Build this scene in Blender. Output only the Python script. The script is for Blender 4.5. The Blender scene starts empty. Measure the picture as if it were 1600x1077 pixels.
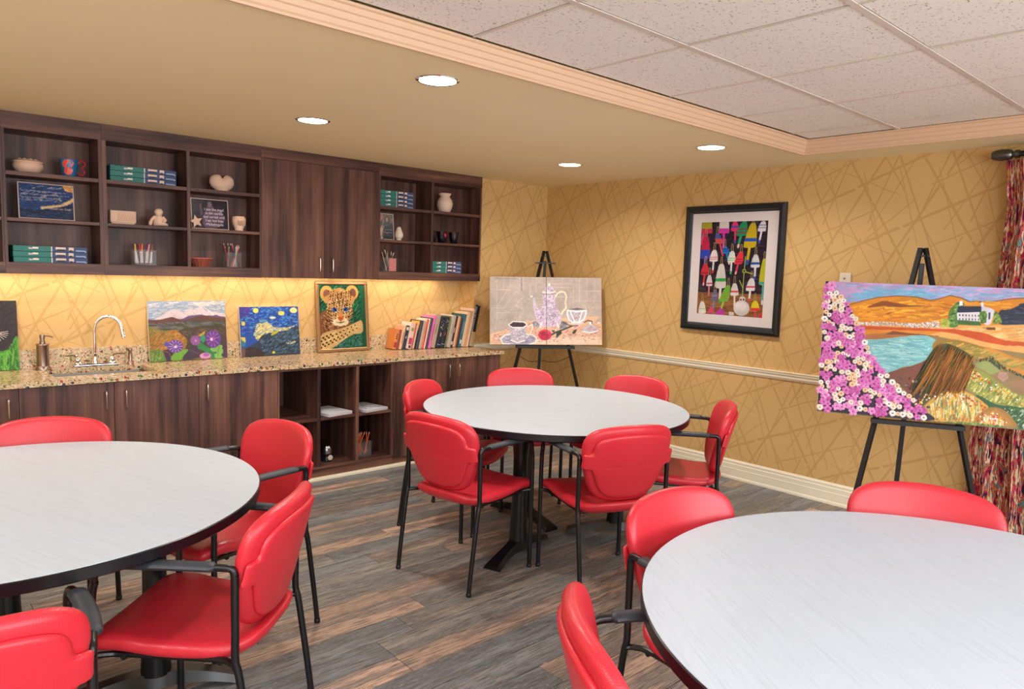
import bpy, bmesh, math, random
import numpy as np
from mathutils import Vector, Matrix
PI = math.pi
sc = bpy.context.scene
COL = sc.collection

# ------------------------------------------------------------------ camera
CAM = Vector((-5.0855, -5.1705, 1.5803))
YAW, PITCH, ROLL, FPX = 0.7354, -0.1016, 0.0313, 1138.67
fw = Vector((math.sin(YAW)*math.cos(PITCH), math.cos(YAW)*math.cos(PITCH), math.sin(PITCH)))
r0 = Vector((math.cos(YAW), -math.sin(YAW), 0)); u0 = r0.cross(fw)
rv = math.cos(ROLL)*r0 + math.sin(ROLL)*u0
uv_ = -math.sin(ROLL)*r0 + math.cos(ROLL)*u0
cd = bpy.data.cameras.new('camera'); cam = bpy.data.objects.new('camera', cd); COL.objects.link(cam)
cd.sensor_fit = 'HORIZONTAL'; cd.sensor_width = 36; cd.lens = 36*FPX/1600
cd.clip_start = .05; cd.clip_end = 60
M = Matrix((rv, uv_, -fw)).transposed().to_4x4(); M.translation = CAM
cam.matrix_world = M
sc.camera = cam

# ------------------------------------------------------------------ world, exposure
w = bpy.data.worlds.new('world'); sc.world = w; w.use_nodes = True
w.node_tree.nodes['Background'].inputs[0].default_value = (.9, .93, 1, 1)
w.node_tree.nodes['Background'].inputs[1].default_value = .3
sc.view_settings.view_transform = 'Standard'; sc.view_settings.look = 'None'
sc.view_settings.gamma = 1; sc.view_settings.use_curve_mapping = False
sc.view_settings.exposure = EXPOSURE = 0.18

# ------------------------------------------------------------------ light tuning
WARM = (1.0, .93, .84); NEUT = (.93, .97, 1.0); FILL_COOL = (.86, .94, 1.0)
P_DOWN = 11.5       # each recessed downlight
P_FILL_TROFFER = 15.0    # each unseen lay-in fixture added for even light
P_PUCK = 0.62        # each under-cabinet puck
P_FILL_WINDOW = 85.0    # each of two unseen windows added as fill behind the viewer

# ------------------------------------------------------------------ small tools
def srgb(h, k=1.0):
    if isinstance(h, str): c = [int(h[i:i+2], 16)/255 for i in (0, 2, 4)]
    else: c = h
    return tuple(k*(x/12.92 if x <= .04045 else ((x+.055)/1.055)**2.4) for x in c) + (1,)

class MB:
    """collects quads / polygons of one mesh"""
    def __init__(s): s.v = []; s.f = []; s.m = []; s.sm = []
    def add(s, vs, fs, mi=0, smooth=False):
        o = len(s.v); s.v += [tuple(v) for v in vs]
        for f in fs: s.f.append(tuple(i+o for i in f)); s.m.append(mi); s.sm.append(smooth)
        return s
    def box(s, x0, y0, z0, x1, y1, z1, mi=0, bev=0, mat=None):
        x0, x1 = min(x0, x1), max(x0, x1); y0, y1 = min(y0, y1), max(y0, y1); z0, z1 = min(z0, z1), max(z0, z1)
        if bev <= 0:
            vs = [(x, y, z) for x in (x0, x1) for y in (y0, y1) for z in (z0, z1)]
            fs = [(0,1,3,2),(4,6,7,5),(0,4,5,1),(2,3,7,6),(0,2,6,4),(1,5,7,3)]
        else:
            b = min(bev, (x1-x0)/2.01, (y1-y0)/2.01, (z1-z0)/2.01)
            bm = bmesh.new(); bmesh.ops.create_cube(bm, size=1)
            for v in bm.verts: v.co = ((x0+x1)/2+v.co.x*(x1-x0), (y0+y1)/2+v.co.y*(y1-y0), (z0+z1)/2+v.co.z*(z1-z0))
            bmesh.ops.bevel(bm, geom=bm.edges[:], offset=b, segments=1, affect='EDGES')
            vs = [tuple(v.co) for v in bm.verts]; fs = [tuple(v.index for v in f.verts) for f in bm.faces]; bm.free()
        if mat is not None: vs = [tuple(mat @ Vector(v)) for v in vs]
        return s.add(vs, fs, mi)
    def tube(s, pts, r, n=8, mi=0, caps=True, flat=None):
        pts = [Vector(p) for p in pts]; k = len(pts)
        rs = r if isinstance(r, (list, tuple)) else [r]*k
        T = []
        for i in range(k):
            d = (pts[min(i+1, k-1)]-pts[max(i-1, 0)]); T.append(d.normalized())
        a = Vector((0, 0, 1)) if abs(T[0].z) < .9 else Vector((1, 0, 0))
        N = (a - T[0]*a.dot(T[0])).normalized(); vs = []
        for i in range(k):
            N = (N - T[i]*N.dot(T[i])).normalized(); B = T[i].cross(N)
            fx, fy = flat if flat else (1, 1)
            for j in range(n):
                t = 2*PI*j/n; vs.append(pts[i] + (N*math.cos(t)*fx + B*math.sin(t)*fy)*rs[i])
        fs = [(i*n+j, i*n+(j+1) % n, (i+1)*n+(j+1) % n, (i+1)*n+j) for i in range(k-1) for j in range(n)]
        if caps: fs += [tuple(range(n))[::-1], tuple((k-1)*n+j for j in range(n))]
        return s.add(vs, fs, mi, True)
    def lathe(s, prof, c=(0, 0, 0), n=24, mi=0, sx=1, sy=1, fn=None, smooth=True):
        vs = []
        for (r, z) in prof:
            for j in range(n):
                t = 2*PI*j/n; rr = r*(fn(t, z) if fn else 1)
                vs.append((c[0]+rr*math.cos(t)*sx, c[1]+rr*math.sin(t)*sy, c[2]+z))
        k = len(prof)
        fs = [(i*n+j, i*n+(j+1) % n, (i+1)*n+(j+1) % n, (i+1)*n+j) for i in range(k-1) for j in range(n)]
        if prof[0][0] > 1e-5: fs.append(tuple(range(n))[::-1])
        if prof[-1][0] > 1e-5: fs.append(tuple((k-1)*n+j for j in range(n)))
        return s.add(vs, fs, mi, smooth)
    def prism(s, poly, axis, a, b, mi=0):
        """extrude a 2D polygon along an axis"""
        def P(p, t): return {'x': (t, p[0], p[1]), 'y': (p[0], t, p[1]), 'z': (p[0], p[1], t)}[axis]
        n = len(poly); vs = [P(p, a) for p in poly]+[P(p, b) for p in poly]
        fs = [(i, (i+1) % n, n+(i+1) % n, n+i) for i in range(n)]+[tuple(range(n))[::-1], tuple(range(n, 2*n))]
        return s.add(vs, fs, mi)
    def mesh(s, name, mats):
        me = bpy.data.meshes.new(name); me.from_pydata(s.v, [], s.f)
        for m in (mats if isinstance(mats, (list, tuple)) else [mats]): me.materials.append(m)
        me.polygons.foreach_set('material_index', s.m); me.polygons.foreach_set('use_smooth', s.sm)
        bm = bmesh.new(); bm.from_mesh(me); bmesh.ops.recalc_face_normals(bm, faces=bm.faces[:])
        for e in bm.edges:
            if len(e.link_faces) == 2 and e.calc_face_angle(0) > .75: e.smooth = False
        bm.to_mesh(me); bm.free(); me.update()
        return me
    def obj(s, name, mats, parent=None, **k): return link(name, s.mesh(name, mats), parent, **k)

def link(name, data, parent=None, loc=None, rot=None, kind=None, label=None, cat=None, group=None):
    o = bpy.data.objects.new(name, data); COL.objects.link(o)
    if parent: o.parent = parent
    if loc is not None: o.location = loc
    if rot is not None: o.rotation_euler = (0, 0, rot) if isinstance(rot, (int, float)) else tuple(rot)
    if kind: o['kind'] = kind
    if label: o['label'] = label
    if cat: o['category'] = cat
    if group: o['group'] = group
    return o
def thing(name, label, cat, loc=(0, 0, 0), rot=0, group=None):
    return link(name, None, None, loc, rot, None, label, cat, group)
def clone(root, loc=None, rot=None, label=None, group=None):
    def cp(o, par):
        c = o.copy(); COL.objects.link(c); c.parent = par
        for ch in KIDS.get(o, []): cp(ch, c)
        return c
    KIDS = {}
    for o in COL.objects:
        if o.parent: KIDS.setdefault(o.parent, []).append(o)
    c = cp(root, None)
    if loc is not None: c.location = loc
    if rot is not None: c.rotation_euler = (0, 0, rot) if isinstance(rot, (int, float)) else tuple(rot)
    if label: c['label'] = label
    if group: c['group'] = group
    return c
def catmull(pts, k=6, closed=False):
    P = [Vector(p) for p in pts]; n = len(P); out = []
    for i in range(n if closed else n-1):
        a, b, c, d = (P[(i-1) % n], P[i], P[(i+1) % n], P[(i+2) % n]) if closed else (P[max(i-1, 0)], P[i], P[i+1], P[min(i+2, n-1)])
        for j in range(k):
            t = j/k; out.append(.5*((2*b)+(c-a)*t+(2*a-5*b+4*c-d)*t*t+(3*b-a-3*c+d)*t**3))
    if not closed: out.append(P[-1])
    return out

# ------------------------------------------------------------------ node materials
class NT:
    def __init__(s, name, rough=.5, metal=0., spec=.5):
        s.m = bpy.data.materials.new(name); s.m.use_nodes = True; s.t = s.m.node_tree
        s.b = s.t.nodes['Principled BSDF']
        s.b.inputs['Roughness'].default_value = rough; s.b.inputs['Metallic'].default_value = metal
        s.b.inputs['Specular IOR Level'].default_value = spec
    def n(s, typ, _in=None, **k):
        nd = s.t.nodes.new(typ)
        for a, b in k.items(): setattr(nd, a, b)
        for a, b in (_in or {}).items(): s.put(nd.inputs[a], b)
        return nd
    def put(s, sock, v):
        if isinstance(v, bpy.types.NodeSocket): s.t.links.new(v, sock)
        else: sock.default_value = v
    def math(s, op, a, b=None, c=None):
        nd = s.n('ShaderNodeMath', operation=op)
        for i, v in enumerate((a, b, c)):
            if v is not None: s.put(nd.inputs[i], v)
        return nd.outputs[0]
    def coord(s, scale=(1, 1, 1), kind='Object', off=None, rot=(0, 0, 0)):
        if kind == 'Position': src = s.n('ShaderNodeNewGeometry').outputs['Position']
        else: src = s.n('ShaderNodeTexCoord').outputs[kind]
        mp = s.n('ShaderNodeMapping', {'Vector': src}); mp.inputs['Scale'].default_value = scale
        mp.inputs['Rotation'].default_value = rot
        if off is not None: s.put(mp.inputs['Location'], off)
        return mp.outputs[0]
    def noise(s, vec, scale=5, detail=3, rough=.5, dim='3D', w=None):
        nd = s.n('ShaderNodeTexNoise', {'Vector': vec, 'Scale': scale, 'Detail': detail, 'Roughness': rough}, noise_dimensions=dim)
        if w is not None: s.put(nd.inputs['W'], w)
        return nd.outputs[0]
    def ramp(s, fac, stops, interp='LINEAR'):
        nd = s.n('ShaderNodeValToRGB', {'Fac': fac}); cr = nd.color_ramp; cr.interpolation = interp
        while len(cr.elements) < len(stops): cr.elements.new(.5)
        for e, (p, c) in zip(cr.elements, stops):
            e.position = p; e.color = c if len(c) == 4 else tuple(c)+(1,)
        return nd.outputs[0]
    def mix(s, f, a, b, blend='MIX'):
        nd = s.n('ShaderNodeMix', data_type='RGBA', blend_type=blend)
        s.put(nd.inputs[0], f); s.put(nd.inputs[6], a); s.put(nd.inputs[7], b); return nd.outputs[2]
    def color(s, v): s.put(s.b.inputs['Base Color'], v); return s
    def bump(s, h, strength=.2, dist=.002):
        nd = s.n('ShaderNodeBump', {'Height': h, 'Strength': strength, 'Distance': dist}); s.t.links.new(nd.outputs[0], s.b.inputs['Normal']); return s

def plain(name, col, rough=.5, metal=0., spec=.5, var=.06, scale=30, bump=0, coat=0):
    """one flat colour with faint mottling"""
    t = NT(name, rough, metal, spec); c = srgb(col)
    nz = t.noise(t.coord(), scale, 3)
    f = t.math('MULTIPLY_ADD', nz, 2*var, 1-var)
    t.color(t.mix(1.0, c, t.n('ShaderNodeCombineColor', {0: f, 1: f, 2: f}).outputs[0], 'MULTIPLY'))
    if bump: t.bump(nz, bump, .001)
    if coat: t.b.inputs['Coat Weight'].default_value = coat
    return t.m
def emis(name, col, strength):
    t = NT(name); t.color((.8, .8, .8, 1)); t.b.inputs['Emission Color'].default_value = srgb(col); t.b.inputs['Emission Strength'].default_value = strength
    return t.m

def wallpaper():
    t = NT('gold_line_wallpaper', .62, 0, .3)
    g = t.n('ShaderNodeNewGeometry'); sep = t.n('ShaderNodeSeparateXYZ', {0: g.outputs['Position']})
    # the sheet runs round the corner: distance along the wall is x - y
    u = t.math('SUBTRACT', sep.outputs[0], sep.outputs[1]); v = sep.outputs[2]
    W, H = .92, .80
    wob = t.noise(t.coord((9, 9, 9), 'Position'), 1, 1)
    un = t.math('DIVIDE', u, W); vn = t.math('DIVIDE', t.math('MULTIPLY_ADD', wob, .02, v), H)
    total = None
    for (m, n, c, wd, km, kn, kc, lo) in [(2, 1, .13, .0066, 1, -1, .3, .02), (2, 1, .62, .0036, 0, 1, .5, .2), (-2, 1, .35, .0070, 1, 0, .2, .04), (-2, 1, .80, .0032, 0, 1, .8, .2),
                                          (-1, 2, .20, .0072, 1, 1, .0, .03), (-1, 2, .72, .0040, 1, 0, .6, .35), (4, 1, .45, .0028, 0, 1, .1, .4), (1, 2, .55, .0024, 1, 0, .45, .5),
                                          (-3, 1, .05, .0044, 0, 1, .65, .12), (3, 1, .9, .0048, 1, 0, .9, .25), (-1, 1, .5, .0034, 0, 1, .35, .25)]:
        d = t.math('ADD', t.math('MULTIPLY', un, float(m)), t.math('MULTIPLY_ADD', vn, float(n), c))
        d = t.math('ABSOLUTE', t.math('SUBTRACT', t.math('FRACT', d), .5))
        L = math.hypot(m/W, n/H)
        ln = t.math('LESS_THAN', d, wd*1.2*L)
        k = t.math('FRACT', t.math('ADD', t.math('MULTIPLY', un, float(km)), t.math('MULTIPLY_ADD', vn, float(kn), kc)))
        ln = t.math('MULTIPLY', ln, t.math('GREATER_THAN', k, lo))
        total = ln if total is None else t.math('MAXIMUM', total, ln)
    fine = t.noise(t.coord((14, 14, 420), 'Position'), 1, 3, .6)
    big = t.noise(t.coord((1, 1, 1), 'Position'), 1.3, 1)
    base = t.mix(fine, srgb('cba56c'), srgb('d8b378'))
    line = t.mix(fine, srgb('b89258'), srgb('c49d62'))
    t.color(t.mix(t.math('MULTIPLY', total, .75), base, line))
    t.bump(fine, .12, .001)
    return t.m
def wood(name, axis='z', cols=('2a1c1e', '49302c', '65443a', '805a48'), grain=26):
    t = NT(name, .42, 0, .35)
    inf = t.n('ShaderNodeObjectInfo')
    # grain follows the board; each piece starts at its own place in the log
    st = {'z': (1, 1, .035), 'x': (.035, 1, 1)}[axis]
    offn = t.n('ShaderNodeVectorMath', {0: (7.3, 3.1, 5.7)}, operation='SCALE'); t.put(offn.inputs['Scale'], inf.outputs['Random'])
    vec = t.coord(st, 'Position', offn.outputs[0])
    a = t.noise(vec, grain*.62, 4, .62); b = t.noise(vec, grain*4.2, 3, .6)
    kn = t.noise(t.coord({'z': (1, 1, .25), 'x': (.25, 1, 1)}[axis], 'Position', offn.outputs[0]), 9, 2, .5)
    f = t.math('ADD', t.math('MULTIPLY', a, .74), t.math('MULTIPLY', b, .16)); f = t.math('ADD', f, t.math('MULTIPLY', kn, .36))
    f = t.math('SUBTRACT', f, .13)
    t.color(t.ramp(f, [(.32, srgb(cols[0])), (.43, srgb(cols[1])), (.55, srgb(cols[2])), (.68, srgb(cols[3]))]))
    t.bump(b, .12, .001)
    return t.m
def plank_mat():
    t = NT('weathered_vinyl_plank', .42, 0, .4)
    inf = t.n('ShaderNodeObjectInfo'); rnd = inf.outputs['Random']
    offn = t.n('ShaderNodeVectorMath', {0: (31., 17., 5.)}, operation='SCALE'); t.put(offn.inputs['Scale'], rnd)
    O_ = offn.outputs[0]
    a = t.noise(t.coord((1, 11, 1), 'Object', O_), 1.5, 4, .62)          # broad smoky streaks
    b = t.noise(t.coord((1, 16, 1), 'Object', O_), 9, 5, .7)             # grain
    c = t.noise(t.coord((1, 9, 1), 'Object', O_), 22, 4, .75)            # limed flecks
    d = t.noise(t.coord((1, 22, 1), 'Object', O_), 16, 3, .6)
    base = t.ramp(rnd, [(0, srgb('938f88')), (.15, srgb('aa9280')), (.30, srgb('84878a')), (.45, srgb('ac927f')), (.58, srgb('7c8186')), (.70, srgb('b89c88')), (.80, srgb('918a80')), (.88, srgb('d0ae98'))], 'CONSTANT')
    smoke = t.mix(.62, base, srgb('4f565c'))
    col = t.mix(t.ramp(a, [(.46, (1, 1, 1)), (.56, (0, 0, 0))]), base, smoke)
    col = t.mix(t.ramp(b, [(.40, (.85, .85, .85)), (.52, (0, 0, 0))]), col, srgb('443f3c'))
    col = t.mix(t.ramp(d, [(.50, (0, 0, 0)), (.72, (.35, .35, .35))]), col, srgb('b9aa9a'))
    col = t.mix(t.math('MULTIPLY', t.ramp(c, [(.60, (0, 0, 0)), (.66, (.8, .8, .8))]), t.ramp(a, [(.40, (1, 1, 1)), (.52, (0, 0, 0))])), col, srgb('c4c4c0'))
    t.color(col); t.bump(b, .15, .001)
    return t.m
def terrazzo():
    t = NT('recycled_glass_counter', .22, 0, .5)
    vec = t.coord((1, 1, 1), 'Position')
    nzv = t.n('ShaderNodeTexNoise', {'Vector': vec, 'Scale': 40.}).outputs['Color']
    warp = t.n('ShaderNodeVectorMath', {0: nzv, 1: (.012, .012, .012)}, operation='MULTIPLY').outputs[0]
    v2 = t.n('ShaderNodeVectorMath', {0: vec, 1: warp}, operation='ADD').outputs[0]
    base = t.mix(t.noise(vec, 60, 3, .7), srgb('b99a78'), srgb('d3b792'))
    col = base
    for scale, thr, stops in ((46., .40, [(0, 'a03028'), (.16, '5a7040'), (.34, '20305a'), (.44, 'cfc4a8'), (.6, '6a7a48'), (.72, '2a2a2a'), (.8, 'b04838'), (.9, '8a9a68')]),
                              (95., .36, [(0, '6f7a4a'), (.25, '8a3a30'), (.4, '3a3a38'), (.55, 'e0d4bc'), (.8, '7a8a58')])):
        vo = t.n('ShaderNodeTexVoronoi', {'Vector': v2, 'Scale': scale}, feature='F1')
        cr = t.n('ShaderNodeSeparateColor', {0: vo.outputs['Color']})
        chip = t.math('MULTIPLY', t.math('LESS_THAN', vo.outputs['Distance'], thr), t.math('GREATER_THAN', cr.outputs[1], .28))
        col = t.mix(chip, col, t.ramp(cr.outputs[0], [(p, srgb(c)) for p, c in stops], 'CONSTANT'))
    t.color(col)
    return t.m
def vinyl():
    t = NT('red_ribbed_vinyl', .34, 0, .5)
    ge = t.coord((1, 1, 1))
    n1 = t.noise(ge, 260, 2); wv = t.n('ShaderNodeTexWave', {'Vector': ge, 'Scale': 62., 'Distortion': .6, 'Detail': 1.}, bands_direction='X').outputs['Fac']
    wz = t.n('ShaderNodeTexWave', {'Vector': ge, 'Scale': 95., 'Distortion': 1.5, 'Detail': 1.}, bands_direction='Z').outputs['Fac']
    f = t.math('MULTIPLY', wv, wz)
    t.color(t.mix(t.math('MULTIPLY', f, .35), srgb('d02c3a'), srgb('9c1826')))
    t.bump(t.math('ADD', f, n1), .28, .0008)
    return t.m
def laminate():
    t = NT('white_linear_laminate', .42, 0, .35)
    a = t.noise(t.coord((2.2, 90, 1), rot=(0, 0, .12)), 2.0, 4, .65); b = t.noise(t.coord((6, 220, 1), rot=(0, 0, .12)), 3, 2, .6)
    f = t.math('ADD', t.math('MULTIPLY', a, .6), t.math('MULTIPLY', b, .4))
    t.color(t.ramp(f, [(.32, srgb('acb6c2')), (.50, srgb('b8c2ce')), (.70, srgb('bec8d4'))]))
    return t.m
def tile_mat():
    t = NT('acoustic_tile', .85, 0, .1)
    vec = t.coord((1, 1, 1), 'Position')
    n1 = t.noise(t.coord((1, 1, 1), 'Position', (3, 5, 0)), 105, 2, .6); n2 = t.noise(vec, 65, 2, .5)
    pit = t.ramp(n1, [(.325, (.40, .34, .31)), (.375, (1, 1, 1))])
    t.color(t.mix(1., t.mix(n2, srgb('eee9e4'), srgb('f6f2ee')), pit, 'MULTIPLY'))
    t.bump(n1, .25, .002)
    return t.m
def curtain_mat():
    t = NT('streaked_curtain_print', .8, 0, .2)
    inf = t.coord((1, 1, 1), 'UV')
    w1 = t.noise(t.coord((60, 13, 1), 'UV'), 1, 2, .55); w2 = t.noise(t.coord((95, 9, 1), 'UV', (7, 3, 0)), 1, 2, .5)
    col = t.ramp(w1, [(0, srgb('3a1830')), (.36, srgb('4a1c38')), (.42, srgb('b01c48')), (.47, srgb('8a3040')), (.50, srgb('a8823c')), (.54, srgb('c8305c')), (.58, srgb('6a6430')), (.62, srgb('5f8f94')), (.66, srgb('7a2c48'))], 'CONSTANT')
    t.color(t.mix(t.ramp(w2, [(.53, (0, 0, 0)), (.55, (1, 1, 1)), (.60, (1, 1, 1)), (.62, (0, 0, 0))]), col, srgb('e4c9a8')))
    t.bump(w1, .2, .001)
    return t.m
def vcol(name, rough=.5, relief=.25):
    t = NT(name, rough, 0, .35)
    at = t.n('ShaderNodeAttribute', attribute_name='paint')
    t.color(at.outputs['Color'])
    if relief: t.bump(t.noise(t.coord((1, 1, 1)), 160, 3, .6), relief, .0015)
    return t.m
def brushed(name, col, rough=.3):
    t = NT(name, rough, 1.0); f = t.noise(t.coord((3, 3, 200)), 2, 2)
    t.color(t.mix(f, srgb(col, .8), srgb(col))); return t.m
def glass(name, tint=(.9, .93, .95), rough=.03):
    t = NT(name, rough); t.color(tuple(tint)+(1,)); t.b.inputs['Transmission Weight'].default_value = .92; t.b.inputs['IOR'].default_value = 1.15
    t.b.inputs['Alpha'].default_value = .45
    return t.m

MAT = dict(
    paper=wallpaper(), soffit=plain('cream_ceiling_paint', 'f2e2b8', .8, var=.015, scale=4, spec=.2), tile=tile_mat(),
    grid=plain('ceiling_grid_paint', 'd6cac0', .6, var=.02), trim=plain('warm_white_trim', 'efe6cf', .42, var=.015, scale=6),
    crown=plain('peach_crown_paint', 'dcb898', .5, var=.015, scale=6),
    beige=plain('plain_beige_paint', 'cdb083', .8, var=.02, scale=3), sub=plain('dark_joint', '2c2a28', .8),
    plank=plank_mat(), wood=wood('walnut_laminate', 'z'), woodx=wood('walnut_laminate_rail', 'x'),
    terr=terrazzo(), vinyl=vinyl(), lam=laminate(), black=plain('black_powder_coat', '0a0e12', .32, var=.05),
    pad=plain('charcoal_arm_pad', '2c3138', .5, var=.05), edge=plain('black_rubber_edge', '101016', .3, var=.05),
    easel=plain('black_painted_wood', '0b0f13', .5, var=.1), chrome=NT('chrome', .06, 1.0).color((.85, .85, .86, 1)).m,
    steel=brushed('brushed_steel', 'b9b4ae', .28), nickel=brushed('satin_nickel', 'cfc6bc', .3), bronze=brushed('brushed_bronze_metal', 'a8948a', .3),
    bisque=plain('unglazed_bisque', 'e6c2aa', .7, var=.03, scale=20), bisque2=plain('bisque_shadow_clay', 'c9a58e', .8),
    canvas=plain('raw_canvas_edge', 'd8d0c4', .8), white=plain('white_paint', 'ece8e4', .45, var=.02), plate=plain('switch_plate', 'dcd0c0', .4, var=.02),
    frame=plain('black_frame_moulding', '0e161e', .35, var=.06), matb=plain('white_mat_board', 'e6dcdc', .8, var=.01),
    glass=glass('clear_acrylic'), curtain=curtain_mat(), gold=brushed('champagne_frame', 'c8a078', .35),
    paint=vcol('brushed_paint'), photo=vcol('glossy_photo_print', .25, 0), lens=emis('lit_downlight_lens', 'fff6ea', 9), troffer=emis('lit_troffer_lens', 'fffaf2', 5),
    puck=emis('lit_puck_lens', 'ffdca0', 12), wire=plain('thin_black_wire', '101214', .4), paper_w=plain('white_paper', 'dcdce4', .7, var=.03, scale=60),
)
_cc = {}
def C(h, rough=.55):
    k = (h, rough)
    if k not in _cc: _cc[k] = plain('colour_'+h, h, rough, var=.08, scale=45)
    return _cc[k]


# ================================================================== THE ROOM
HC = 2.4; HT = 2.4816            # soffit and tile heights
XL, YN = -8.4, -8.0              # far ends of the room behind the camera
NX, NY = -.895, .213             # niche: right return and back plane
KS = 'structure'
S = lambda name, mb, mat, par=None, **k: mb.obj(name, mat, par, kind=None if par else KS, **k)

floor = S('floor', MB().box(XL-.1, YN-.1, -.10, .1, .35, -.0045), MAT['sub'])
rng = random.Random(11)
PW, PL, GAP = .1415, 1.22, .0012
plank_me = {}
rest = MB(); yy = -.387; row = 0
Y0 = -1.79
rows = [Y0 + PW*i for i in range(-44, 15)]
for i, y in enumerate(rows):
    x = XL - rng.random()*PL
    if abs(y+1.932) < .01: x = -3.063-PL*5
    while x < 0:
        a, b = max(x, XL), min(x+PL, 0)
        if b-a > .03 and y < NY:
            y1 = min(y+PW, NY)
            if -4.35 < y < -.2 and b > -4.9+max(0, (-2.6-y))*.0:
                ln = round(b-a, 4)
                if ln not in plank_me:
                    plank_me[ln] = MB().box(-ln/2+GAP, -PW/2+GAP, -.0045, ln/2-GAP, PW/2-GAP, 0, bev=.0006).mesh('plank', MAT['plank'])
                link('plank', plank_me[ln], floor, ((a+b)/2, y+PW/2, 0))
            else:
                rest.box(a+GAP, y+GAP, -.0045, b-GAP, y1-GAP, 0)
        x += PL
r_ = rest.obj('distant_planks', MAT['plank'], floor); r_['kind'] = 'stuff'

S('wall_left', MB().box(XL-.1, NY, 0, NX, NY+.1, 2.62), MAT['paper'])
S('wall_left_pier', MB().prism([(NX, 0), (0, 0), (0, 2.62), (-.8585, 2.62), (-.8585, 1.4695), (NX, 1.4695)], 'y', 0, NY+.1), MAT['paper'])
MB().box(NX-.001, NY, 1.46, -.8585, NY+.1, 2.62).obj('wall_left_lintel', MAT['paper'])['kind'] = KS
S('wall_right', MB().box(0, YN-.1, 0, .1, NY+.1, 2.62), MAT['paper'])
S('wall_back', MB().box(XL-.1, YN-.1, 0, 0, YN, 2.62), MAT['beige'])
S('wall_front', MB().box(XL-.1, YN, 0, XL, NY, 2.62), MAT['beige'])

# unseen windows added behind the viewer: glowing panes and area lamps as frontal fill
for k, wx in enumerate((-6.3, -2.4)):
    t = link('window_%d' % (k+1), MB().box(-1.3, 0, 0, 1.3, .012, 1.45).mesh('window', emis('daylit_blind', 'e8f0ff', 2.2)), None, (wx, YN+.001, .85), kind=KS)
    for (a, b, c_, d_) in ((-1.38, -.08, 1.38, 0), (-1.38, 1.45, 1.38, 1.53), (-1.38, 0, -1.3, 1.45), (1.3, 0, 1.38, 1.45), (-.03, 0, .03, 1.45)): MB().box(a, 0, b, c_, .03, d_).obj('window_frame', MAT['trim'], t)
    l = bpy.data.lights.new('window_lamp', 'AREA'); l.shape = 'RECTANGLE'; l.size = 2.5; l.size_y = 1.4; l.energy = P_FILL_WINDOW; l.color = FILL_COOL
    link('window_lamp', l, t, (0, .05, .72), (PI/2, 0, 0))

# lowered ceiling band round a tray of acoustic tiles
TX1, TY1 = -.4142, -2.7972; TX0, TY0 = XL+.45, YN+.5
ceil = link('ceiling', MB().box(XL-.1, YN-.1, 2.56, .1, NY+.1, 2.64).mesh('ceiling', MAT['beige']), kind=KS)
for bx in ((XL, TY1, 0, NY), (TX1, YN, 0, TY1), (XL, YN, TX1, TY0), (XL, TY0, TX0, TY1)):
    MB().box(bx[0], bx[1], HC, bx[2], bx[3], 2.56).obj('soffit', MAT['soffit'], ceil)
GT, GD, GX, GY = .6387, .6541, -3.2479, -3.3998
IN = .0528
TR = [TX0+IN, TY0+IN, TX1-IN, TY1-IN]
xs = sorted([GX+GT*i for i in range(-8, 5) if TR[0]+.05 < GX+GT*i < TR[2]-.02]+[TR[0], TR[2]])
ys = sorted([GY-GD*j for j in range(0, 8) if GY-GD*j > TR[1]+.05]+[TR[1], TR[3]])
TROFF = {(-6.45, -5.68), (-6.45, -3.72), (-4.53, -6.34), (-2.0, -6.34)}
tme = {}; troffer_cells = []
for i in range(len(xs)-1):
    for j in range(len(ys)-1):
        x0, x1, y0, y1 = xs[i], xs[i+1], ys[j], ys[j+1]
        cx, cy = (x0+x1)/2, (y0+y1)/2
        if any(abs(cx-a) < .33 and abs(cy-b) < .33 for a, b in TROFF):
            troffer_cells.append((cx, cy, x1-x0, y1-y0)); continue
        k = (round(x1-x0, 3), round(y1-y0, 3))
        if k not in tme:
            tme[k] = MB().box(-k[0]/2+.004, -k[1]/2+.010, 0, k[0]/2-.004, k[1]/2-.010, .016, bev=.003).mesh('ceiling_tile', MAT['tile'])
        link('ceiling_tile', tme[k], ceil, (cx, cy, HT-.001+rng.random()*.002))
gb = HT-.005
for y in ys[1:-1]: MB().box(xs[0], y-.012, gb, xs[-1], y+.012, gb+.004).obj('main_tee', MAT['grid'], ceil)
for x in xs[1:-1]:
    for j in range(len(ys)-1): MB().box(x-.0055, ys[j]+.012, gb+.001, x+.0055, ys[j+1]-.012, gb+.0045).obj('cross_tee', MAT['grid'], ceil)
# crown around the tray: stepped profile (inward, up)
prof = [(0, HC-.012), (.012, HC-.012), (.014, HC-.004), (.020, HC+.002), (.023, HC+.020), (.030, HC+.024), (.033, HC+.044), (.040, HC+.048), (.043, HC+.066), (.052, HC+.070), (.0528, HT-.003), (0, HT-.003)]
def crown(name, corners, i0, i1):
    vs = []
    for (d, z) in prof:
        for (cx, cy, sx, sy) in (corners[i0], corners[i1]): vs.append((cx+sx*d, cy+sy*d, z))
    n = len(prof)
    fs = [(2*k, 2*k+1, 2*((k+1) % n)+1, 2*((k+1) % n)) for k in range(n)]+[tuple(2*k for k in range(n)), tuple(2*k+1 for k in range(n))]
    S(name, MB().add(vs, fs), MAT['crown'])
CR = [(TX1, TY1, -1, -1), (TX0, TY1, 1, -1), (TX0, TY0, 1, 1), (TX1, TY0, -1, 1)]
for k in range(4): crown('trim_%d' % (k+1), CR, k, (k+1) % 4)

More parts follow.
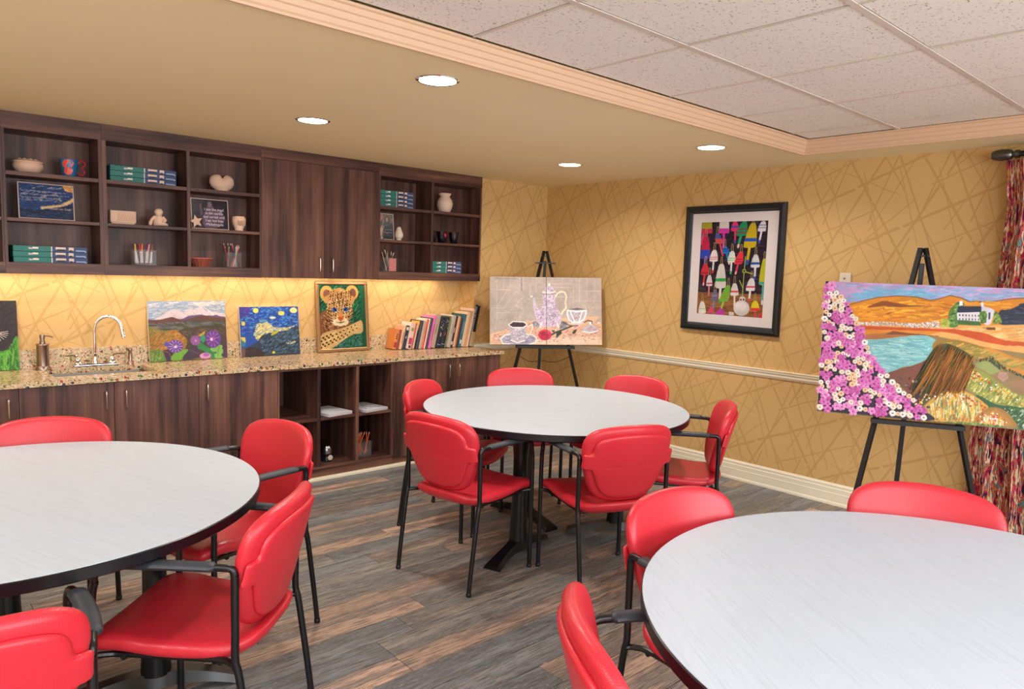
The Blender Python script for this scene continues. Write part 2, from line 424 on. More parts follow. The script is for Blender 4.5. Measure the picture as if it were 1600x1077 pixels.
# base board and chair rail
bp = [(0, 0), (-.020, 0), (-.020, .012), (-.016, .022), (-.014, .024), (-.014, .078), (-.0155, .081), (-.0125, .086), (-.0125, .112), (-.014, .115), (-.010, .121), (-.010, .134), (-.012, .138), (-.006, .148), (-.004, .1534), (0, .1534)]
cr_ = [(0, .836), (-.008, .836), (-.010, .846), (-.016, .850), (-.016, .868), (-.022, .874), (-.024, .888), (-.028, .892), (-.028, .8961), (-.022, .8985), (0, .8985)]
S('baseboard_right', MB().prism([(x, z) for x, z in bp], 'y', YN, 0), MAT['trim'])
S('baseboard_left', MB().prism([(x, z) for x, z in bp], 'x', NX+.03, -.02), MAT['trim'])
S('trim_5', MB().prism([(x, z) for x, z in cr_], 'y', YN, 0), MAT['trim'])
S('trim_6', MB().prism([(x, z) for x, z in cr_], 'x', NX, -.02), MAT['trim'])
S('baseboard_back', MB().prism([(YN-x, z) for x, z in bp], 'x', XL, 0), MAT['trim'])
S('baseboard_front', MB().prism([(XL-x, z) for x, z in bp], 'y', YN, 0), MAT['trim'])

# recessed downlights
dl_n = 0
def downlight(x, y, label):
    t = thing('ceiling_light', label, 'light', (x, y, HC), group='recessed lights in the cream ceiling band')
    MB().lathe([(.083, -.0005), (.083, -.005), (.090, -.007), (.097, -.003), (.097, -.0003)], n=40).obj('trim_ring', MAT['chrome'], t)
    MB().lathe([(.0, -.0035), (.082, -.0035), (.082, -.0015), (0, -.0015)], n=40).obj('lens', MAT['lens'], t)
    l = bpy.data.lights.new('downlight_lamp', 'AREA'); l.shape = 'DISK'; l.size = .16; l.energy = P_DOWN; l.color = WARM; l.spread = 2.7
    lo = link('downlight_lamp', l, t, (0, 0, -.012))
downlight(-3.143, -2.484, 'largest round recessed ceiling light, nearest the long moulding')
downlight(-3.09, -1.205, 'round recessed ceiling light above the open shelves at left')
downlight(-.971, -1.217, 'smallest round recessed ceiling light, in front of the far corner')
downlight(-.986, -2.471, 'round recessed ceiling light near the tray corner, above the framed picture')
for x, y in ((-5.25, -1.2), (-7.3, -1.2), (-7.3, -2.48)):
    downlight(x, y, 'round recessed ceiling light beyond the left edge of the view')
for k, (cx, cy, a, b) in enumerate(troffer_cells):  # fixtures added out of view to light the room evenly
    t = thing('ceiling_troffer', 'square lit ceiling fixture set among the acoustic tiles', 'light', (cx, cy, HT), group='lay-in ceiling fixtures behind the viewer')
    MB().box(-a/2+.01, -b/2+.01, 0, a/2-.01, b/2-.01, .03).obj('housing', MAT['grid'], t)
    MB().box(-a/2+.05, -b/2+.05, -.006, a/2-.05, b/2-.05, 0).obj('diffuser', MAT['troffer'], t)
    l = bpy.data.lights.new('troffer_lamp', 'AREA'); l.shape = 'RECTANGLE'; l.size = a-.1; l.size_y = b-.1; l.energy = P_FILL_TROFFER; l.color = NEUT; l.spread = 2.9
    link('troffer_lamp', l, t, (0, 0, -.02))

# ================================================================== WALL CABINETS
UF = -.0376; UB = NY; ZB, ZT = 1.4706, HC
W_, WX = MAT['wood'], MAT['woodx']
SH = [(2.0405, 2.0635), (1.776, 1.796)]; OB, OT = 1.537, 2.301
def open_unit(name, x0, x1, opens, label, cat='shelf'):
    t = thing(name, label, cat, (x0, UB, ZB))
    def B(n, m, *a, **k): return MB().box(*a, **k).obj(n, m, t, loc=(-x0, -UB, -ZB))
    yb = UB-.004
    B('back_panel', W_, x0, yb-.008, ZB+.01, x1, yb, ZT-.002)
    B('bottom_rail', WX, x0+.0006, UF, ZB, x1-.0006, UF+.018, OB); B('bottom_panel', WX, x0, UF+.018, OB-.02, x1, yb-.008, OB)
    B('top_rail', WX, x0+.0006, UF, OT, x1-.0006, UF+.018, ZT-.001); B('top_panel', WX, x0, UF+.018, OT, x1, yb-.008, OT+.018)
    B('base_panel', WX, x0, UF+.018, ZB+.030, x1, yb-.008, ZB+.042)
    edges = [x0]+[e for o in opens for e in o]+[x1]
    for k in range(0, len(edges), 2):
        if edges[k+1]-edges[k] > .002: B('upright', W_, edges[k]+.0006, UF, OB, edges[k+1]-.0006, yb-.008, OT)
    for (a, b) in opens:
        for (z0, z1) in SH: B('shelf', WX, a, UF+.0015, z0, b, yb-.008, z1, bev=.001)
    return t
open_unit('wall_cabinet', -4.94, -4.425, [(-4.915, -4.437)], 'dark walnut open wall shelf cut off at the left edge')
open_unit('wall_cabinet', -4.425, -3.911, [(-4.410, -3.932)], 'dark walnut open wall shelf, one bay wide, holding the butterfly mug')
open_unit('wall_cabinet', -3.911, -2.897, [(-3.887, -3.408), (-3.386, -2.912)], 'dark walnut open wall shelf, two bays wide, holding the marker pens')
open_unit('wall_cabinet', -1.927, -.8595, [(-1.913, -1.412), (-1.388, -.878)], 'dark walnut open wall shelf at the right end, holding the frilled vase')
def pull(par, x, y, z0, z1, out=-1):
    h = MB().tube(catmull([(x, y, z0), (x, y+out*.018, z0+.001), (x, y+out*.026, z0+.012), (x, y+out*.028, (z0+z1)/2), (x, y+out*.026, z1-.012), (x, y+out*.018, z1-.001), (x, y, z1)], 4), .0048, 8)
    return h.obj('handle', MAT['nickel'], par)
def doored(name, x0, x1, zb, zt, yf, yb, doors, label, rail=None, toe=None):
    e_ = .0006
    """doors: (x0, x1, handle_x, hz0, hz1)"""
    t = thing(name, label, 'cabinet', (x0, yb, zb if toe is None else 0)); L = (-x0, -yb, -(zb if toe is None else 0))
    MB().box(x0+e_, yf+.019, zb+(0 if toe else .030), x1-e_, yb, zt).obj('carcass', W_, t, loc=L)
    for (a, b, hx, h0, h1) in doors:
        d = MB().box(a+.0012, yf, zb+.0015, b-.0012, yf+.018, (rail if rail else zt)-.0015, bev=.0012).obj('door', W_, t, loc=L)
        pull(d, hx, yf, h0, h1)
    if rail: MB().box(x0+.0006, yf, rail, x1-.0006, yf+.018, ZT-.001).obj('top_rail', WX, t, loc=L)
    if toe: MB().box(x0, yf+.012, 0, x1, yf+.03, zb).obj('toe_kick', WX, t, loc=L)
    return t
doored('wall_cabinet', -2.897, -1.927, ZB, ZT-.003, UF, UB-.002, [(-2.897, -2.403, -2.449, 1.521, 1.629), (-2.403, -1.927, -2.342, 1.521, 1.627)],
       'dark walnut wall cabinet with two closed doors between the open shelves', rail=2.324)
# puck lights under the wall cabinets
for k, x in enumerate([-4.72, -4.38, -4.04, -3.70, -3.36, -3.02, -2.68, -2.34, -2.0, -1.66, -1.32]):
    t = thing('cabinet_light', 'slim warm light bar fixed under the wall cabinets', 'light', (x, .10, ZB+.030), group='light bars under the wall cabinets')
    MB().box(-.15, -.02, -.012, .15, .02, -.0005, bev=.002).obj('housing', MAT['nickel'], t)
    MB().box(-.14, -.013, -.0145, .14, .013, -.0122).obj('lens', MAT['puck'], t)
    l = bpy.data.lights.new('bar_lamp', 'AREA'); l.shape = 'RECTANGLE'; l.size = .28; l.size_y = .03; l.energy = P_PUCK; l.color = (1, .87, .74)
    link('bar_lamp', l, t, (0, 0, -.018))

# ================================================================== BASE CABINETS
BF = -.365; BB = NY-.001; DZ0, DZ1 = .067, .838
doored('base_cabinet', -5.46, -4.43, DZ0, DZ1, BF, BB, [(-5.46, -4.945, -4.99, .675, .785), (-4.945, -4.43, -4.481, .675, .784)], 'walnut base cabinet at the left edge, left of the sink', toe=1)
t = thing('base_cabinet', 'walnut sink base cabinet with a pair of doors under the steel sink', 'cabinet', (-4.43, BB, 0)); L = (4.43, -BB, 0)
def B(n, m, *a, **k): return MB().box(*a, **k).obj(n, m, t, loc=L)
B('side_panel', W_, -4.43, BF+.019, DZ0, -4.412, BB, DZ1); B('side_panel', W_, -3.476, BF+.019, DZ0, -3.458, BB, DZ1)
B('bottom_panel', W_, -4.412, BF+.019, DZ0, -3.476, BB, DZ0+.018); B('back_panel', W_, -4.412, BB-.010, DZ0+.018, -3.476, BB, .62); B('toe_kick', WX, -4.43, BF+.012, 0, -3.458, BF+.03, DZ0)
for a_, b_, hx, h0, h1 in ((-4.43, -3.951, -3.997, .677, .786), (-3.951, -3.458, -3.889, .675, .785)):
    d = MB().box(a_+.0012, BF, DZ0+.0015, b_-.0012, BF+.018, DZ1-.0015, bev=.0012).obj('door', W_, t, loc=L); pull(d, hx, BF, h0, h1)
doored('base_cabinet', -3.458, -2.926, DZ0, DZ1, BF, BB, [(-3.458, -2.926, -3.407, .675, .786)], 'walnut base cabinet with a single door just left of the open cubes', toe=1)
doored('base_cabinet', -1.972, -.872, DZ0, DZ1, BF, BB, [(-1.972, -1.396, -1.444, .674, .787), (-1.396, -.872, -1.343, .674, .786)], 'walnut base cabinet with two doors at the right end under the books', toe=1)
t = thing('cube_shelf', 'walnut base unit of six open cubes holding paper and pencils', 'shelf', (-2.926, BB, 0)); L = (2.926, -BB, 0)
x0, x1 = -2.9255, -1.9725
def B(n, m, *a, **k): return MB().box(*a, **k).obj(n, m, t, loc=L)
B('back_panel', W_, x0, BB-.012, .10, x1, BB, .838); B('top_panel', WX, x0, BF, .824, x1, BB-.012, .838)
B('bottom_panel', WX, x0, BF, .082, x1, BB-.012, .100); B('toe_kick', WX, x0, BF+.012, 0, x1, BF+.03, .082)
B('upright', W_, x0, BF, .100, -2.911, BB-.012, .824); B('upright', W_, -2.000, BF, .100, -1.985, BB-.012, .824); B('side_strip', W_, -1.983, BF+.002, .082, -1.9735, BF+.02, .838)
for a, b in ((-2.624, -2.598), (-2.307, -2.283)): B('upright', W_, a, BF, .1, b, BB-.012, .824)
for a, b in ((-2.911, -2.624), (-2.598, -2.307), (-2.283, -2.0)): B('shelf', WX, a, BF+.001, .442, b, BB-.012, .4625, bev=.001)
S('baseboard_cabinets', MB().box(-5.46, -.392, 0, -.872, BF+.0115, .022, bev=.003), MAT['trim'])

# continuous worktop with the sink hole
WT0, WT1 = .8421, .8735; CX0, CX1, CY0 = -5.46, -.8475, -.3868
SX0, SX1, SY0, SY1 = -4.235, -3.672, -.248, .085
t = thing('worktop', 'speckled recycled glass counter top running along the wall', 'counter', (CX0, NY, WT0)); L = (-CX0, -NY, -WT0)
gx, gy = [CX0, SX0, SX1, NX-.001, CX1], [CY0, SY0, -.001, SY1, NY-.001]
solid = {(i, j) for i in range(4) for j in range(4) if not (i == 1 and j in (1, 2)) and not (i == 3 and j > 1)}
vid = lambda i, j, k: k*25+i*5+j
fs = []
for (i, j) in solid:
    for k in (0, 1): fs.append((vid(i, j, k), vid(i+1, j, k), vid(i+1, j+1, k), vid(i, j+1, k)))
    for (di, dj, e) in ((-1, 0, ((i, j), (i, j+1))), (1, 0, ((i+1, j), (i+1, j+1))), (0, -1, ((i, j), (i+1, j))), (0, 1, ((i, j+1), (i+1, j+1)))):
        if (i+di, j+dj) not in solid: (a_, b_), (c_, d_) = e; fs.append((vid(a_, b_, 0), vid(c_, d_, 0), vid(c_, d_, 1), vid(a_, b_, 1)))
m = MB().add([(x, y, z) for z in (WT0, WT1) for x in gx for y in gy], fs)
m.obj('slab', MAT['terr'], t, loc=L)
MB().box(CX0, NY-.021, WT1, NX-.001, NY-.001, .993, bev=.001).obj('backsplash', MAT['terr'], t, loc=L)
t = thing('sink', 'undermounted stainless steel sink basin sunk in the counter', 'sink', ((SX0+SX1)/2, (SY0+SY1)/2, .66))
a, b = (SX1-SX0)/2+.012, (SY1-SY0)/2+.012; zt = WT0-.66
def ring(ax, by, z, r=.05, n=6):
    out = []
    for (sx, sy, st) in ((1, 1, 0), (-1, 1, PI/2), (-1, -1, PI), (1, -1, 1.5*PI)):
        for k in range(n+1):
            th = st+k*PI/2/n; out.append((sx*(ax-r)+r*math.cos(th), sy*(by-r)+r*math.sin(th), z))
    return out
lv = [ring(a+.012, b+.012, zt-.002), ring(a, b, zt-.002), ring(a-.004, b-.004, .06), ring(a-.03, b-.03, .012, .04), ring(.03, .03, .006, .02)]
n = len(lv[0]); vs = [p for l_ in lv for p in l_]
fs = [(i*n+j, i*n+(j+1) % n, (i+1)*n+(j+1) % n, (i+1)*n+j) for i in range(len(lv)-1) for j in range(n)]+[tuple((len(lv)-1)*n+j for j in range(n))]
MB().add(vs, fs, 0, True).obj('basin', MAT['steel'], t)
MB().lathe([(.0, .010), (.02, .009), (.036, .009), (.040, .013), (.042, .009)], n=24).obj('drain', MAT['chrome'], t)

t = thing('faucet', 'chrome gooseneck faucet with two lever handles behind the sink', 'faucet', (-3.94, .135, WT1+.0006))
MB().box(-.135, -.026, 0, .135, .026, .010, bev=.004).box(-.125, -.020, .010, .125, .020, .018, bev=.004).obj('deck_plate', MAT['chrome'], t)
MB().lathe([(.024, .018), (.024, .03), (.018, .045), (.016, .07), (.018, .078), (.012, .085)], n=20).obj('collar', MAT['chrome'], t)
arc = [(0, 0, .08), (0, 0, .15), (0, 0, .235)]+[(.075-.075*math.cos(q), -.045*(1-math.cos(q))*.5, .235+.09*math.sin(q)) for q in np.linspace(.2, 2.75, 12)]+[(.152, -.048, .215)]
sp = MB().tube(arc, .0105, 12).obj('spout', MAT['chrome'], t)
MB().tube([(.152, -.048, .222), (.156, -.049, .20), (.158, -.05, .186)], [.012, .014, .0165], 14).obj('spray_tip', MAT['chrome'], sp)
for s_ in (-1, 1):
    h = MB().lathe([(.026, .018), (.026, .024), (.018, .034), (.021, .046), (.016, .056), (.008, .064), (0, .066)], (s_*.10, 0, 0), 20)
    h.tube(catmull([(s_*.10, 0, .060), (s_*.11, -.005, .072), (s_*.135, -.012, .078), (s_*.175, -.02, .076)], 4), [.007]*12+[.005], 8).obj('lever', MAT['chrome'], t)
t = thing('side_sprayer', 'short chrome side sprayer standing right of the faucet', 'sprayer', (-3.73, .140, WT1+.0006))
MB().lathe([(.020, 0), (.020, .008), (.014, .016), (.012, .03), (.013, .06), (.011, .085), (.014, .092), (.014, .104), (.009, .110), (0, .111)], n=18).obj('body', MAT['bronze'], t)
MB().tube([(-.004, 0, .100), (-.022, -.008, .102)], [.009, .010], 10).obj('nozzle', MAT['bronze'], t)
t = thing('soap_dispenser', 'brushed metal soap pump bottle left of the faucet', 'dispenser', (-4.232, .120, WT1+.0006))
MB().lathe([(.044, 0), (.044, .004), (.038, .018), (.034, .022), (.034, .150), (.036, .154), (.034, .160), (.0, .162)], n=28).obj('bottle', MAT['bronze'], t)
MB().lathe([(.016, .160), (.016, .176), (.0125, .178), (.0125, .192), (.015, .194), (.015, .214), (.010, .219), (0, .220)], n=18).obj('pump', MAT['bronze'], t)
MB().tube(catmull([(.0, 0, .207), (.02, -.004, .209), (.042, -.008, .205), (.055, -.012, .198)], 4), .0038, 8).obj('spout', MAT['bronze'], t)

# ---- traced shapes of the painted pictures: P polygon, E ellipse, L line, S brush strokes; unit = picture height
ART = {
'coast': [
('P','8fa9d0',[(-0.051,-0.007),(1.689,-0.013),(1.69,0.095),(-0.041,0.189)]),
('P','c3a0cf',[(-0.051,-0.007),(1.689,-0.013),(1.689,0.014),(1.303,0.022),(1.058,0.031),(0.818,0.021),(0.57,0.022),(0.417,0.021),(0.289,0.068),(0.121,0.136),(0.008,0.172)]),
('S',['d0a8d4','a9a4d6','7fb0d8','9fb6dc','c8a0cc'],260,0.12,3,0.012,[(0.034,0.012),(1.689,-0.006),(1.69,0.075),(0.698,0.106),(0.521,0.071),(0.317,0.096),(0.187,0.132)]),
('S',['6fb0d6','7fb8da'],60,0.12,0,0.012,[(0.185,0.088),(0.52,0.035),(0.77,0.074),(0.771,0.102),(0.521,0.079),(0.227,0.138)]),
('P','d98a26',[(0.169,0.181),(0.267,0.143),(0.369,0.111),(0.497,0.093),(0.623,0.095),(0.723,0.116),(0.771,0.102),(0.844,0.073),(0.916,0.088),(0.965,0.113),(1.012,0.101),(1.106,0.106),(1.21,0.08),(1.304,0.068),(1.689,0.055),(1.691,0.255),(0.946,0.305),(0.236,0.351)]),
('L','6a4426',0.006,[(0.169,0.181),(0.267,0.143),(0.369,0.111),(0.497,0.093),(0.623,0.095),(0.723,0.116),(0.771,0.102),(0.844,0.073),(0.916,0.088),(0.965,0.113),(1.106,0.106),(1.21,0.08),(1.304,0.068),(1.689,0.055)]),
('S',['e8a02e','c9741f','efb03a','d07f22','e59a2c'],260,0.1,4,0.012,[(0.19,0.189),(0.497,0.105),(0.772,0.116),(1.268,0.097),(1.271,0.228),(0.247,0.306)]),
('P','8a4a22',[(0.301,0.193),(0.358,0.156),(0.415,0.135),(0.473,0.144),(0.575,0.159),(0.687,0.158),(0.575,0.173),(0.474,0.179),(0.41,0.174)]),
('P','8a4a22',[(0.419,0.237),(0.476,0.212),(0.451,0.235)]),
('P','2c3345',[(1.154,0.173),(1.212,0.156),(1.269,0.125),(1.305,0.105),(1.689,0.055),(1.691,0.242),(1.168,0.269)]),
('S',['3d4560','222838','4a5270'],60,0.09,-10,0.01,[(1.178,0.179),(1.305,0.116),(1.69,0.075),(1.691,0.229),(1.179,0.255)]),
('P','e2a85e',[(0.236,0.337),(0.777,0.301),(1.157,0.274),(1.691,0.242),(1.693,0.467),(1.184,0.454),(0.706,0.377),(0.252,0.409)]),
('S',['f0c886','d99a4e','e8b870'],180,0.12,8,0.012,[(0.705,0.32),(1.691,0.255),(1.693,0.415),(1.066,0.38)]),
('P','c7511f',[(0.236,0.334),(0.455,0.331),(0.705,0.326),(0.899,0.322),(1.065,0.338),(1.182,0.379),(1.31,0.384),(1.692,0.375),(1.693,0.415),(1.31,0.414),(1.183,0.416),(1.043,0.393),(0.9,0.358),(0.779,0.344),(0.456,0.354),(0.243,0.366)]),
('P','d98a2e',[(0.243,0.366),(0.456,0.354),(0.779,0.344),(0.706,0.37),(0.582,0.374),(0.482,0.376),(0.278,0.41)]),
('P','b5713c',[(0.273,0.448),(0.284,0.407),(0.431,0.375),(0.532,0.361),(0.607,0.373),(0.755,0.374),(0.78,0.383),(0.694,0.378),(0.533,0.401),(0.382,0.429),(0.293,0.45)]),
('P','7d4a2a',[(0.432,0.389),(0.481,0.36),(0.582,0.369),(0.78,0.378),(0.707,0.38),(0.533,0.384)]),
('P','7fc0c4',[(0.29,0.453),(0.382,0.429),(0.533,0.401),(0.682,0.379),(0.731,0.39),(0.766,0.416),(0.746,0.474),(0.712,0.547),(0.64,0.598),(0.542,0.632),(0.456,0.685),(0.363,0.59)]),
('S',['94cfd0','6fb2bc','a8d8d4','82bcc8'],220,0.14,-4,0.01,[(0.313,0.463),(0.534,0.411),(0.695,0.392),(0.751,0.431),(0.7,0.548),(0.541,0.618),(0.455,0.671),(0.362,0.575)]),
('P','9a7a30',[(0.766,0.409),(0.901,0.399),(1.02,0.425),(1.161,0.469),(1.312,0.498),(1.694,0.533),(1.694,0.625),(1.314,0.626),(1.221,0.587),(1.07,0.532),(0.952,0.527),(0.759,0.487)]),
('P','c88a34',[(1.067,0.435),(1.184,0.468),(1.312,0.512),(1.694,0.546),(1.695,0.651),(1.314,0.626),(1.209,0.588),(1.139,0.526)]),
('S',['8a8a3a','a88a3c','b89a48','d0a050'],200,0.08,18,0.012,[(0.805,0.413),(0.997,0.427),(1.312,0.525),(1.694,0.573),(1.694,0.612),(1.209,0.575),(1.046,0.52),(0.856,0.507)]),
('P','7a4a3a',[(0.456,0.685),(0.542,0.639),(0.64,0.598),(0.7,0.562),(0.712,0.547),(0.702,0.632),(0.705,0.716),(0.697,0.829),(0.675,0.901),(0.598,0.81),(0.521,0.747)]),
('P','2c2c3c',[(0.712,0.547),(0.706,0.744),(0.675,0.901),(0.622,0.78),(0.655,0.693),(0.678,0.62)]),
('P','54502a',[(0.701,0.576),(0.782,0.45),(0.866,0.436),(1,0.537),(0.958,0.748),(0.816,0.789),(0.687,0.899),(0.678,0.817)]),
('P','8f9a5a',[(1.024,0.556),(1.093,0.53),(1.151,0.552),(1.175,0.591),(1.118,0.63),(1.06,0.601),(1.018,0.577)]),
('P','b08a78',[(1.164,0.606),(1.21,0.609),(1.222,0.648),(1.188,0.678),(1.153,0.648)]),
('P','a07858',[(1.234,0.667),(1.314,0.647),(1.694,0.625),(1.695,0.755),(1.316,0.74),(1.246,0.707)]),
('S',['3f4a30','2f3a28'],120,0.03,80,0.006,[(1.023,0.535),(1.115,0.5),(1.186,0.563),(1.314,0.62),(1.314,0.64),(1.164,0.592),(1.093,0.537),(1.035,0.551)]),
('P','8a9440',[(0.958,0.734),(0.979,0.636),(1.013,0.592),(1.084,0.627),(1.189,0.699),(1.317,0.767),(1.696,0.807),(1.698,1.039),(1.319,0.9),(1.147,0.865),(1.029,0.782)]),
('S',['c0b850','6a8038','d8c868','8aa048','e8d890'],320,0.06,60,0.008,[(0.964,0.747),(1.001,0.606),(1.189,0.712),(1.317,0.78),(1.696,0.833),(1.697,0.911),(1.318,0.854),(1.076,0.818)]),
('P','2f5a34',[(1.029,0.782),(1.146,0.838),(1.237,0.842),(1.318,0.847),(1.697,0.872),(1.698,1.091),(1.321,1.009),(1.285,0.984),(1.215,0.885),(1.077,0.859)]),
('S',['4f8a4a','1f4028','7aa860','dfe8d8'],260,0.03,50,0.006,[(1.192,0.854),(1.696,0.846),(1.698,1.065),(1.321,1.006),(1.25,0.934)]),
('P','d0a040',[(0.726,0.992),(0.711,0.897),(0.769,0.822),(0.84,0.773),(0.935,0.761),(1.006,0.784),(1.089,0.844),(1.101,0.87),(1.034,0.958),(1.034,0.992),(0.727,0.999)]),
('S',['e8c850','c86a30','f0e0a0','a8b050','e09840','708a4a','f4ecc8','6a7068'],420,0.09,88,0.007,[(0.732,0.992),(0.724,0.903),(0.793,0.819),(0.911,0.769),(1.018,0.797),(1.089,0.858),(1.034,0.978)]),
('P','a87a34',[(1.023,0.987),(1.033,0.945),(1.078,0.886),(1.146,0.858),(1.204,0.879),(1.25,0.928),(1.279,0.978),(1.195,0.987)]),
('P','b8863c',[(1.057,0.989),(1.079,0.913),(1.147,0.872),(1.204,0.899),(1.251,0.968),(1.195,0.991)]),
('S',['e8b850','d86a38','f4e8c0'],120,0.05,88,0.006,[(1.046,0.991),(1.079,0.933),(1.148,0.912),(1.206,0.959),(1.2,0.983)]),
('S',['5a8038','3f6028','88a848'],220,0.03,85,0.006,[(0.727,0.999),(1.034,0.978),(1.321,0.993),(1.698,1.052),(1.698,1.078),(1.321,1.009),(1.035,1.009),(0.727,1.017)]),
('P','2a2434',[(-0,0),(0.035,0.02),(0.092,0.092),(0.177,0.192),(0.249,0.336),(0.293,0.464),(0.377,0.632),(0.496,0.735),(0.624,0.85),(0.712,0.925),(0.727,0.999),(0,1)]),
('P','4f7a38',[(0.835,0.286),(0.841,0.198),(0.87,0.14),(0.905,0.117),(0.936,0.136),(0.907,0.194),(0.9,0.293),(0.862,0.31)]),
('S',['6a9a48','2f5a2c','88b058'],120,0.02,40,0.007,[(0.838,0.286),(0.847,0.191),(0.896,0.117),(0.924,0.137),(0.898,0.294)]),
('P','2a3048',[(0.896,0.15),(1.043,0.142),(1.059,0.178),(1.05,0.186),(0.889,0.198)]),
('P','e4dfe6',[(0.889,0.198),(1.044,0.184),(1.051,0.253),(0.894,0.252)]),
('P','d8d4dc',[(1.043,0.142),(1.06,0.143),(1.122,0.168),(1.109,0.238),(1.099,0.271),(1.069,0.273),(1.045,0.228)]),
('P','f0ecf0',[(0.903,0.11),(0.922,0.106),(0.925,0.142),(0.904,0.146)]),
('P','f0ecf0',[(1.038,0.114),(1.053,0.113),(1.056,0.146),(1.039,0.145)]),
('P','333850',[(1.087,0.187),(1.099,0.183),(1.098,0.232),(1.086,0.24)]),
('P','3f6a34',[(0.897,0.251),(1.034,0.254),(1.046,0.284),(0.898,0.285)]),
('P','557f38',[(1.032,0.187),(1.061,0.174),(1.079,0.198),(1.075,0.261),(1.046,0.27),(1.029,0.229)]),
('P','557f38',[(1.118,0.196),(1.131,0.17),(1.161,0.207),(1.174,0.255),(1.116,0.268)]),
('S',['78a048','355c2c'],90,0.018,50,0.006,[(1.032,0.187),(1.073,0.178),(1.077,0.261),(1.04,0.268)]),
('S',['78a048','355c2c','b0b048'],90,0.018,50,0.006,[(1.118,0.193),(1.134,0.174),(1.17,0.255),(1.116,0.266)]),
('P','a8b848',[(0.788,0.258),(0.824,0.242),(0.849,0.269),(0.844,0.304),(0.796,0.307)]),
('S',['8a9a40','c0c858'],50,0.015,30,0.006,[(0.788,0.258),(0.83,0.244),(0.85,0.297),(0.796,0.303)]),
('P','3a3f55',[(0.904,0.209),(0.911,0.208),(0.912,0.222),(0.904,0.223)]),
('P','3a3f55',[(0.905,0.237),(0.912,0.236),(0.912,0.25),(0.905,0.251)]),
('P','3a3f55',[(0.924,0.208),(0.931,0.208),(0.931,0.222),(0.924,0.222)]),
('P','3a3f55',[(0.925,0.236),(0.932,0.236),(0.932,0.25),(0.925,0.251)]),
('P','3a3f55',[(0.944,0.208),(0.951,0.208),(0.951,0.222),(0.944,0.222)]),
('P','3a3f55',[(0.944,0.236),(0.951,0.236),(0.952,0.25),(0.945,0.25)]),
('P','3a3f55',[(0.963,0.208),(0.97,0.207),(0.971,0.221),(0.964,0.222)]),
('P','3a3f55',[(0.964,0.236),(0.971,0.235),(0.971,0.249),(0.964,0.25)]),
('P','3a3f55',[(0.983,0.207),(0.99,0.207),(0.99,0.221),(0.983,0.221)]),
('P','3a3f55',[(0.984,0.235),(0.991,0.235),(0.991,0.249),(0.984,0.249)]),
('P','3a3f55',[(1.002,0.207),(1.009,0.207),(1.01,0.221),(1.003,0.221)]),
('P','3a3f55',[(1.003,0.235),(1.01,0.235),(1.011,0.249),(1.003,0.249)]),
('P','3a3f55',[(1.022,0.207),(1.029,0.206),(1.029,0.22),(1.022,0.221)]),
('P','3a3f55',[(1.023,0.235),(1.03,0.234),(1.03,0.248),(1.023,0.249)]),
('S',['e8e4e0','b0a8a0','f4f0ec','8a8078'],700,0.008,70,0.006,[(0.241,0.304),(0.453,0.294),(0.629,0.294),(0.776,0.266),(0.792,0.312),(0.631,0.325),(0.454,0.32),(0.255,0.332)]),
('S',['7a3a24','5a3020'],30,0.02,0,0.006,[(1.052,0.295),(1.134,0.295),(1.134,0.309),(1.064,0.311)])],
'mountain': [
('P','9fb2cc',[(-0.018,-0.022),(1.315,-0.023),(1.281,0.37),(-0.028,0.336)]),
('S',['b4c2d6','8fa6c6','d8d4da','e8dcd8','a8b8d0'],220,0.16,2,0.014,[(0.009,0.011),(1.256,0.011),(1.242,0.23),(-0.005,0.293)]),
('S',['eee4e0','e6dcdc'],60,0.1,-4,0.014,[(0.675,0.029),(1.089,0.01),(1.196,0.057),(0.755,0.097)]),
('P','e4d0d6',[(0.114,0.307),(0.178,0.264),(0.275,0.2),(0.373,0.142),(0.434,0.148),(0.515,0.183),(0.577,0.189),(0.645,0.14),(0.707,0.153),(0.773,0.137),(0.864,0.081),(0.925,0.128),(1.03,0.181),(1.127,0.205),(1.25,0.231),(1.244,0.3),(0.734,0.333),(0.315,0.334)]),
('S',['f0e2e6','d4c0d0','f6ecec','dcc8dc'],160,0.05,-35,0.01,[(0.175,0.297),(0.372,0.153),(0.554,0.206),(0.75,0.153),(0.863,0.093),(1.029,0.186),(1.241,0.242),(1.177,0.275),(0.631,0.297)]),
('L','8a7a98',0.01,[(0.873,0.104),(0.902,0.139),(0.948,0.177)]),
('L','a08aa0',0.007,[(0.988,0.157),(1.04,0.192)]),
('P','6a5a88',[(-0.008,0.306),(0.114,0.312),(0.215,0.304),(0.32,0.279),(0.525,0.3),(0.634,0.258),(0.742,0.245),(0.85,0.236),(0.914,0.252),(1.045,0.255),(1.09,0.245),(1.177,0.273),(1.245,0.288),(1.251,0.392),(-0.013,0.39)]),
('P','6a4438',[(-0.01,0.325),(0.073,0.316),(0.215,0.304),(0.32,0.279),(0.382,0.271),(0.483,0.31),(0.565,0.329),(0.696,0.287),(0.794,0.261),(0.914,0.258),(1.022,0.272),(1.175,0.298),(1.252,0.311),(1.253,0.369),(0.625,0.364),(0.207,0.408),(-0.015,0.412)]),
('P','4a4a58',[(-0.015,0.39),(0.209,0.375),(0.415,0.369),(0.627,0.342),(0.842,0.336),(1.253,0.369),(1.243,0.484),(0.508,0.506),(0.2,0.484),(-0.013,0.445)]),
('P','4f5840',[(0.201,0.473),(0.412,0.403),(0.56,0.385),(0.69,0.354),(0.949,0.35),(1.251,0.392),(1.241,0.507),(0.719,0.513),(0.402,0.524)]),
('S',['6a6a7c','3f4430','707458','887a58','5a5048','7f7aa0'],260,0.12,-8,0.01,[(-0.001,0.369),(0.521,0.35),(1.243,0.346),(1.237,0.484),(0.508,0.506),(0.022,0.446)]),
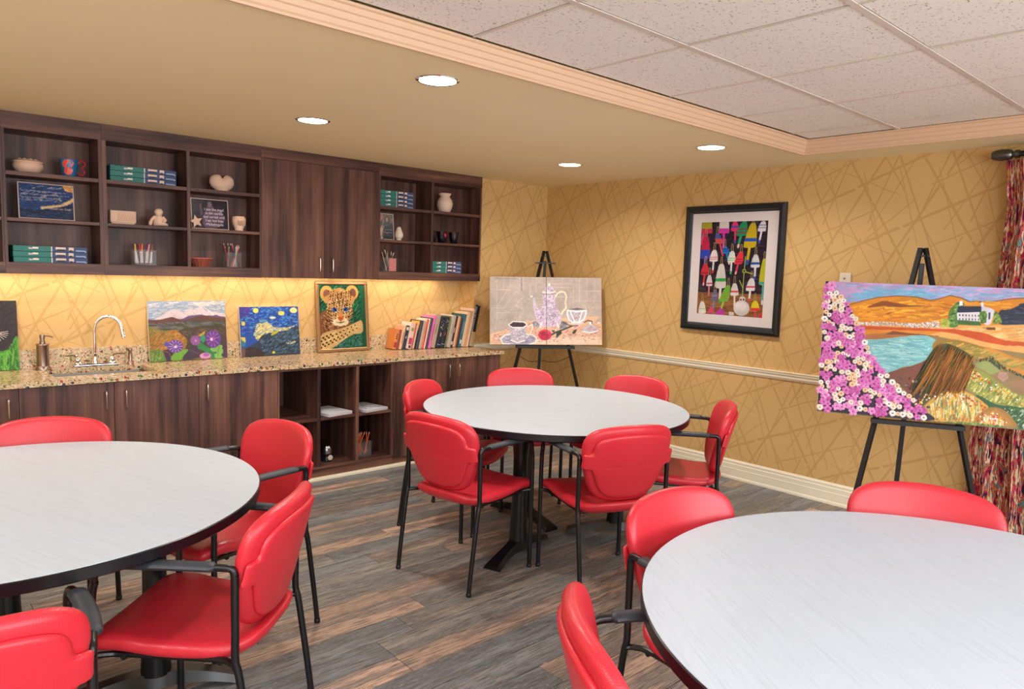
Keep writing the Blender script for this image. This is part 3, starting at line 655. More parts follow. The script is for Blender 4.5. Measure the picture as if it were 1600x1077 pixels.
('P','8a8038',[(-0.007,0.439),(0.103,0.437),(0.2,0.484),(0.3,0.51),(0.267,0.652),(0.08,0.71),(-0.012,0.727)]),
('P','b07830',[(-0.004,0.641),(0.195,0.539),(0.322,0.488),(0.426,0.492),(0.544,0.574),(0.669,0.601),(0.632,0.779),(0.294,0.819),(-0.003,0.804)]),
('S',['c89038','8a6a28','d8a850','a05828','6a7a34','b87838'],420,0.05,30,0.01,[(-0.004,0.456),(0.199,0.495),(0.404,0.497),(0.625,0.611),(0.634,0.757),(0.295,0.808),(-0.002,0.793)]),
('P','4f4434',[(0.466,0.504),(0.725,0.445),(0.943,0.429),(1.239,0.461),(1.255,0.924),(0.787,0.968),(0.509,0.986),(0.599,0.666)]),
('S',['7a5a48','3f4a34','8a7048','5a5460','6a3a34'],240,0.06,-15,0.01,[(0.476,0.516),(0.941,0.452),(1.226,0.484),(1.236,0.623),(0.663,0.668)]),
('P','5f9038',[(-0.009,0.814),(0.154,0.79),(0.243,0.937),(0.248,1.004),(-0.001,1.011)]),
('S',['7ab048','3f7028','a8c060','8a6a38'],160,0.04,50,0.008,[(-0.005,0.82),(0.172,0.813),(0.238,0.992),(0.005,0.995)]),
('P','4a3048',[(0.203,0.814),(0.296,0.797),(0.372,0.878),(0.341,0.998),(0.258,1.004)]),
('P','4a3850',[(0.608,0.812),(0.698,0.76),(0.798,0.844),(0.768,0.944),(0.508,0.997),(0.514,0.93)]),
('P','7ab83c',[(0.331,0.987),(0.343,0.91),(0.437,0.848),(0.523,0.819),(0.607,0.823),(0.536,0.909),(0.466,0.994)]),
('P','3a8a50',[(0.753,0.74),(0.81,0.708),(0.912,0.781),(1.016,0.855),(1.117,0.963),(1.092,0.996),(0.983,0.979),(0.862,0.858),(0.779,0.82)]),
('P','2fa070',[(0.819,0.596),(0.885,0.587),(0.895,0.667),(0.863,0.722),(0.813,0.675)]),
('P','d0a048',[(0.776,0.594),(0.908,0.508),(0.875,0.575),(0.819,0.607)]),
('P','8ac860',[(0.975,0.818),(1.112,0.767),(1.178,0.782),(1.173,0.839),(1.24,0.843),(1.225,0.888),(1.154,0.931),(1.171,0.989),(1.069,1.006),(1.031,0.936),(1.079,0.892),(0.993,0.865)]),
('L','7a6a30',0.008,[(1.121,0.785),(1.101,0.893),(1.094,0.973)]),
('P','5a3a58',[(1.211,0.53),(1.233,0.6),(1.261,0.994),(1.183,0.978),(1.187,0.805)]),
('L','8a6a40',0.007,[(0.535,0.797),(0.649,0.836),(0.772,0.899)]),
('L','9a7a44',0.007,[(0.202,0.825),(0.291,0.852),(0.335,0.942)]),
('E','7a50a8',0.403,0.757,0.123,0.109),
('E','8a58a0',0.732,0.671,0.086,0.084),
('E','7048a0',1.027,0.661,0.13,0.153),
('L','c8a0e0',0.01,[(0.408,0.758),(0.517,0.763)]),
('L','c8a0e0',0.01,[(0.408,0.758),(0.499,0.811)]),
('L','c8a0e0',0.01,[(0.408,0.758),(0.456,0.844)]),
('L','c8a0e0',0.01,[(0.408,0.758),(0.401,0.855)]),
('L','c8a0e0',0.01,[(0.408,0.758),(0.348,0.84)]),
('L','c8a0e0',0.01,[(0.408,0.758),(0.311,0.803)]),
('L','c8a0e0',0.01,[(0.408,0.758),(0.3,0.755)]),
('L','c8a0e0',0.01,[(0.408,0.758),(0.317,0.707)]),
('L','c8a0e0',0.01,[(0.408,0.758),(0.358,0.672)]),
('L','c8a0e0',0.01,[(0.408,0.758),(0.413,0.66)]),
('L','c8a0e0',0.01,[(0.408,0.758),(0.466,0.674)]),
('L','c8a0e0',0.01,[(0.408,0.758),(0.505,0.71)]),
('L','c8a0e0',0.01,[(0.408,0.758),(0.518,0.758)]),
('L','4a2f80',0.009,[(0.453,0.767),(0.516,0.789)]),
('L','4a2f80',0.009,[(0.444,0.779),(0.483,0.833)]),
('L','4a2f80',0.009,[(0.43,0.785),(0.43,0.857)]),
('L','4a2f80',0.009,[(0.414,0.785),(0.372,0.855)]),
('L','4a2f80',0.009,[(0.4,0.777),(0.323,0.827)]),
('L','4a2f80',0.009,[(0.393,0.765),(0.297,0.781)]),
('L','4a2f80',0.009,[(0.394,0.75),(0.3,0.729)]),
('L','4a2f80',0.009,[(0.403,0.738),(0.332,0.684)]),
('L','4a2f80',0.009,[(0.417,0.731),(0.384,0.659)]),
('L','4a2f80',0.009,[(0.433,0.732),(0.442,0.66)]),
('L','4a2f80',0.009,[(0.446,0.739),(0.492,0.686)]),
('L','4a2f80',0.009,[(0.454,0.751),(0.52,0.732)]),
('L','d070c8',0.008,[(0.999,0.659),(1.137,0.665)]),
('L','d070c8',0.008,[(0.999,0.659),(1.112,0.739)]),
('L','d070c8',0.008,[(0.999,0.659),(1.056,0.785)]),
('L','d070c8',0.008,[(0.999,0.659),(0.991,0.787)]),
('L','d070c8',0.008,[(0.999,0.659),(0.938,0.745)]),
('L','d070c8',0.008,[(0.999,0.659),(0.917,0.675)]),
('L','d070c8',0.008,[(0.999,0.659),(0.934,0.599)]),
('L','d070c8',0.008,[(0.999,0.659),(0.983,0.544)]),
('L','d070c8',0.008,[(0.999,0.659),(1.048,0.53)]),
('L','d070c8',0.008,[(0.999,0.659),(1.106,0.562)]),
('L','d070c8',0.008,[(0.999,0.659),(1.136,0.628)]),
('L','40307a',0.008,[(1.068,0.677),(1.137,0.706)]),
('L','40307a',0.008,[(1.051,0.702),(1.092,0.773)]),
('L','40307a',0.008,[(1.026,0.712),(1.023,0.8)]),
('L','40307a',0.008,[(1.001,0.704),(0.957,0.778)]),
('L','40307a',0.008,[(0.985,0.681),(0.915,0.715)]),
('L','40307a',0.008,[(0.984,0.651),(0.912,0.634)]),
('L','40307a',0.008,[(0.998,0.624),(0.949,0.562)]),
('L','40307a',0.008,[(1.022,0.61),(1.014,0.524)]),
('L','40307a',0.008,[(1.048,0.614),(1.083,0.533)]),
('L','40307a',0.008,[(1.066,0.634),(1.133,0.588)]),
('L','40307a',0.008,[(1.071,0.663),(1.146,0.668)]),
('L','c878c0',0.007,[(0.732,0.677),(0.807,0.674)]),
('L','c878c0',0.007,[(0.732,0.677),(0.786,0.721)]),
('L','c878c0',0.007,[(0.732,0.677),(0.739,0.744)]),
('L','c878c0',0.007,[(0.732,0.677),(0.689,0.733)]),
('L','c878c0',0.007,[(0.732,0.677),(0.66,0.693)]),
('L','c878c0',0.007,[(0.732,0.677),(0.665,0.643)]),
('L','c878c0',0.007,[(0.732,0.677),(0.701,0.606)]),
('L','c878c0',0.007,[(0.732,0.677),(0.752,0.6)]),
('L','c878c0',0.007,[(0.732,0.677),(0.794,0.627)]),
('E','f4e0f0',0.402,0.768,0.021,0.02),
('E','f8d0e8',0.997,0.662,0.022,0.027),
('E','e8a0d0',0.882,0.939,0.093,0.051),
('E','b068b8',0.9,0.923,0.054,0.028),
('E','5a50b8',0.267,0.718,0.036,0.038),
('E','e0a0d8',0.735,0.677,0.015,0.016)],
'night': [
('P','1f4fa8',[(-0.039,-0.07),(1.393,-0.042),(1.292,1.129),(-0.165,1.037)]),
('S',['1a3f98','2a68c0','3f88d0','16307c','5aa0d8','3a3a98'],900,0.06,10,0.018,[(0.006,-0.005),(1.256,0),(1.243,0.477),(0.006,0.56)]),
('S',['3a2a88','4a3a98'],160,0.05,-15,0.018,[(0.006,-0.005),(0.229,-0.006),(0.207,0.195),(0.024,0.211)]),
('S',['f0dc90','d0b860','a8b060','f4e8b0','8aa8b0'],420,0.06,20,0.016,[(0.264,0.572),(0.342,0.342),(0.587,0.317),(0.688,0.421),(0.98,0.444),(1.24,0.374),(0.998,0.49),(0.588,0.53),(0.339,0.687)]),
('P','2f3c50',[(0.337,0.709),(0.449,0.58),(0.675,0.545),(0.998,0.496),(1.246,0.443),(1.245,0.988),(0.001,0.994),(0.049,0.851)]),
('S',['3f5878','24303c','4a78b0','5a7890','1f2830','3f6a60'],420,0.07,25,0.016,[(0.383,0.689),(0.72,0.547),(1.239,0.454),(1.241,0.964),(0.409,0.974)]),
('P','b8b030',[(0.626,0.588),(0.655,0.521),(0.759,0.497),(0.802,0.516),(0.742,0.559),(0.648,0.594)]),
('P','33282e',[(0.001,0.994),(0.049,0.851),(0.206,0.804),(0.366,0.846),(0.49,0.944),(0.451,0.999)]),
('S',['4a3438','2c2028'],90,0.06,10,0.014,[(0.014,0.973),(0.058,0.863),(0.216,0.816),(0.466,0.954)]),
('P','2a7898',[(0.004,0.627),(0.095,0.631),(0.094,0.787),(0.012,0.793)]),
('P','d8c050',[(-0.01,0.604),(0.097,0.609),(0.101,0.72),(0.036,0.672)]),
('P','6a4a44',[(0.022,0.805),(0.089,0.831),(0.071,0.999),(0,1)]),
('E','f0d850',0.34,0.081,0.054,0.05),
('E','ecd460',0.872,0.142,0.068,0.045),
('E','f4e090',1.139,0.087,0.08,0.056),
('E','f0c85c',0.073,0.338,0.037,0.041),
('E','c8dcc0',0.684,0.231,0.067,0.025),
('E','5f98b8',0.479,0.291,0.088,0.027),
('E','d8c838',0.665,0.937,0.032,0.025),
('S',['e8e0a0','c8c890'],30,0.02,10,0.012,[(0.929,0.739),(1.151,0.726),(1.147,0.773),(0.925,0.784)])],
'cub': [
('P','1f5a40',[(-0.049,-0.058),(0.895,-0.085),(0.843,1.083),(-0.128,1.056)]),
('S',['2f8050','14402c','3a9a68','1a5038','0f3424'],400,0.14,50,0.016,[(0.006,0.006),(0.733,0.006),(0.734,0.994),(0.007,0.988)]),
('S',['3f7a74','24504c','5a908c'],300,0.03,30,0.01,[(0.2,0.981),(0.417,0.865),(0.727,0.76),(0.735,0.988)]),
('P','8a5838',[(0.007,0.489),(0.121,0.405),(0.232,0.537),(0.512,0.586),(0.507,0.659),(0.084,0.752),(0.012,0.751)]),
('S',['5a3424','b07850','3a2018','c89868'],220,0.05,-40,0.012,[(0.011,0.513),(0.131,0.429),(0.231,0.549),(0.484,0.635),(0.084,0.74)]),
('E','d0a058',0.142,0.147,0.111,0.126),
('E','d0a058',0.578,0.127,0.112,0.117),
('E','8a5a48',0.141,0.153,0.058,0.074),
('E','7a4c44',0.594,0.135,0.058,0.074),
('P','c89858',[(0.05,0.214),(0.116,0.297),(0.252,0.26),(0.262,0.127)]),
('P','c89858',[(0.472,0.123),(0.462,0.257),(0.583,0.317),(0.642,0.206)]),
('E','bc8c58',0.357,0.307,0.211,0.254),
('E','c09058',0.356,0.428,0.225,0.182),
('S',['d8b078','b08048','e4c898','946434'],620,0.035,90,0.01,[(0.172,0.2),(0.377,0.07),(0.543,0.17),(0.576,0.403),(0.487,0.586),(0.192,0.585),(0.122,0.381)]),
('E','f0dcb0',0.363,0.586,0.137,0.072),
('E','e8cc90',0.369,0.513,0.074,0.073),
('E','3a2018',0.179,0.104,0.012,0.011),
('E','3a2018',0.256,0.152,0.009,0.011),
('E','3a2018',0.335,0.2,0.009,0.011),
('E','3a2018',0.414,0.249,0.012,0.011),
('E','3a2018',0.494,0.298,0.009,0.011),
('E','3a2018',0.179,0.351,0.008,0.011),
('E','3a2018',0.257,0.4,0.012,0.01),
('E','3a2018',0.335,0.449,0.009,0.011),
('E','3a2018',0.414,0.498,0.009,0.011),
('E','3a2018',0.527,0.108,0.012,0.011),
('E','3a2018',0.211,0.164,0.008,0.011),
('E','3a2018',0.289,0.212,0.008,0.011),
('E','3a2018',0.367,0.261,0.013,0.011),
('E','3a2018',0.447,0.31,0.009,0.011),
('E','3a2018',0.527,0.359,0.008,0.011),
('E','3a2018',0.211,0.411,0.012,0.01),
('E','3a2018',0.289,0.46,0.008,0.011),
('E','3a2018',0.368,0.509,0.008,0.011),
('E','3a2018',0.48,0.12,0.012,0.011),
('E','3a2018',0.56,0.169,0.009,0.011),
('E','3a2018',0.243,0.223,0.008,0.011),
('E','3a2018',0.321,0.272,0.012,0.011),
('E','3a2018',0.4,0.321,0.009,0.011),
('E','3a2018',0.48,0.37,0.008,0.011),
('E','3a2018',0.165,0.422,0.012,0.01),
('E','3a2018',0.243,0.471,0.008,0.011),
('E','3a2018',0.321,0.52,0.009,0.011),
('E','3a2018',0.433,0.132,0.012,0.011),
('E','3a2018',0.513,0.181,0.008,0.011),
('E','3a2018',0.197,0.235,0.008,0.011),
('E','3a2018',0.275,0.284,0.012,0.01),
('E','3a2018',0.354,0.332,0.008,0.011),
('E','3a2018',0.433,0.382,0.008,0.011),
('E','3a2018',0.513,0.431,0.012,0.011),
('E','3a2018',0.197,0.482,0.009,0.011),
('E','3a2018',0.275,0.531,0.009,0.011),
('E','3a2018',0.386,0.144,0.012,0.011),
('E','3a2018',0.465,0.192,0.009,0.011),
('E','3a2018',0.546,0.241,0.008,0.011),
('E','3a2018',0.229,0.295,0.012,0.011),
('E','3a2018',0.307,0.344,0.009,0.011),
('E','3a2018',0.386,0.393,0.009,0.011),
('E','3a2018',0.466,0.442,0.012,0.011),
('E','3a2018',0.152,0.493,0.008,0.01),
('E','3a2018',0.261,0.107,0.009,0.011),
('E','3a2018',0.34,0.155,0.012,0.011),
('E','3a2018',0.419,0.204,0.008,0.011),
('E','3a2018',0.498,0.253,0.009,0.011),
('E','3a2018',0.183,0.306,0.012,0.011),
('E','3a2018',0.261,0.355,0.009,0.011),
('E','3a2018',0.34,0.404,0.008,0.011),
('E','3a2018',0.419,0.453,0.012,0.011),
('E','3a2018',0.498,0.503,0.009,0.011),
('E','3a2018',0.215,0.119,0.009,0.011),
('E','3a2018',0.293,0.167,0.013,0.011),
('E','3a2018',0.372,0.216,0.009,0.011),
('E','3a2018',0.451,0.265,0.009,0.011),
('E','3a2018',0.531,0.314,0.013,0.011),
('E','3a2018',0.215,0.366,0.009,0.011),
('E','3a2018',0.293,0.415,0.009,0.011),
('E','3a2018',0.372,0.465,0.012,0.01),
('E','3a2018',0.451,0.514,0.009,0.011),
('E','3a2018',0.565,0.123,0.008,0.011),
('E','3a2018',0.247,0.179,0.012,0.011),
('E','3a2018',0.326,0.227,0.008,0.011),
('E','3a2018',0.405,0.276,0.008,0.011),
('E','3a2018',0.484,0.325,0.013,0.011),
('E','3a2018',0.17,0.377,0.008,0.011),
('E','3a2018',0.247,0.426,0.009,0.011),
('E','3a2018',0.326,0.476,0.012,0.01),
('E','3a2018',0.405,0.525,0.008,0.011),
('E','3a2018',0.517,0.135,0.009,0.011),
('E','3a2018',0.201,0.19,0.013,0.011),
('E','3a2018',0.279,0.239,0.009,0.011),
('E','3a2018',0.358,0.287,0.009,0.011),
('E','3a2018',0.437,0.337,0.013,0.011),
('E','3a2018',0.517,0.386,0.009,0.011),
('E','3a2018',0.202,0.437,0.008,0.011),
('E','3a2018',0.28,0.486,0.012,0.011),
('E','3a2018',0.358,0.536,0.009,0.011),
('E','3a2018',0.47,0.147,0.009,0.011),
('E','3a2018',0.55,0.196,0.013,0.011),
('E','3a2018',0.233,0.25,0.009,0.011),
('E','3a2018',0.312,0.299,0.008,0.011),
('E','3a2018',0.391,0.348,0.012,0.011),
('L','3a2018',0.013,[(0.142,0.441),(0.211,0.489)]),
('L','3a2018',0.013,[(0.145,0.489),(0.214,0.537)]),
('L','3a2018',0.013,[(0.159,0.537),(0.229,0.573)]),
('L','3a2018',0.013,[(0.575,0.415),(0.508,0.47)]),
('L','3a2018',0.013,[(0.572,0.464),(0.498,0.519)]),
('L','3a2018',0.013,[(0.555,0.513),(0.477,0.562)]),
('L','3a2018',0.013,[(0.252,0.26),(0.259,0.332)]),
('L','3a2018',0.013,[(0.487,0.257),(0.469,0.33)]),
('L','3a2018',0.013,[(0.323,0.125),(0.323,0.21)]),
('L','3a2018',0.013,[(0.398,0.112),(0.391,0.209)]),
('L','3a2018',0.013,[(0.341,0.222),(0.347,0.307)]),
('L','3a2018',0.013,[(0.427,0.221),(0.415,0.306)]),
('L','3a2018',0.013,[(0.133,0.393),(0.204,0.417)]),
('L','3a2018',0.013,[(0.566,0.366),(0.502,0.391)]),
('P','f4ecd8',[(0.209,0.356),(0.257,0.368),(0.32,0.416),(0.312,0.446),(0.241,0.417)]),
('P','f4ecd8',[(0.512,0.342),(0.454,0.367),(0.407,0.416),(0.417,0.44),(0.488,0.403)]),
('E','1f5ac0',0.267,0.396,0.041,0.031),
('E','1f5ac0',0.458,0.391,0.043,0.032),
('E','0c1c40',0.269,0.396,0.014,0.014),
('E','0c1c40',0.456,0.391,0.013,0.015),
('L','1c1008',0.012,[(0.222,0.374),(0.263,0.366),(0.319,0.44)]),
('L','1c1008',0.012,[(0.504,0.367),(0.46,0.361),(0.411,0.434)]),
('P','d8884a',[(0.331,0.44),(0.405,0.44),(0.41,0.537),(0.364,0.574),(0.318,0.537)]),
('P','c05838',[(0.32,0.507),(0.412,0.507),(0.396,0.556),(0.36,0.574),(0.326,0.552)]),
('L','2a1810',0.012,[(0.36,0.574),(0.358,0.6),(0.289,0.585)]),
('L','2a1810',0.012,[(0.358,0.6),(0.438,0.58)]),
('L','3a2418',0.01,[(0.285,0.646),(0.354,0.664),(0.433,0.641)]),
('L','f0e8d8',0.004,[(0.314,0.586),(0.183,0.537)]),
('L','f0e8d8',0.004,[(0.313,0.598),(0.168,0.585)]),
('L','f0e8d8',0.004,[(0.413,0.586),(0.567,0.519)]),
('L','f0e8d8',0.004,[(0.412,0.598),(0.563,0.574)]),
('P','d4b078',[(-0.004,0.81),(0.133,0.728),(0.331,0.694),(0.508,0.647),(0.638,0.593),(0.734,0.575),(0.74,0.754),(0.547,0.794),(0.391,0.877),(0.262,0.958),(0.162,0.998),(0.006,1.006)]),
('S',['ecc87c','cc9844','f4dc9c'],240,0.04,20,0.01,[(0.013,0.822),(0.33,0.706),(0.727,0.593),(0.728,0.735),(0.392,0.865),(0.163,0.986),(0.012,0.994)]),
('E','33201a',0.053,0.825,0.018,0.014),
('E','33201a',0.117,0.8,0.017,0.014),
('E','33201a',0.182,0.775,0.016,0.013),
('E','33201a',0.021,0.875,0.018,0.014),
('E','33201a',0.085,0.85,0.017,0.013),
('E','33201a',0.149,0.824,0.017,0.014),
('E','33201a',0.214,0.799,0.016,0.013),
('E','33201a',0.279,0.773,0.015,0.013),
('E','33201a',0.345,0.748,0.014,0.012),
('E','33201a',0.411,0.722,0.014,0.011),
('E','33201a',0.478,0.696,0.012,0.011),
('E','33201a',0.545,0.67,0.012,0.01),
('E','33201a',0.612,0.643,0.011,0.01),
('E','33201a',0.046,0.925,0.018,0.014),
('E','33201a',0.11,0.9,0.017,0.014),
('E','33201a',0.175,0.875,0.016,0.013),
('E','33201a',0.24,0.85,0.015,0.013),
('E','33201a',0.305,0.824,0.015,0.013),
('E','33201a',0.371,0.799,0.014,0.012),
('E','33201a',0.437,0.773,0.013,0.012),
('E','33201a',0.504,0.747,0.012,0.011),
('E','33201a',0.571,0.721,0.012,0.011),
('E','33201a',0.639,0.695,0.011,0.01),
('E','33201a',0.014,0.974,0.018,0.014),
('E','33201a',0.078,0.95,0.017,0.013),
('E','33201a',0.142,0.925,0.016,0.013),
('E','33201a',0.207,0.9,0.015,0.013),
('E','33201a',0.272,0.874,0.015,0.013),
('E','33201a',0.338,0.849,0.014,0.012),
('E','33201a',0.404,0.824,0.013,0.011),
('E','33201a',0.47,0.798,0.013,0.011),
('E','dcae5c',0.693,0.538,0.001,0.001)],
'teapot': [
('P','b3a49c',[(-0.058,-0.08),(1.779,-0.087),(1.747,1.103),(-0.047,1.102)]),
('S',['a89a94','c0b0a8','9c9490','b8aca4'],900,0.03,0,0.005,[(0,0.006),(1.667,0.006),(1.664,0.822),(0.001,0.823)]),
('S',['8f8884','bdb2aa'],700,0.03,90,0.004,[(0.002,0.319),(1.658,0.349),(1.664,0.822),(0.001,0.823)]),
('L','cdbdb4',0.006,[(0.103,0.045),(0.107,0.712)]),
('L','cdbdb4',0.006,[(0.205,0.022),(0.206,0.205)]),
('L','cdbdb4',0.006,[(0.297,0.005),(0.297,0.159)]),
('L','cdbdb4',0.006,[(0.491,0.01),(0.49,0.204)]),
('L','cdbdb4',0.006,[(0.593,0.09),(0.592,0.295)]),
('L','cdbdb4',0.006,[(0.685,0.015),(0.684,0.26)]),
('L','cdbdb4',0.006,[(1.339,0.007),(1.333,0.338)]),
('L','cdbdb4',0.006,[(1.448,0.007),(1.441,0.338)]),
('L','cdbdb4',0.006,[(1.563,0.006),(1.556,0.338)]),
('L','cdbdb4',0.006,[(1.245,0.099),(1.236,0.643)]),
('L','cdbdb4',0.006,[(1.075,0.008),(1.073,0.1)]),
('L','cdbdb4',0.006,[(1.424,0.338),(1.422,0.463)]),
('L','cdbdb4',0.006,[(0.013,0.194),(0.32,0.193)]),
('L','cdbdb4',0.006,[(0.015,0.466),(0.196,0.465)]),
('L','cdbdb4',0.006,[(0.083,0.533),(0.399,0.532)]),
('L','cdbdb4',0.006,[(0.696,0.152),(1.233,0.151)]),
('L','cdbdb4',0.006,[(0.879,0.1),(1.234,0.099)]),
('L','cdbdb4',0.006,[(1.253,0.35),(1.653,0.349)]),
('L','cdbdb4',0.006,[(1.244,0.202),(1.656,0.201)]),
('L','cdbdb4',0.006,[(0.445,0.532),(0.444,0.656)]),
('L','cdbdb4',0.006,[(0.084,0.645),(0.085,0.801)]),
('L','cdbdb4',0.006,[(0.285,0.148),(0.094,0.465)]),
('L','cdbdb4',0.006,[(0.388,0.216),(0.184,0.488)]),
('L','cdbdb4',0.006,[(0.342,0.193),(0.626,0.363)]),
('L','cdbdb4',0.006,[(0.49,0.295),(0.275,0.533)]),
('L','cdbdb4',0.006,[(0.581,0.374),(0.422,0.622)]),
('L','cdbdb4',0.006,[(0.218,0.296),(0.32,0.352)]),
('L','cdbdb4',0.006,[(0.184,0.477),(0.286,0.538)]),
('L','cdbdb4',0.006,[(0.365,0.409),(0.512,0.498)]),
('L','cdbdb4',0.006,[(0.695,0.317),(0.786,0.317)]),
('L','cdbdb4',0.006,[(0.968,0.294),(1.231,0.293)]),
('L','5a4c4c',0.007,[(0.468,0.016),(0.47,0.204)]),
('L','6a5a58',0.005,[(0.08,0.028),(0.411,0.031)]),
('P','d8b090',[(0.002,1),(0.007,0.856),(0.231,0.779),(0.399,0.7),(0.58,0.644),(0.648,0.644),(1.124,0.599),(1.635,0.581),(1.577,0.643),(1.672,0.71),(1.667,1)]),
('P','e4c8b0',[(0.579,1),(0.669,0.912),(1.074,0.889),(1.64,0.878),(1.667,1)]),
('S',['c05878','e8b8a0','b08890','8a7078','e0c0b0','d890a0','f0d8c8','a84860'],500,0.03,10,0.01,[(0.019,0.989),(0.018,0.879),(0.58,0.644),(1.078,0.644),(1.645,0.643),(1.661,0.933)]),
('S',['8f8890','6a6870','a8a0a8'],70,0.04,5,0.02,[(0.625,0.667),(0.738,0.644),(0.737,0.756),(0.647,0.745)]),
('S',['8f8890','7a7880'],70,0.04,5,0.02,[(1.032,0.644),(1.145,0.666),(1.133,0.756),(1.031,0.756)]),
('P','c8bccc',[(0.786,0.237),(0.957,0.237),(0.973,0.419),(1.034,0.509),(1.061,0.599),(1.032,0.7),(0.918,0.736),(0.783,0.734),(0.715,0.689),(0.671,0.588),(0.637,0.419),(0.632,0.323),(0.666,0.317),(0.683,0.419),(0.716,0.487),(0.773,0.453),(0.796,0.408)]),
('S',['d8d0e4','b890b8','a898b8','e8e0ec','c070a0','9088a8','dccce0'],700,0.018,40,0.01,[(0.792,0.243),(0.952,0.243),(0.973,0.419),(1.056,0.599),(1.02,0.7),(0.918,0.728),(0.783,0.725),(0.693,0.644),(0.654,0.419),(0.683,0.419),(0.728,0.498),(0.791,0.408)]),
('P','c8bccc',[(0.798,0.217),(0.821,0.158),(0.879,0.129),(0.936,0.157),(0.958,0.22)]),
('S',['d8d0e4','b070a0','9088a8'],90,0.015,40,0.008,[(0.804,0.212),(0.879,0.135),(0.952,0.214)]),
('L','ecd8cc',0.022,[(0.784,0.224),(0.878,0.232),(0.967,0.216)]),
('L','6a4058',0.007,[(0.781,0.251),(0.877,0.258),(0.967,0.243)]),
('E','f4e8e0',0.881,0.112,0.016,0.023),
('L','ecd8b8',0.026,[(0.974,0.288),(1.003,0.237),(1.061,0.212),(1.112,0.225),(1.137,0.282),(1.121,0.373),(1.131,0.452),(1.079,0.509),(1.062,0.548)]),
('L','e8dcd8',0.022,[(0.76,0.689),(0.737,0.745)]),
('L','e8dcd8',0.022,[(0.998,0.689),(1.017,0.742)]),
('E','f0e4e4',0.615,0.289,0.016,0.014),
('P','6a6068',[(1.165,0.475),(1.296,0.452),(1.421,0.472),(1.296,0.486)]),
('P','b8aeb8',[(1.148,0.486),(1.432,0.491),(1.408,0.598),(1.338,0.666),(1.213,0.666),(1.158,0.587)]),
('S',['d8d0d8','b080a0','a8a0b0'],120,0.018,50,0.008,[(1.17,0.52),(1.409,0.519),(1.327,0.649),(1.214,0.649)]),
('L','f4eeee',0.02,[(1.15,0.492),(1.147,0.554),(1.174,0.632),(1.225,0.666),(1.332,0.666),(1.396,0.621),(1.425,0.553),(1.432,0.491),(1.295,0.508),(1.15,0.492)]),
('L','f4eeee',0.016,[(1.193,0.509),(1.259,0.66)]),
('L','f4eeee',0.016,[(1.369,0.508),(1.321,0.66)]),
('L','d8c0d0',0.018,[(1.179,0.679),(1.281,0.699),(1.383,0.675)]),
('P','c4bcc8',[(1.375,0.8),(1.416,0.733),(1.491,0.699),(1.564,0.722),(1.608,0.789),(1.494,0.822)]),
('S',['d8d0dc','a090a8','c88090'],90,0.018,20,0.008,[(1.392,0.789),(1.49,0.71),(1.591,0.783)]),
('L','f4eeee',0.016,[(1.37,0.8),(1.482,0.824),(1.608,0.791)]),
('L','3a2a30',0.014,[(1.4,0.666),(1.452,0.638),(1.514,0.649),(1.519,0.682)]),
('E','f4eef0',1.494,0.679,0.019,0.022),
('P','a8a0b4',[(0.158,0.901),(0.242,0.867),(0.579,0.856),(0.686,0.912),(0.646,0.983),(0.489,1),(0.243,1)]),
('L','f0e8e4',0.016,[(0.287,0.989),(0.192,0.989),(0.158,0.917),(0.22,0.862),(0.309,0.845)]),
('L','f0e8e4',0.016,[(0.523,0.845),(0.624,0.856),(0.686,0.9),(0.668,0.967),(0.579,0.994)]),
('S',['8a84a0','c0bacc','706a88'],200,0.025,10,0.01,[(0.186,0.912),(0.287,0.878),(0.579,0.873),(0.658,0.912),(0.579,0.978),(0.243,0.983)]),
('P','b4acb8',[(0.281,0.723),(0.54,0.728),(0.523,0.889),(0.478,0.956),(0.366,0.956),(0.31,0.901)]),
('S',['d0c8d4','8a8494','e0d8e0','b088a0'],260,0.018,60,0.009,[(0.298,0.74),(0.529,0.739),(0.512,0.9),(0.444,0.945),(0.332,0.912)]),
('P','f4ece8',[(0.264,0.712),(0.337,0.654),(0.506,0.661),(0.557,0.711),(0.489,0.758),(0.332,0.756)]),
('P','3a2830',[(0.284,0.712),(0.345,0.669),(0.499,0.676),(0.537,0.709),(0.484,0.743),(0.337,0.742)]),
('L','ecd8c8',0.016,[(0.557,0.734),(0.625,0.7),(0.625,0.756),(0.602,0.823),(0.534,0.9)]),
('L','e8d8dc',0.022,[(0.31,0.934),(0.399,0.972),(0.511,0.939)]),
('L','2c3a34',0.022,[(0.906,0.856),(0.985,0.811),(1.098,0.772),(1.212,0.722)]),
('L','2c3a34',0.012,[(1.077,0.666),(1.145,0.7),(1.212,0.722),(1.303,0.711)]),
('P','2f3c38',[(0.985,0.8),(1.053,0.789),(1.064,0.834),(1.018,0.867),(0.978,0.911),(0.979,0.856)]),
('P','2f3c38',[(1.222,0.811),(1.257,0.772),(1.291,0.778),(1.261,0.833),(1.222,0.839)]),
('P','2f3c38',[(0.906,0.784),(0.963,0.789),(0.94,0.823)]),
('E','d02848',0.81,0.856,0.099,0.08),
('E','a01838',0.799,0.85,0.045,0.038),
('E','e04060',0.85,0.823,0.033,0.024),
('L','801028',0.01,[(0.737,0.834),(0.782,0.812),(0.838,0.823),(0.86,0.867),(0.815,0.9),(0.759,0.889)]),
('E','c02040',0.804,0.9,0.067,0.034),
('L','5a5058',0.006,[(0.837,0.003),(0.831,0.998)])],
'buoys': [
('P','2a2230',[(-0.06,-0.057),(0.753,-0.038),(0.813,1.077),(-0.002,1.15)]),
('S',['1c1824','3a3040','241c28'],260,0.1,0,0.02,[(-0,-0),(0.696,0.012),(0.698,0.995),(0.002,0.994)]),
('P','8a5a38',[(-0.021,0.764),(0.735,0.755),(0.752,1.064),(-0.003,1.13)]),
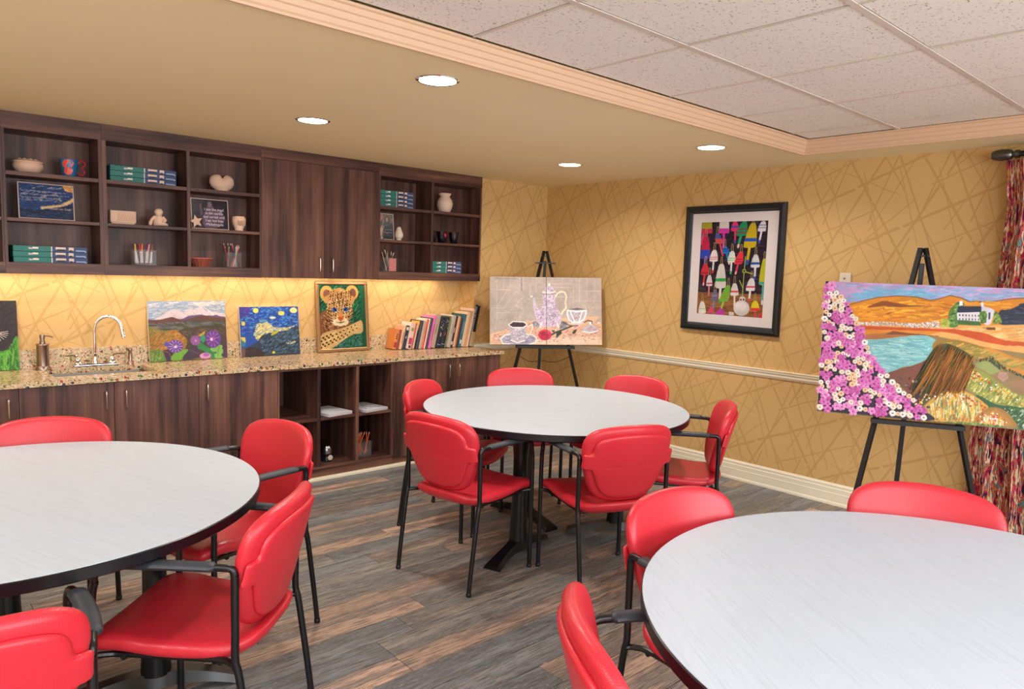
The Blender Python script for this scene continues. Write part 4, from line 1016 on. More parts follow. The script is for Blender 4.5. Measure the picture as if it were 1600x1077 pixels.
('S',['7a4c30','9a6a40'],90,0.2,0,0.02,[(0.003,0.774),(0.685,0.763),(0.698,0.995),(0.008,0.994)]),
('L','d84878',0.03,[(0.028,0.111),(0.006,0.233)]),
('L','d03058',0.027,[(0.065,0.115),(0.065,0.123)]),
('L','d03058',0.027,[(0.065,0.123),(0.065,0.123)]),
('P','b0a828',[(0.005,-0.011),(0.112,-0.009),(0.123,0.096),(0.101,0.122),(0.029,0.122),(0.004,0.095)]),
('P','d03058',[(0.007,0.069),(0.118,0.07),(0.124,0.122),(0.005,0.122)]),
('L','3850c0',0.025,[(0.058,0.38),(0.057,0.537)]),
('L','3850c0',0.025,[(0.057,0.515),(0.057,0.537)]),
('P','c02850',[(0.042,0.144),(0.074,0.144),(0.089,0.184),(0.101,0.243),(0.109,0.307),(0.111,0.347),(0.109,0.384),(0.085,0.397),(0.031,0.398),(0.006,0.386),(0.003,0.349),(0.006,0.309),(0.015,0.244),(0.027,0.184)]),
('P','3048b8',[(0.007,0.299),(0.108,0.298),(0.111,0.392),(0.003,0.394)]),
('L','b8a060',0.005,[(0.047,0.153),(0.05,0.067),(0.064,0.067),(0.07,0.153)]),
('L','d84850',0.019,[(0.211,0.227),(0.25,0.356)]),
('L','d84850',0.019,[(0.244,0.338),(0.25,0.356)]),
('P','4a58a0',[(0.168,0.128),(0.193,0.128),(0.21,0.145),(0.226,0.17),(0.241,0.197),(0.248,0.213),(0.251,0.228),(0.233,0.234),(0.192,0.234),(0.171,0.229),(0.165,0.213),(0.162,0.197),(0.16,0.17),(0.162,0.145)]),
('P','d05048',[(0.158,0.18),(0.235,0.18),(0.253,0.232),(0.171,0.232)]),
('L','b8a060',0.005,[(0.17,0.137),(0.173,0.052),(0.186,0.052),(0.192,0.137)]),
('L','d838a8',0.026,[(0.25,0.117),(0.253,0.275)]),
('L','d838a8',0.026,[(0.253,0.252),(0.253,0.275)]),
('P','d8d0d0',[(0.198,-0.007),(0.297,-0.005),(0.304,0.098),(0.283,0.123),(0.217,0.123),(0.195,0.097)]),
('P','d838a8',[(0.198,0.071),(0.3,0.072),(0.305,0.124),(0.195,0.123)]),
('L','2888d0',0.019,[(0.292,0.336),(0.325,0.447)]),
('L','e8b8a8',0.019,[(0.321,0.431),(0.325,0.447)]),
('P','2070c0',[(0.258,0.264),(0.282,0.264),(0.297,0.276),(0.312,0.294),(0.324,0.313),(0.329,0.325),(0.331,0.337),(0.314,0.341),(0.273,0.341),(0.253,0.338),(0.248,0.326),(0.246,0.314),(0.246,0.295),(0.25,0.276)]),
('P','103c80',[(0.239,0.287),(0.315,0.286),(0.32,0.294),(0.238,0.295)]),
('P','103c80',[(0.246,0.31),(0.322,0.309),(0.327,0.316),(0.245,0.317)]),
('L','b8a060',0.005,[(0.26,0.273),(0.262,0.188),(0.275,0.188),(0.281,0.273)]),
('L','d83068',0.021,[(0.367,0.098),(0.374,0.226)]),
('L','4848b0',0.021,[(0.373,0.207),(0.374,0.226)]),
('P','d83068',[(0.35,0.001),(0.375,0.001),(0.388,0.018),(0.399,0.042),(0.407,0.069),(0.409,0.085),(0.408,0.1),(0.389,0.105),(0.346,0.104),(0.326,0.099),(0.324,0.084),(0.325,0.068),(0.33,0.041),(0.338,0.017)]),
('P','4848b0',[(0.325,0.046),(0.404,0.047),(0.408,0.068),(0.323,0.067)]),
('L','b8a060',0.005,[(0.352,0.009),(0.354,-0.074),(0.367,-0.073),(0.374,0.01)]),
('L','20a068',0.027,[(0.432,0.144),(0.408,0.268)]),
('L','e8b0a0',0.027,[(0.411,0.251),(0.408,0.268)]),
('P','208858',[(0.443,0.003),(0.476,0.003),(0.487,0.027),(0.492,0.062),(0.493,0.101),(0.491,0.125),(0.484,0.147),(0.458,0.154),(0.402,0.154),(0.378,0.146),(0.38,0.124),(0.387,0.1),(0.404,0.061),(0.423,0.026)]),
('P','784048',[(0.394,0.076),(0.496,0.077),(0.497,0.092),(0.387,0.091)]),
('P','784048',[(0.386,0.113),(0.489,0.114),(0.49,0.129),(0.379,0.128)]),
('L','b8a060',0.005,[(0.45,0.011),(0.452,-0.071),(0.464,-0.071),(0.471,0.011)]),
('L','c8b028',0.031,[(0.527,0.26),(0.51,0.443)]),
('L','2858c0',0.031,[(0.512,0.417),(0.51,0.443)]),
('P','c0a820',[(0.531,0.025),(0.568,0.026),(0.581,0.065),(0.589,0.124),(0.593,0.188),(0.592,0.228),(0.586,0.265),(0.556,0.277),(0.494,0.278),(0.466,0.266),(0.467,0.228),(0.474,0.188),(0.49,0.124),(0.509,0.064)]),
('P','2050b8',[(0.477,0.178),(0.592,0.179),(0.593,0.211),(0.469,0.211)]),
('L','b8a060',0.005,[(0.539,0.034),(0.541,-0.048),(0.554,-0.048),(0.56,0.034)]),
('L','dcd4e0',0.021,[(0.636,0.105),(0.619,0.225)]),
('L','4858b8',0.021,[(0.622,0.208),(0.619,0.225)]),
('P','d0ccd8',[(0.638,0.006),(0.662,0.007),(0.671,0.023),(0.677,0.048),(0.679,0.075),(0.678,0.092),(0.675,0.107),(0.655,0.112),(0.615,0.112),(0.597,0.107),(0.597,0.091),(0.601,0.074),(0.612,0.047),(0.624,0.022)]),
('P','505878',[(0.607,0.042),(0.682,0.043),(0.684,0.05),(0.603,0.049)]),
('P','505878',[(0.603,0.07),(0.679,0.071),(0.681,0.077),(0.599,0.076)]),
('L','b8a060',0.005,[(0.64,0.014),(0.642,-0.066),(0.654,-0.066),(0.661,0.015)]),
('L','e4dcdc',0.021,[(0.156,0.417),(0.152,0.544)]),
('L','d83048',0.021,[(0.152,0.526),(0.152,0.544)]),
('P','dcd4d4',[(0.146,0.3),(0.173,0.3),(0.185,0.319),(0.194,0.348),(0.2,0.38),(0.202,0.4),(0.199,0.418),(0.178,0.425),(0.132,0.426),(0.111,0.42),(0.11,0.402),(0.113,0.382),(0.121,0.349),(0.132,0.32)]),
('P','d04058',[(0.114,0.377),(0.199,0.375),(0.202,0.383),(0.111,0.384)]),
('P','d04058',[(0.113,0.397),(0.199,0.395),(0.202,0.402),(0.11,0.404)]),
('L','b8a060',0.005,[(0.149,0.309),(0.151,0.223),(0.164,0.223),(0.171,0.308)]),
('L','e0e0dc',0.02,[(0.349,0.424),(0.348,0.549)]),
('L','48b860',0.02,[(0.348,0.531),(0.348,0.549)]),
('P','d8d8d0',[(0.338,0.312),(0.363,0.312),(0.375,0.33),(0.383,0.359),(0.39,0.389),(0.391,0.408),(0.39,0.426),(0.37,0.432),(0.328,0.433),(0.309,0.428),(0.307,0.41),(0.309,0.391),(0.316,0.36),(0.326,0.331)]),
('P','58b868',[(0.311,0.386),(0.389,0.385),(0.392,0.392),(0.308,0.393)]),
('P','58b868',[(0.31,0.407),(0.388,0.406),(0.391,0.413),(0.307,0.415)]),
('L','b8a060',0.005,[(0.34,0.321),(0.342,0.237),(0.355,0.237),(0.362,0.32)]),
('L','d83c48',0.021,[(0.421,0.441),(0.399,0.55)]),
('L','e8b0a0',0.021,[(0.402,0.534),(0.399,0.55)]),
('P','d83848',[(0.432,0.318),(0.457,0.318),(0.465,0.338),(0.468,0.369),(0.469,0.402),(0.466,0.423),(0.461,0.442),(0.44,0.449),(0.398,0.45),(0.379,0.444),(0.381,0.425),(0.387,0.404),(0.401,0.37),(0.416,0.339)]),
('P','902030',[(0.39,0.396),(0.469,0.395),(0.47,0.402),(0.385,0.404)]),
('P','902030',[(0.385,0.422),(0.464,0.42),(0.465,0.428),(0.38,0.43)]),
('L','b8a060',0.005,[(0.434,0.327),(0.436,0.244),(0.449,0.244),(0.456,0.327)]),
('L','dcdce0',0.022,[(0.596,0.473),(0.597,0.601)]),
('L','2858c8',0.022,[(0.597,0.583),(0.597,0.601)]),
('P','d8d8dc',[(0.581,0.348),(0.607,0.348),(0.62,0.368),(0.63,0.4),(0.637,0.434),(0.639,0.455),(0.638,0.474),(0.618,0.482),(0.574,0.483),(0.553,0.477),(0.551,0.457),(0.553,0.436),(0.559,0.401),(0.569,0.369)]),
('P','2850a8',[(0.554,0.428),(0.636,0.426),(0.639,0.449),(0.551,0.452)]),
('L','b8a060',0.005,[(0.584,0.356),(0.586,0.274),(0.598,0.274),(0.605,0.356)]),
('L','40a8a8',0.021,[(0.685,0.64),(0.686,0.853)]),
('L','d8d8d8',0.021,[(0.686,0.823),(0.686,0.853)]),
('P','b8b828',[(0.671,0.392),(0.696,0.391),(0.708,0.432),(0.717,0.495),(0.724,0.562),(0.726,0.604),(0.725,0.643),(0.706,0.657),(0.664,0.659),(0.645,0.647),(0.643,0.608),(0.645,0.565),(0.651,0.497),(0.66,0.434)]),
('P','30a0a8',[(0.646,0.628),(0.723,0.625),(0.726,0.651),(0.643,0.655)]),
('L','b8a060',0.005,[(0.674,0.4),(0.676,0.318),(0.688,0.318),(0.694,0.399)]),
('L','dcdcd8',0.027,[(0.247,0.692),(0.248,0.859)]),
('L','38a850',0.027,[(0.248,0.836),(0.248,0.859)]),
('P','d0ccc8',[(0.227,0.452),(0.262,0.451),(0.278,0.491),(0.291,0.551),(0.301,0.616),(0.304,0.657),(0.302,0.695),(0.276,0.709),(0.218,0.712),(0.191,0.7),(0.188,0.662),(0.19,0.621),(0.199,0.554),(0.211,0.493)]),
('P','38a048',[(0.192,0.606),(0.299,0.601),(0.304,0.636),(0.188,0.641)]),
('L','b8a060',0.005,[(0.234,0.46),(0.236,0.375),(0.249,0.375),(0.256,0.46)]),
('L','d83840',0.019,[(0.064,0.564),(0.057,0.682)]),
('L','e8a0a0',0.019,[(0.058,0.665),(0.057,0.682)]),
('P','c83040',[(0.057,0.448),(0.082,0.448),(0.093,0.467),(0.101,0.496),(0.106,0.527),(0.107,0.547),(0.104,0.565),(0.084,0.572),(0.042,0.574),(0.022,0.568),(0.022,0.55),(0.024,0.53),(0.033,0.498),(0.044,0.468)]),
('P','901828',[(0.025,0.547),(0.104,0.544),(0.106,0.557),(0.021,0.56)]),
('L','b8a060',0.005,[(0.059,0.457),(0.061,0.371),(0.075,0.37),(0.082,0.457)]),
('L','d07080',0.016,[(0.122,0.684),(0.123,0.796)]),
('L','d07080',0.016,[(0.123,0.78),(0.123,0.796)]),
('P','d0c8cc',[(0.111,0.574),(0.131,0.573),(0.141,0.592),(0.149,0.619),(0.154,0.649),(0.156,0.668),(0.155,0.685),(0.139,0.692),(0.105,0.693),(0.09,0.688),(0.088,0.671),(0.089,0.652),(0.094,0.621),(0.102,0.593)]),
('P','c05070',[(0.09,0.657),(0.153,0.654),(0.156,0.671),(0.088,0.674)]),
('L','b8a060',0.005,[(0.11,0.583),(0.113,0.497),(0.126,0.496),(0.133,0.582)]),
('L','98c050',0.023,[(0.292,0.84),(0.265,0.949)]),
('L','98c050',0.023,[(0.269,0.934),(0.265,0.949)]),
('P','68b038',[(0.318,0.678),(0.347,0.676),(0.354,0.703),(0.354,0.743),(0.351,0.787),(0.347,0.815),(0.338,0.84),(0.314,0.85),(0.265,0.854),(0.244,0.846),(0.248,0.82),(0.257,0.793),(0.276,0.747),(0.297,0.706)]),
('P','a88838',[(0.266,0.765),(0.357,0.76),(0.358,0.77),(0.259,0.776)]),
('P','a88838',[(0.255,0.808),(0.346,0.803),(0.347,0.813),(0.249,0.819)]),
('L','b8a060',0.005,[(0.322,0.686),(0.324,0.601),(0.337,0.601),(0.344,0.685)]),
('L','e0dcdc',0.02,[(0.402,0.773),(0.408,0.899)]),
('L','e0dcdc',0.02,[(0.407,0.881),(0.408,0.899)]),
('P','dcd8d8',[(0.383,0.653),(0.408,0.652),(0.421,0.672),(0.432,0.702),(0.44,0.734),(0.443,0.754),(0.442,0.774),(0.423,0.781),(0.381,0.783),(0.362,0.778),(0.359,0.759),(0.36,0.738),(0.365,0.705),(0.373,0.674)]),
('P','d84040',[(0.361,0.733),(0.438,0.729),(0.442,0.747),(0.359,0.751)]),
('L','b8a060',0.005,[(0.385,0.661),(0.388,0.577),(0.4,0.577),(0.407,0.66)]),
('L','e4e0e0',0.023,[(0.561,0.716),(0.554,0.83)]),
('L','d85058',0.023,[(0.555,0.814),(0.554,0.83)]),
('P','dcd8dc',[(0.555,0.595),(0.582,0.594),(0.594,0.614),(0.602,0.644),(0.607,0.677),(0.607,0.697),(0.604,0.717),(0.583,0.724),(0.538,0.726),(0.517,0.721),(0.516,0.702),(0.519,0.681),(0.529,0.647),(0.541,0.616)]),
('P','d84058',[(0.521,0.676),(0.606,0.672),(0.608,0.69),(0.517,0.694)]),
('L','b8a060',0.005,[(0.559,0.604),(0.561,0.521),(0.573,0.52),(0.58,0.603)]),
('L','7a84b8',0.016,[(0.186,0.842),(0.178,1.003)]),
('L','7a84b8',0.016,[(0.179,0.98),(0.178,1.003)]),
('P','6a6488',[(0.182,0.731),(0.202,0.73),(0.21,0.749),(0.216,0.776),(0.22,0.806),(0.22,0.824),(0.218,0.842),(0.202,0.849),(0.169,0.851),(0.154,0.846),(0.153,0.828),(0.156,0.81),(0.163,0.779),(0.171,0.751)]),
('P','8a84a0',[(0.158,0.791),(0.22,0.787),(0.222,0.799),(0.155,0.803)]),
('L','b8a060',0.005,[(0.181,0.74),(0.184,0.654),(0.197,0.654),(0.203,0.739)]),
('L','dcdcd4',0.019,[(0.062,0.987),(0.062,0.994)]),
('L','dcdcd4',0.019,[(0.062,0.994),(0.062,0.994)]),
('P','dcdcd4',[(0.043,0.865),(0.068,0.864),(0.081,0.883),(0.091,0.914),(0.099,0.946),(0.102,0.967),(0.101,0.986),(0.083,0.994),(0.042,0.997),(0.022,0.992),(0.02,0.973),(0.02,0.952),(0.025,0.918),(0.033,0.887)]),
('P','a8b848',[(0.021,0.944),(0.098,0.939),(0.101,0.946),(0.019,0.952)]),
('L','b8a060',0.005,[(0.045,0.874),(0.047,0.786),(0.061,0.786),(0.068,0.873)]),
('P','c038a8',[(0.207,0.995),(0.259,0.92),(0.299,0.95),(0.313,0.998)]),
('P','d04870',[(0.122,0.985),(0.152,0.905),(0.187,0.936),(0.19,0.986)]),
('P','d8d0d0',[(0.354,0.957),(0.408,0.958),(0.407,0.994),(0.356,0.995)]),
('E','d8d0d0',0.483,0.91,0.094,0.081),
('E','e4dcdc',0.474,0.894,0.063,0.052),
('E','d8d0d0',0.486,0.816,0.036,0.03),
('E','3a3038',0.471,0.821,0.01,0.011),
('E','3a3038',0.499,0.819,0.01,0.011),
('L','b0c040',0.008,[(0.491,0.369),(0.487,0.528),(0.485,0.7),(0.485,0.796)]),
('L','b0c040',0.01,[(0.487,0.528),(0.519,0.533),(0.571,0.547)]),
('E','98a838',0.487,0.52,0.023,0.023),
('E','2a2230',0.487,0.52,0.01,0.011),
('L','b0c040',0.008,[(0.444,0.621),(0.485,0.7)]),
('L','d84058',0.023,[(0.622,0.926),(0.627,1.006)]),
('L','d84058',0.023,[(0.626,0.995),(0.627,1.006)]),
('P','e0c828',[(0.604,0.827),(0.631,0.825),(0.644,0.841),(0.655,0.866),(0.664,0.893),(0.667,0.909),(0.666,0.925),(0.645,0.932),(0.6,0.935),(0.579,0.932),(0.576,0.916),(0.577,0.899),(0.583,0.871),(0.592,0.844)]),
('P','d83848',[(0.579,0.903),(0.663,0.897),(0.668,0.928),(0.577,0.935)]),
('L','b8a060',0.005,[(0.607,0.835),(0.609,0.752),(0.621,0.751),(0.628,0.834)]),
('P','d03040',[(0.657,0.998),(0.685,0.943),(0.701,0.952),(0.7,1)])],
}

# ================================================================== PAINTINGS (hand-made vertex paint)
class Canvas:
    """A small raster that is carried to the vertices of a finely gridded sheet."""
    def __init__(s, asp, ny, seed=1):
        s.asp = asp; s.ny = ny; s.nx = int(round(ny*asp)); s.k = 2
        s.H, s.W = s.ny*2, s.nx*2; s.a = np.ones((s.H, s.W, 3))*(.56, .47, .30); s.r = np.random.RandomState(seed)
    def col(s, c): return np.array([int(c[i:i+2], 16)/255 for i in (0, 2, 4)]) if isinstance(c, str) else np.array(c)
    def win(s, pts, pad=0.):
        xs = [p[0] for p in pts]; ys = [p[1] for p in pts]; q = s.H
        x0, x1 = max(0, int((min(xs)-pad)*q)), min(s.W, int((max(xs)+pad)*q)+2); y0, y1 = max(0, int((min(ys)-pad)*q)), min(s.H, int((max(ys)+pad)*q)+2)
        if x1 <= x0 or y1 <= y0: return None
        X, Y = np.meshgrid((np.arange(x0, x1)+.5)/q, (np.arange(y0, y1)+.5)/q)
        return (slice(y0, y1), slice(x0, x1)), X, Y
    def inside(s, X, Y, pts):
        m = np.zeros(X.shape, bool); n = len(pts)
        for i in range(n):
            x0, y0 = pts[i]; x1, y1 = pts[(i+1) % n]
            if y0 == y1: continue
            c = ((y0 > Y) != (y1 > Y)) & (X < (x1-x0)*(Y-y0)/(y1-y0)+x0); m ^= c
        return m
    def poly(s, c, pts):
        if len(pts) >= 7: pts = [(p.x, p.y) for p in catmull([(a, b, 0) for a, b in pts], 5, True)]
        if len(pts) > 20: pts = [(a+s.r.normal()*.0012, b+s.r.normal()*.0012) for a, b in pts]
        w_ = s.win(pts)
        if w_: sl, X, Y = w_; s.a[sl][s.inside(X, Y, pts)] = s.col(c)
    def ell(s, c, cx, cy, rx, ry):
        if rx <= 0 or ry <= 0: return
        w_ = s.win([(cx-rx, cy-ry), (cx+rx, cy+ry)])
        if w_: sl, X, Y = w_; s.a[sl][((X-cx)/rx)**2+((Y-cy)/ry)**2 <= 1] = s.col(c)
    def line(s, c, wd, pts):
        c = s.col(c)
        for (x0, y0), (x1, y1) in zip(pts, pts[1:]):
            w_ = s.win([(x0, y0), (x1, y1)], wd)
            if not w_: continue
            sl, X, Y = w_; dx, dy = x1-x0, y1-y0; L = dx*dx+dy*dy+1e-12
            t = np.clip(((X-x0)*dx+(Y-y0)*dy)/L, 0, 1)
            s.a[sl][(X-x0-t*dx)**2+(Y-y0-t*dy)**2 <= (wd/2)**2] = c
    def strokes(s, cols, n, ln, ang, wd, pts):
        xs = [p[0] for p in pts]; ys = [p[1] for p in pts]; cols = [s.col(c) for c in cols]; made = 0; tries = 0
        while made < n and tries < n*6:
            tries += 1
            x = s.r.uniform(max(0, min(xs)), min(s.asp, max(xs))); y = s.r.uniform(max(0, min(ys)), min(1, max(ys)))
            if not s.inside(np.array([[x]]), np.array([[y]]), pts)[0, 0]: continue
            a = math.radians(ang+s.r.uniform(-14, 14)); l = ln*s.r.uniform(.3, 1)/2
            dx, dy = math.cos(a)*l, -math.sin(a)*l
            ok = [s.inside(np.array([[x+q*dx]]), np.array([[y+q*dy]]), pts)[0, 0] for q in (-1, 1)]
            c = cols[s.r.randint(len(cols))]*s.r.uniform(.93, 1.05)
            s.line(np.clip(c, 0, 1), wd*s.r.uniform(.5, 1.1), [(x-dx*ok[0], y-dy*ok[0]), (x, y+.15*wd), (x+dx*ok[1], y+dy*ok[1])]); made += 1
    def run(s, shapes):
        for q in shapes:
            if q[0] == 'P': s.poly(q[1], q[2])
            elif q[0] == 'E': s.ell(*q[1:])
            elif q[0] == 'L': s.line(*q[1:])
            elif q[0] == 'S': s.strokes(*q[1:])
        return s
    def sheet(s, name, width, mat, parent, loc=(0, 0, 0), tone=1.0):
        """upright sheet, x right, z up, facing -y"""
        a = s.a.reshape(s.ny, 2, s.nx, 2, 3).mean((1, 3))
        rs = np.random.RandomState(s.nx)
        for q, amp in ((6, .05), (24, .04), (s.ny, .035)):   # uneven pigment
            g = rs.rand(q+2, int(q*s.asp)+2)-.5; yi, xi = np.linspace(0, g.shape[0]-1.001, s.ny), np.linspace(0, g.shape[1]-1.001, s.nx)
            y0, x0 = yi.astype(int), xi.astype(int); fy, fx = (yi-y0)[:, None], (xi-x0)[None]
            a = a*(1+amp*2*((g[y0][:, x0]*(1-fx)+g[y0][:, x0+1]*fx)*(1-fy)+(g[y0+1][:, x0]*(1-fx)+g[y0+1][:, x0+1]*fx)*fy))[..., None]
        a = np.clip(a, 0, 1); a = np.where(a <= .04045, a/12.92, ((a+.055)/1.055)**2.4)*tone
        hgt = width/s.asp; X, Z = np.meshgrid(np.linspace(0, width, s.nx), np.linspace(hgt, 0, s.ny))
        co = np.stack([X, np.zeros_like(X), Z], -1).reshape(-1, 3).astype(np.float32)
        i = np.arange(s.nx*s.ny).reshape(s.ny, s.nx)
        q = np.stack([i[:-1, :-1], i[1:, :-1], i[1:, 1:], i[:-1, 1:]], -1).reshape(-1, 4)
        me = bpy.data.meshes.new(name); me.vertices.add(len(co)); me.vertices.foreach_set('co', co.ravel())
        me.loops.add(q.size); me.loops.foreach_set('vertex_index', q.ravel().astype(np.int32))
        me.polygons.add(len(q)); me.polygons.foreach_set('loop_start', np.arange(0, q.size, 4, dtype=np.int32))
        me.update(calc_edges=True)
        at = me.color_attributes.new('paint', 'FLOAT_COLOR', 'POINT')
        at.data.foreach_set('color', np.concatenate([a.reshape(-1, 3), np.ones((len(co), 1))], 1).astype(np.float32).ravel())
        me.materials.append(mat)
        return link(name, me, parent, loc)
def text(s, size, mat, parent, loc, rot=(PI/2, 0, 0), align='LEFT', name='lettering', sx=1.0, ext=.0003):
    cu = bpy.data.curves.new(name, 'FONT'); cu.body = s; cu.size = size; cu.extrude = ext; cu.align_x = align; cu.resolution_u = 3
    cu.materials.append(mat); o = bpy.data.objects.new(name, cu); me = bpy.data.meshes.new_from_object(o); bpy.data.objects.remove(o)
    o = link(name, me, parent, loc, rot); o.scale = (sx, 1, 1); return o
def painting(name, art, w_, asp, ny, label, loc, rot, depth=.018, seed=1, side='canvas', mat='paint', post=None, tone=.82):
    t = thing(name, label, 'painting', loc, rot)
    MB().box(0, .0008, 0, w_, depth, w_/asp).obj('canvas', MAT[side], t)
    c = Canvas(asp, ny, seed).run(ART[art])
    if post: post(c)
    c.sheet('painted_surface', w_, MAT[mat], t, tone=tone)
    return t

# --- along the counter
LEAN = math.atan2(.055, .41)
def leaning(x, w_, h_, y=.150, back=.045): return (x, y, WT1+.0035), (-math.atan2(back, h_), 0, 0)
l_, r_ = leaning(-3.603, .527, .418); painting('painting', 'mountain', .527, 1.26, 150, 'canvas of purple flowers before snowy mountains, leaning right of the sink', l_, r_, seed=4, tone=.70)
l_, r_ = leaning(-2.972, .465, .370); painting('painting', 'night', .465, 1.25, 130, 'canvas of a deep blue night sky over dark hills, leaning on the backsplash', l_, r_, seed=5)
# picture at the left edge: black animal in green grass
def cat_art(c):
    c.a[:] = c.col('2a2226'); c.strokes(['3a2c30', '1e181c', '332a2e'], 300, .10, 40, .02, [(0, 0), (c.asp, 0), (c.asp, 1), (0, 1)])
    R_ = lambda x, y: (c.asp-.29*(31-x)/31*1.0, y)
    c.poly('4a9a28', [(0, .72), (.55, .72), (c.asp-.17, .71), (c.asp-.09, .68), (c.asp-.06, .56), (c.asp, .545), (c.asp, 1), (0, 1)])
    c.strokes(['5fb030', '3a8020', '78c040', '2f6a1c'], 500, .14, 86, .018, [(0, .74), (c.asp-.16, .73), (c.asp-.06, .60), (c.asp, .56), (c.asp, 1), (0, 1)])
    ex, ey = c.asp-.34, .44
    c.ell('e86a38', ex, ey, .085, .085); c.ell('f4c8a0', ex+.01, ey+.05, .06, .05); c.ell('f8e8d0', ex, ey+.02, .03, .03); c.ell('e86a38', ex-.42, ey, .085, .085); c.ell('f4c8a0', ex-.41, ey+.05, .06, .05)
    for a_ in (-.15, .1, .35, .6, .9, 1.2): c.line('d8c8c0', .008, [(ex+.08, ey+.02), (ex+.08+.14*math.cos(a_), ey+.02+.12*math.sin(a_))])
ART['cat'] = []
l_, r_ = leaning(-4.350-.34, .34, .425); painting('painting', 'cat', .34, .80, 150, 'dark canvas with bright green grass at its foot, cut by the left edge', l_, r_, post=cat_art, seed=6)
# framed cub
t = thing('framed_picture', 'leopard cub with blue eyes in a champagne frame on the counter', 'picture', (-2.360, .140, WT1+.0035), (-math.atan2(.055, .56), 0, 0))
fwd, fh = .470, .572; bw = .026
for nm, poly_ in (('frame_rail', None),):
    for k, (a, b, c_, d_) in enumerate([(0, 0, fwd, bw), (0, fh-bw, fwd, fh), (0, bw, bw, fh-bw), (fwd-bw, bw, fwd, fh-bw)]):
        mm = MB().box(a, -.006, b, c_, .020, d_, bev=.004)
        mm.obj('frame_rail', MAT['gold'], t)
MB().box(bw-.002, .008, bw-.002, fwd-bw+.002, .014, fh-bw+.002).obj('backing', MAT['canvas'], t)
cw, chh = fwd-2*bw, fh-2*bw
cc = Canvas(cw/chh, 210, 7); cc.run([tuple(q) for q in ART['cub']]); cc.sheet('painted_surface', cw, MAT['photo'], t, (bw, .0065, bw), .72)

# --- easels and their paintings
def easel(name, label, loc, rot, ledge_z, lean, apex, cx, spread, foot_back, bar, ledge_w, strap=True):
    """local frame: x right, y away, origin under the painting's lower left corner; legs lie in the leaned plane"""
    t = thing(name, label, 'easel', loc, rot); tl = math.tan(lean); sl, cl = math.sin(lean), math.cos(lean); off = .056
    pl = lambda x, s_: Vector((x, off+s_*sl, ledge_z+s_*cl))
    top = apex; sf = -ledge_z/cl
    def flatbar(a, b, w_, th, nm, par=t, mat=MAT['easel']):
        d_ = (b-a); L_ = d_.length; q = d_.to_track_quat('Z', 'Y').to_matrix().to_4x4(); q.translation = a
        return MB().box(-w_/2, -th/2, 0, w_/2, th/2, L_, mat=q).obj(nm, mat, par)
    for s_ in (-1, 1):
        k = spread/top; xf = cx+s_*(spread*(top-sf)/top)
        flatbar(pl(cx+s_*.012, top), pl(xf, sf), .026, .018, 'leg')
    flatbar(pl(cx, top-.09)+Vector((0, .012, 0)), Vector((cx-.015, off+foot_back, 0)), .024, .018, 'rear_leg')
    e = MB()
    flatbar(pl(cx-.035, top-.045), pl(cx+.035, top-.045), .016, .012, 'head_block')
    if bar: flatbar(pl(cx-.092, bar)-Vector((0, .014, 0)), pl(cx+.092, bar)-Vector((0, .014, 0)), .020, .012, 'top_clamp')
    MB().box(cx-ledge_w/2, -.022 if strap else .006, ledge_z-(.026 if strap else .045), cx+ledge_w/2, off+.004, ledge_z-(.002 if strap else .022)).obj('ledge', MAT['easel'], t)
    a, b = pl(cx-spread*1.12, -.10), pl(cx+spread*1.12, -.10); mid = Vector((cx-.01, off+foot_back*.42, ledge_z-.16))
    if strap: MB().tube(catmull([a, (a+mid)/2+Vector((0, 0, -.03)), mid, (b+mid)/2+Vector((0, 0, -.03)), b], 5), .003, 5).obj('strap', MAT['wire'], t)
    return t
P1 = (-.9731, -.3377, .9292); Y1, L1 = -.6359, .1817
easel('easel', 'black wooden easel in the far corner, holding the teapot canvases', (P1[0], P1[1], 0), Y1, P1[2], L1, .845, .49, .205, .33, .735, .52)
Rp = lambda yaw, lean, roll: (Matrix.Rotation(yaw, 4, 'Z') @ Matrix.Rotation(-lean, 4, 'X') @ Matrix.Rotation(-roll, 4, 'Y')).to_euler()
c = Canvas(1.667, 190, 8); c.run(ART['teapot'])
for k, (u0_, u1_, lab) in enumerate([(0, .503, 'left canvas of the teapot pair, with the cup of coffee'), (.503, 1., 'right canvas of the teapot pair, with the white cup and lid')]):
    ax = Vector((math.cos(Y1), math.sin(Y1), 0)); o_ = Vector(P1)+ax*u0_
    t = thing('painting', lab, 'painting', o_+Vector((0, 0, .0166*u0_)), Rp(Y1, L1, .0166)); wd = u1_-u0_-.002
    MB().box(0, .0008, 0, wd, .030, .60).obj('canvas', MAT['canvas'], t)
    i0, i1 = int(round(u0_*c.nx)), int(round(u1_*c.nx)); h_ = Canvas((i1-i0)/c.ny, c.ny); h_.nx = i1-i0; h_.W = h_.nx*2; h_.asp = wd/.60; h_.a = c.a[:, 2*i0:2*i1]
    h_.sheet('painted_surface', wd, MAT['paint'], t)
P2 = (-1.0228, -3.2981, .8361); Y2, L2 = -1.0763, .258
easel('easel', 'black easel at right holding the coastal cottage painting', (P2[0], P2[1], 0), Y2, P2[2], L2, .975, .515, .195, .42, None, .46, strap=False)
t = thing('painting', 'large seaside cottage painting with raised pink and white flowers', 'painting', P2, Rp(Y2, L2, -.0071))
PWD, PHT = 1.22, .7625
MB().box(0, .0008, 0, PWD, .034, PHT).obj('canvas', MAT['canvas'], t)
c = Canvas(1.6, 300, 9); c.run(ART['coast']); c.sheet('painted_surface', PWD, MAT['paint'], t, tone=.9)
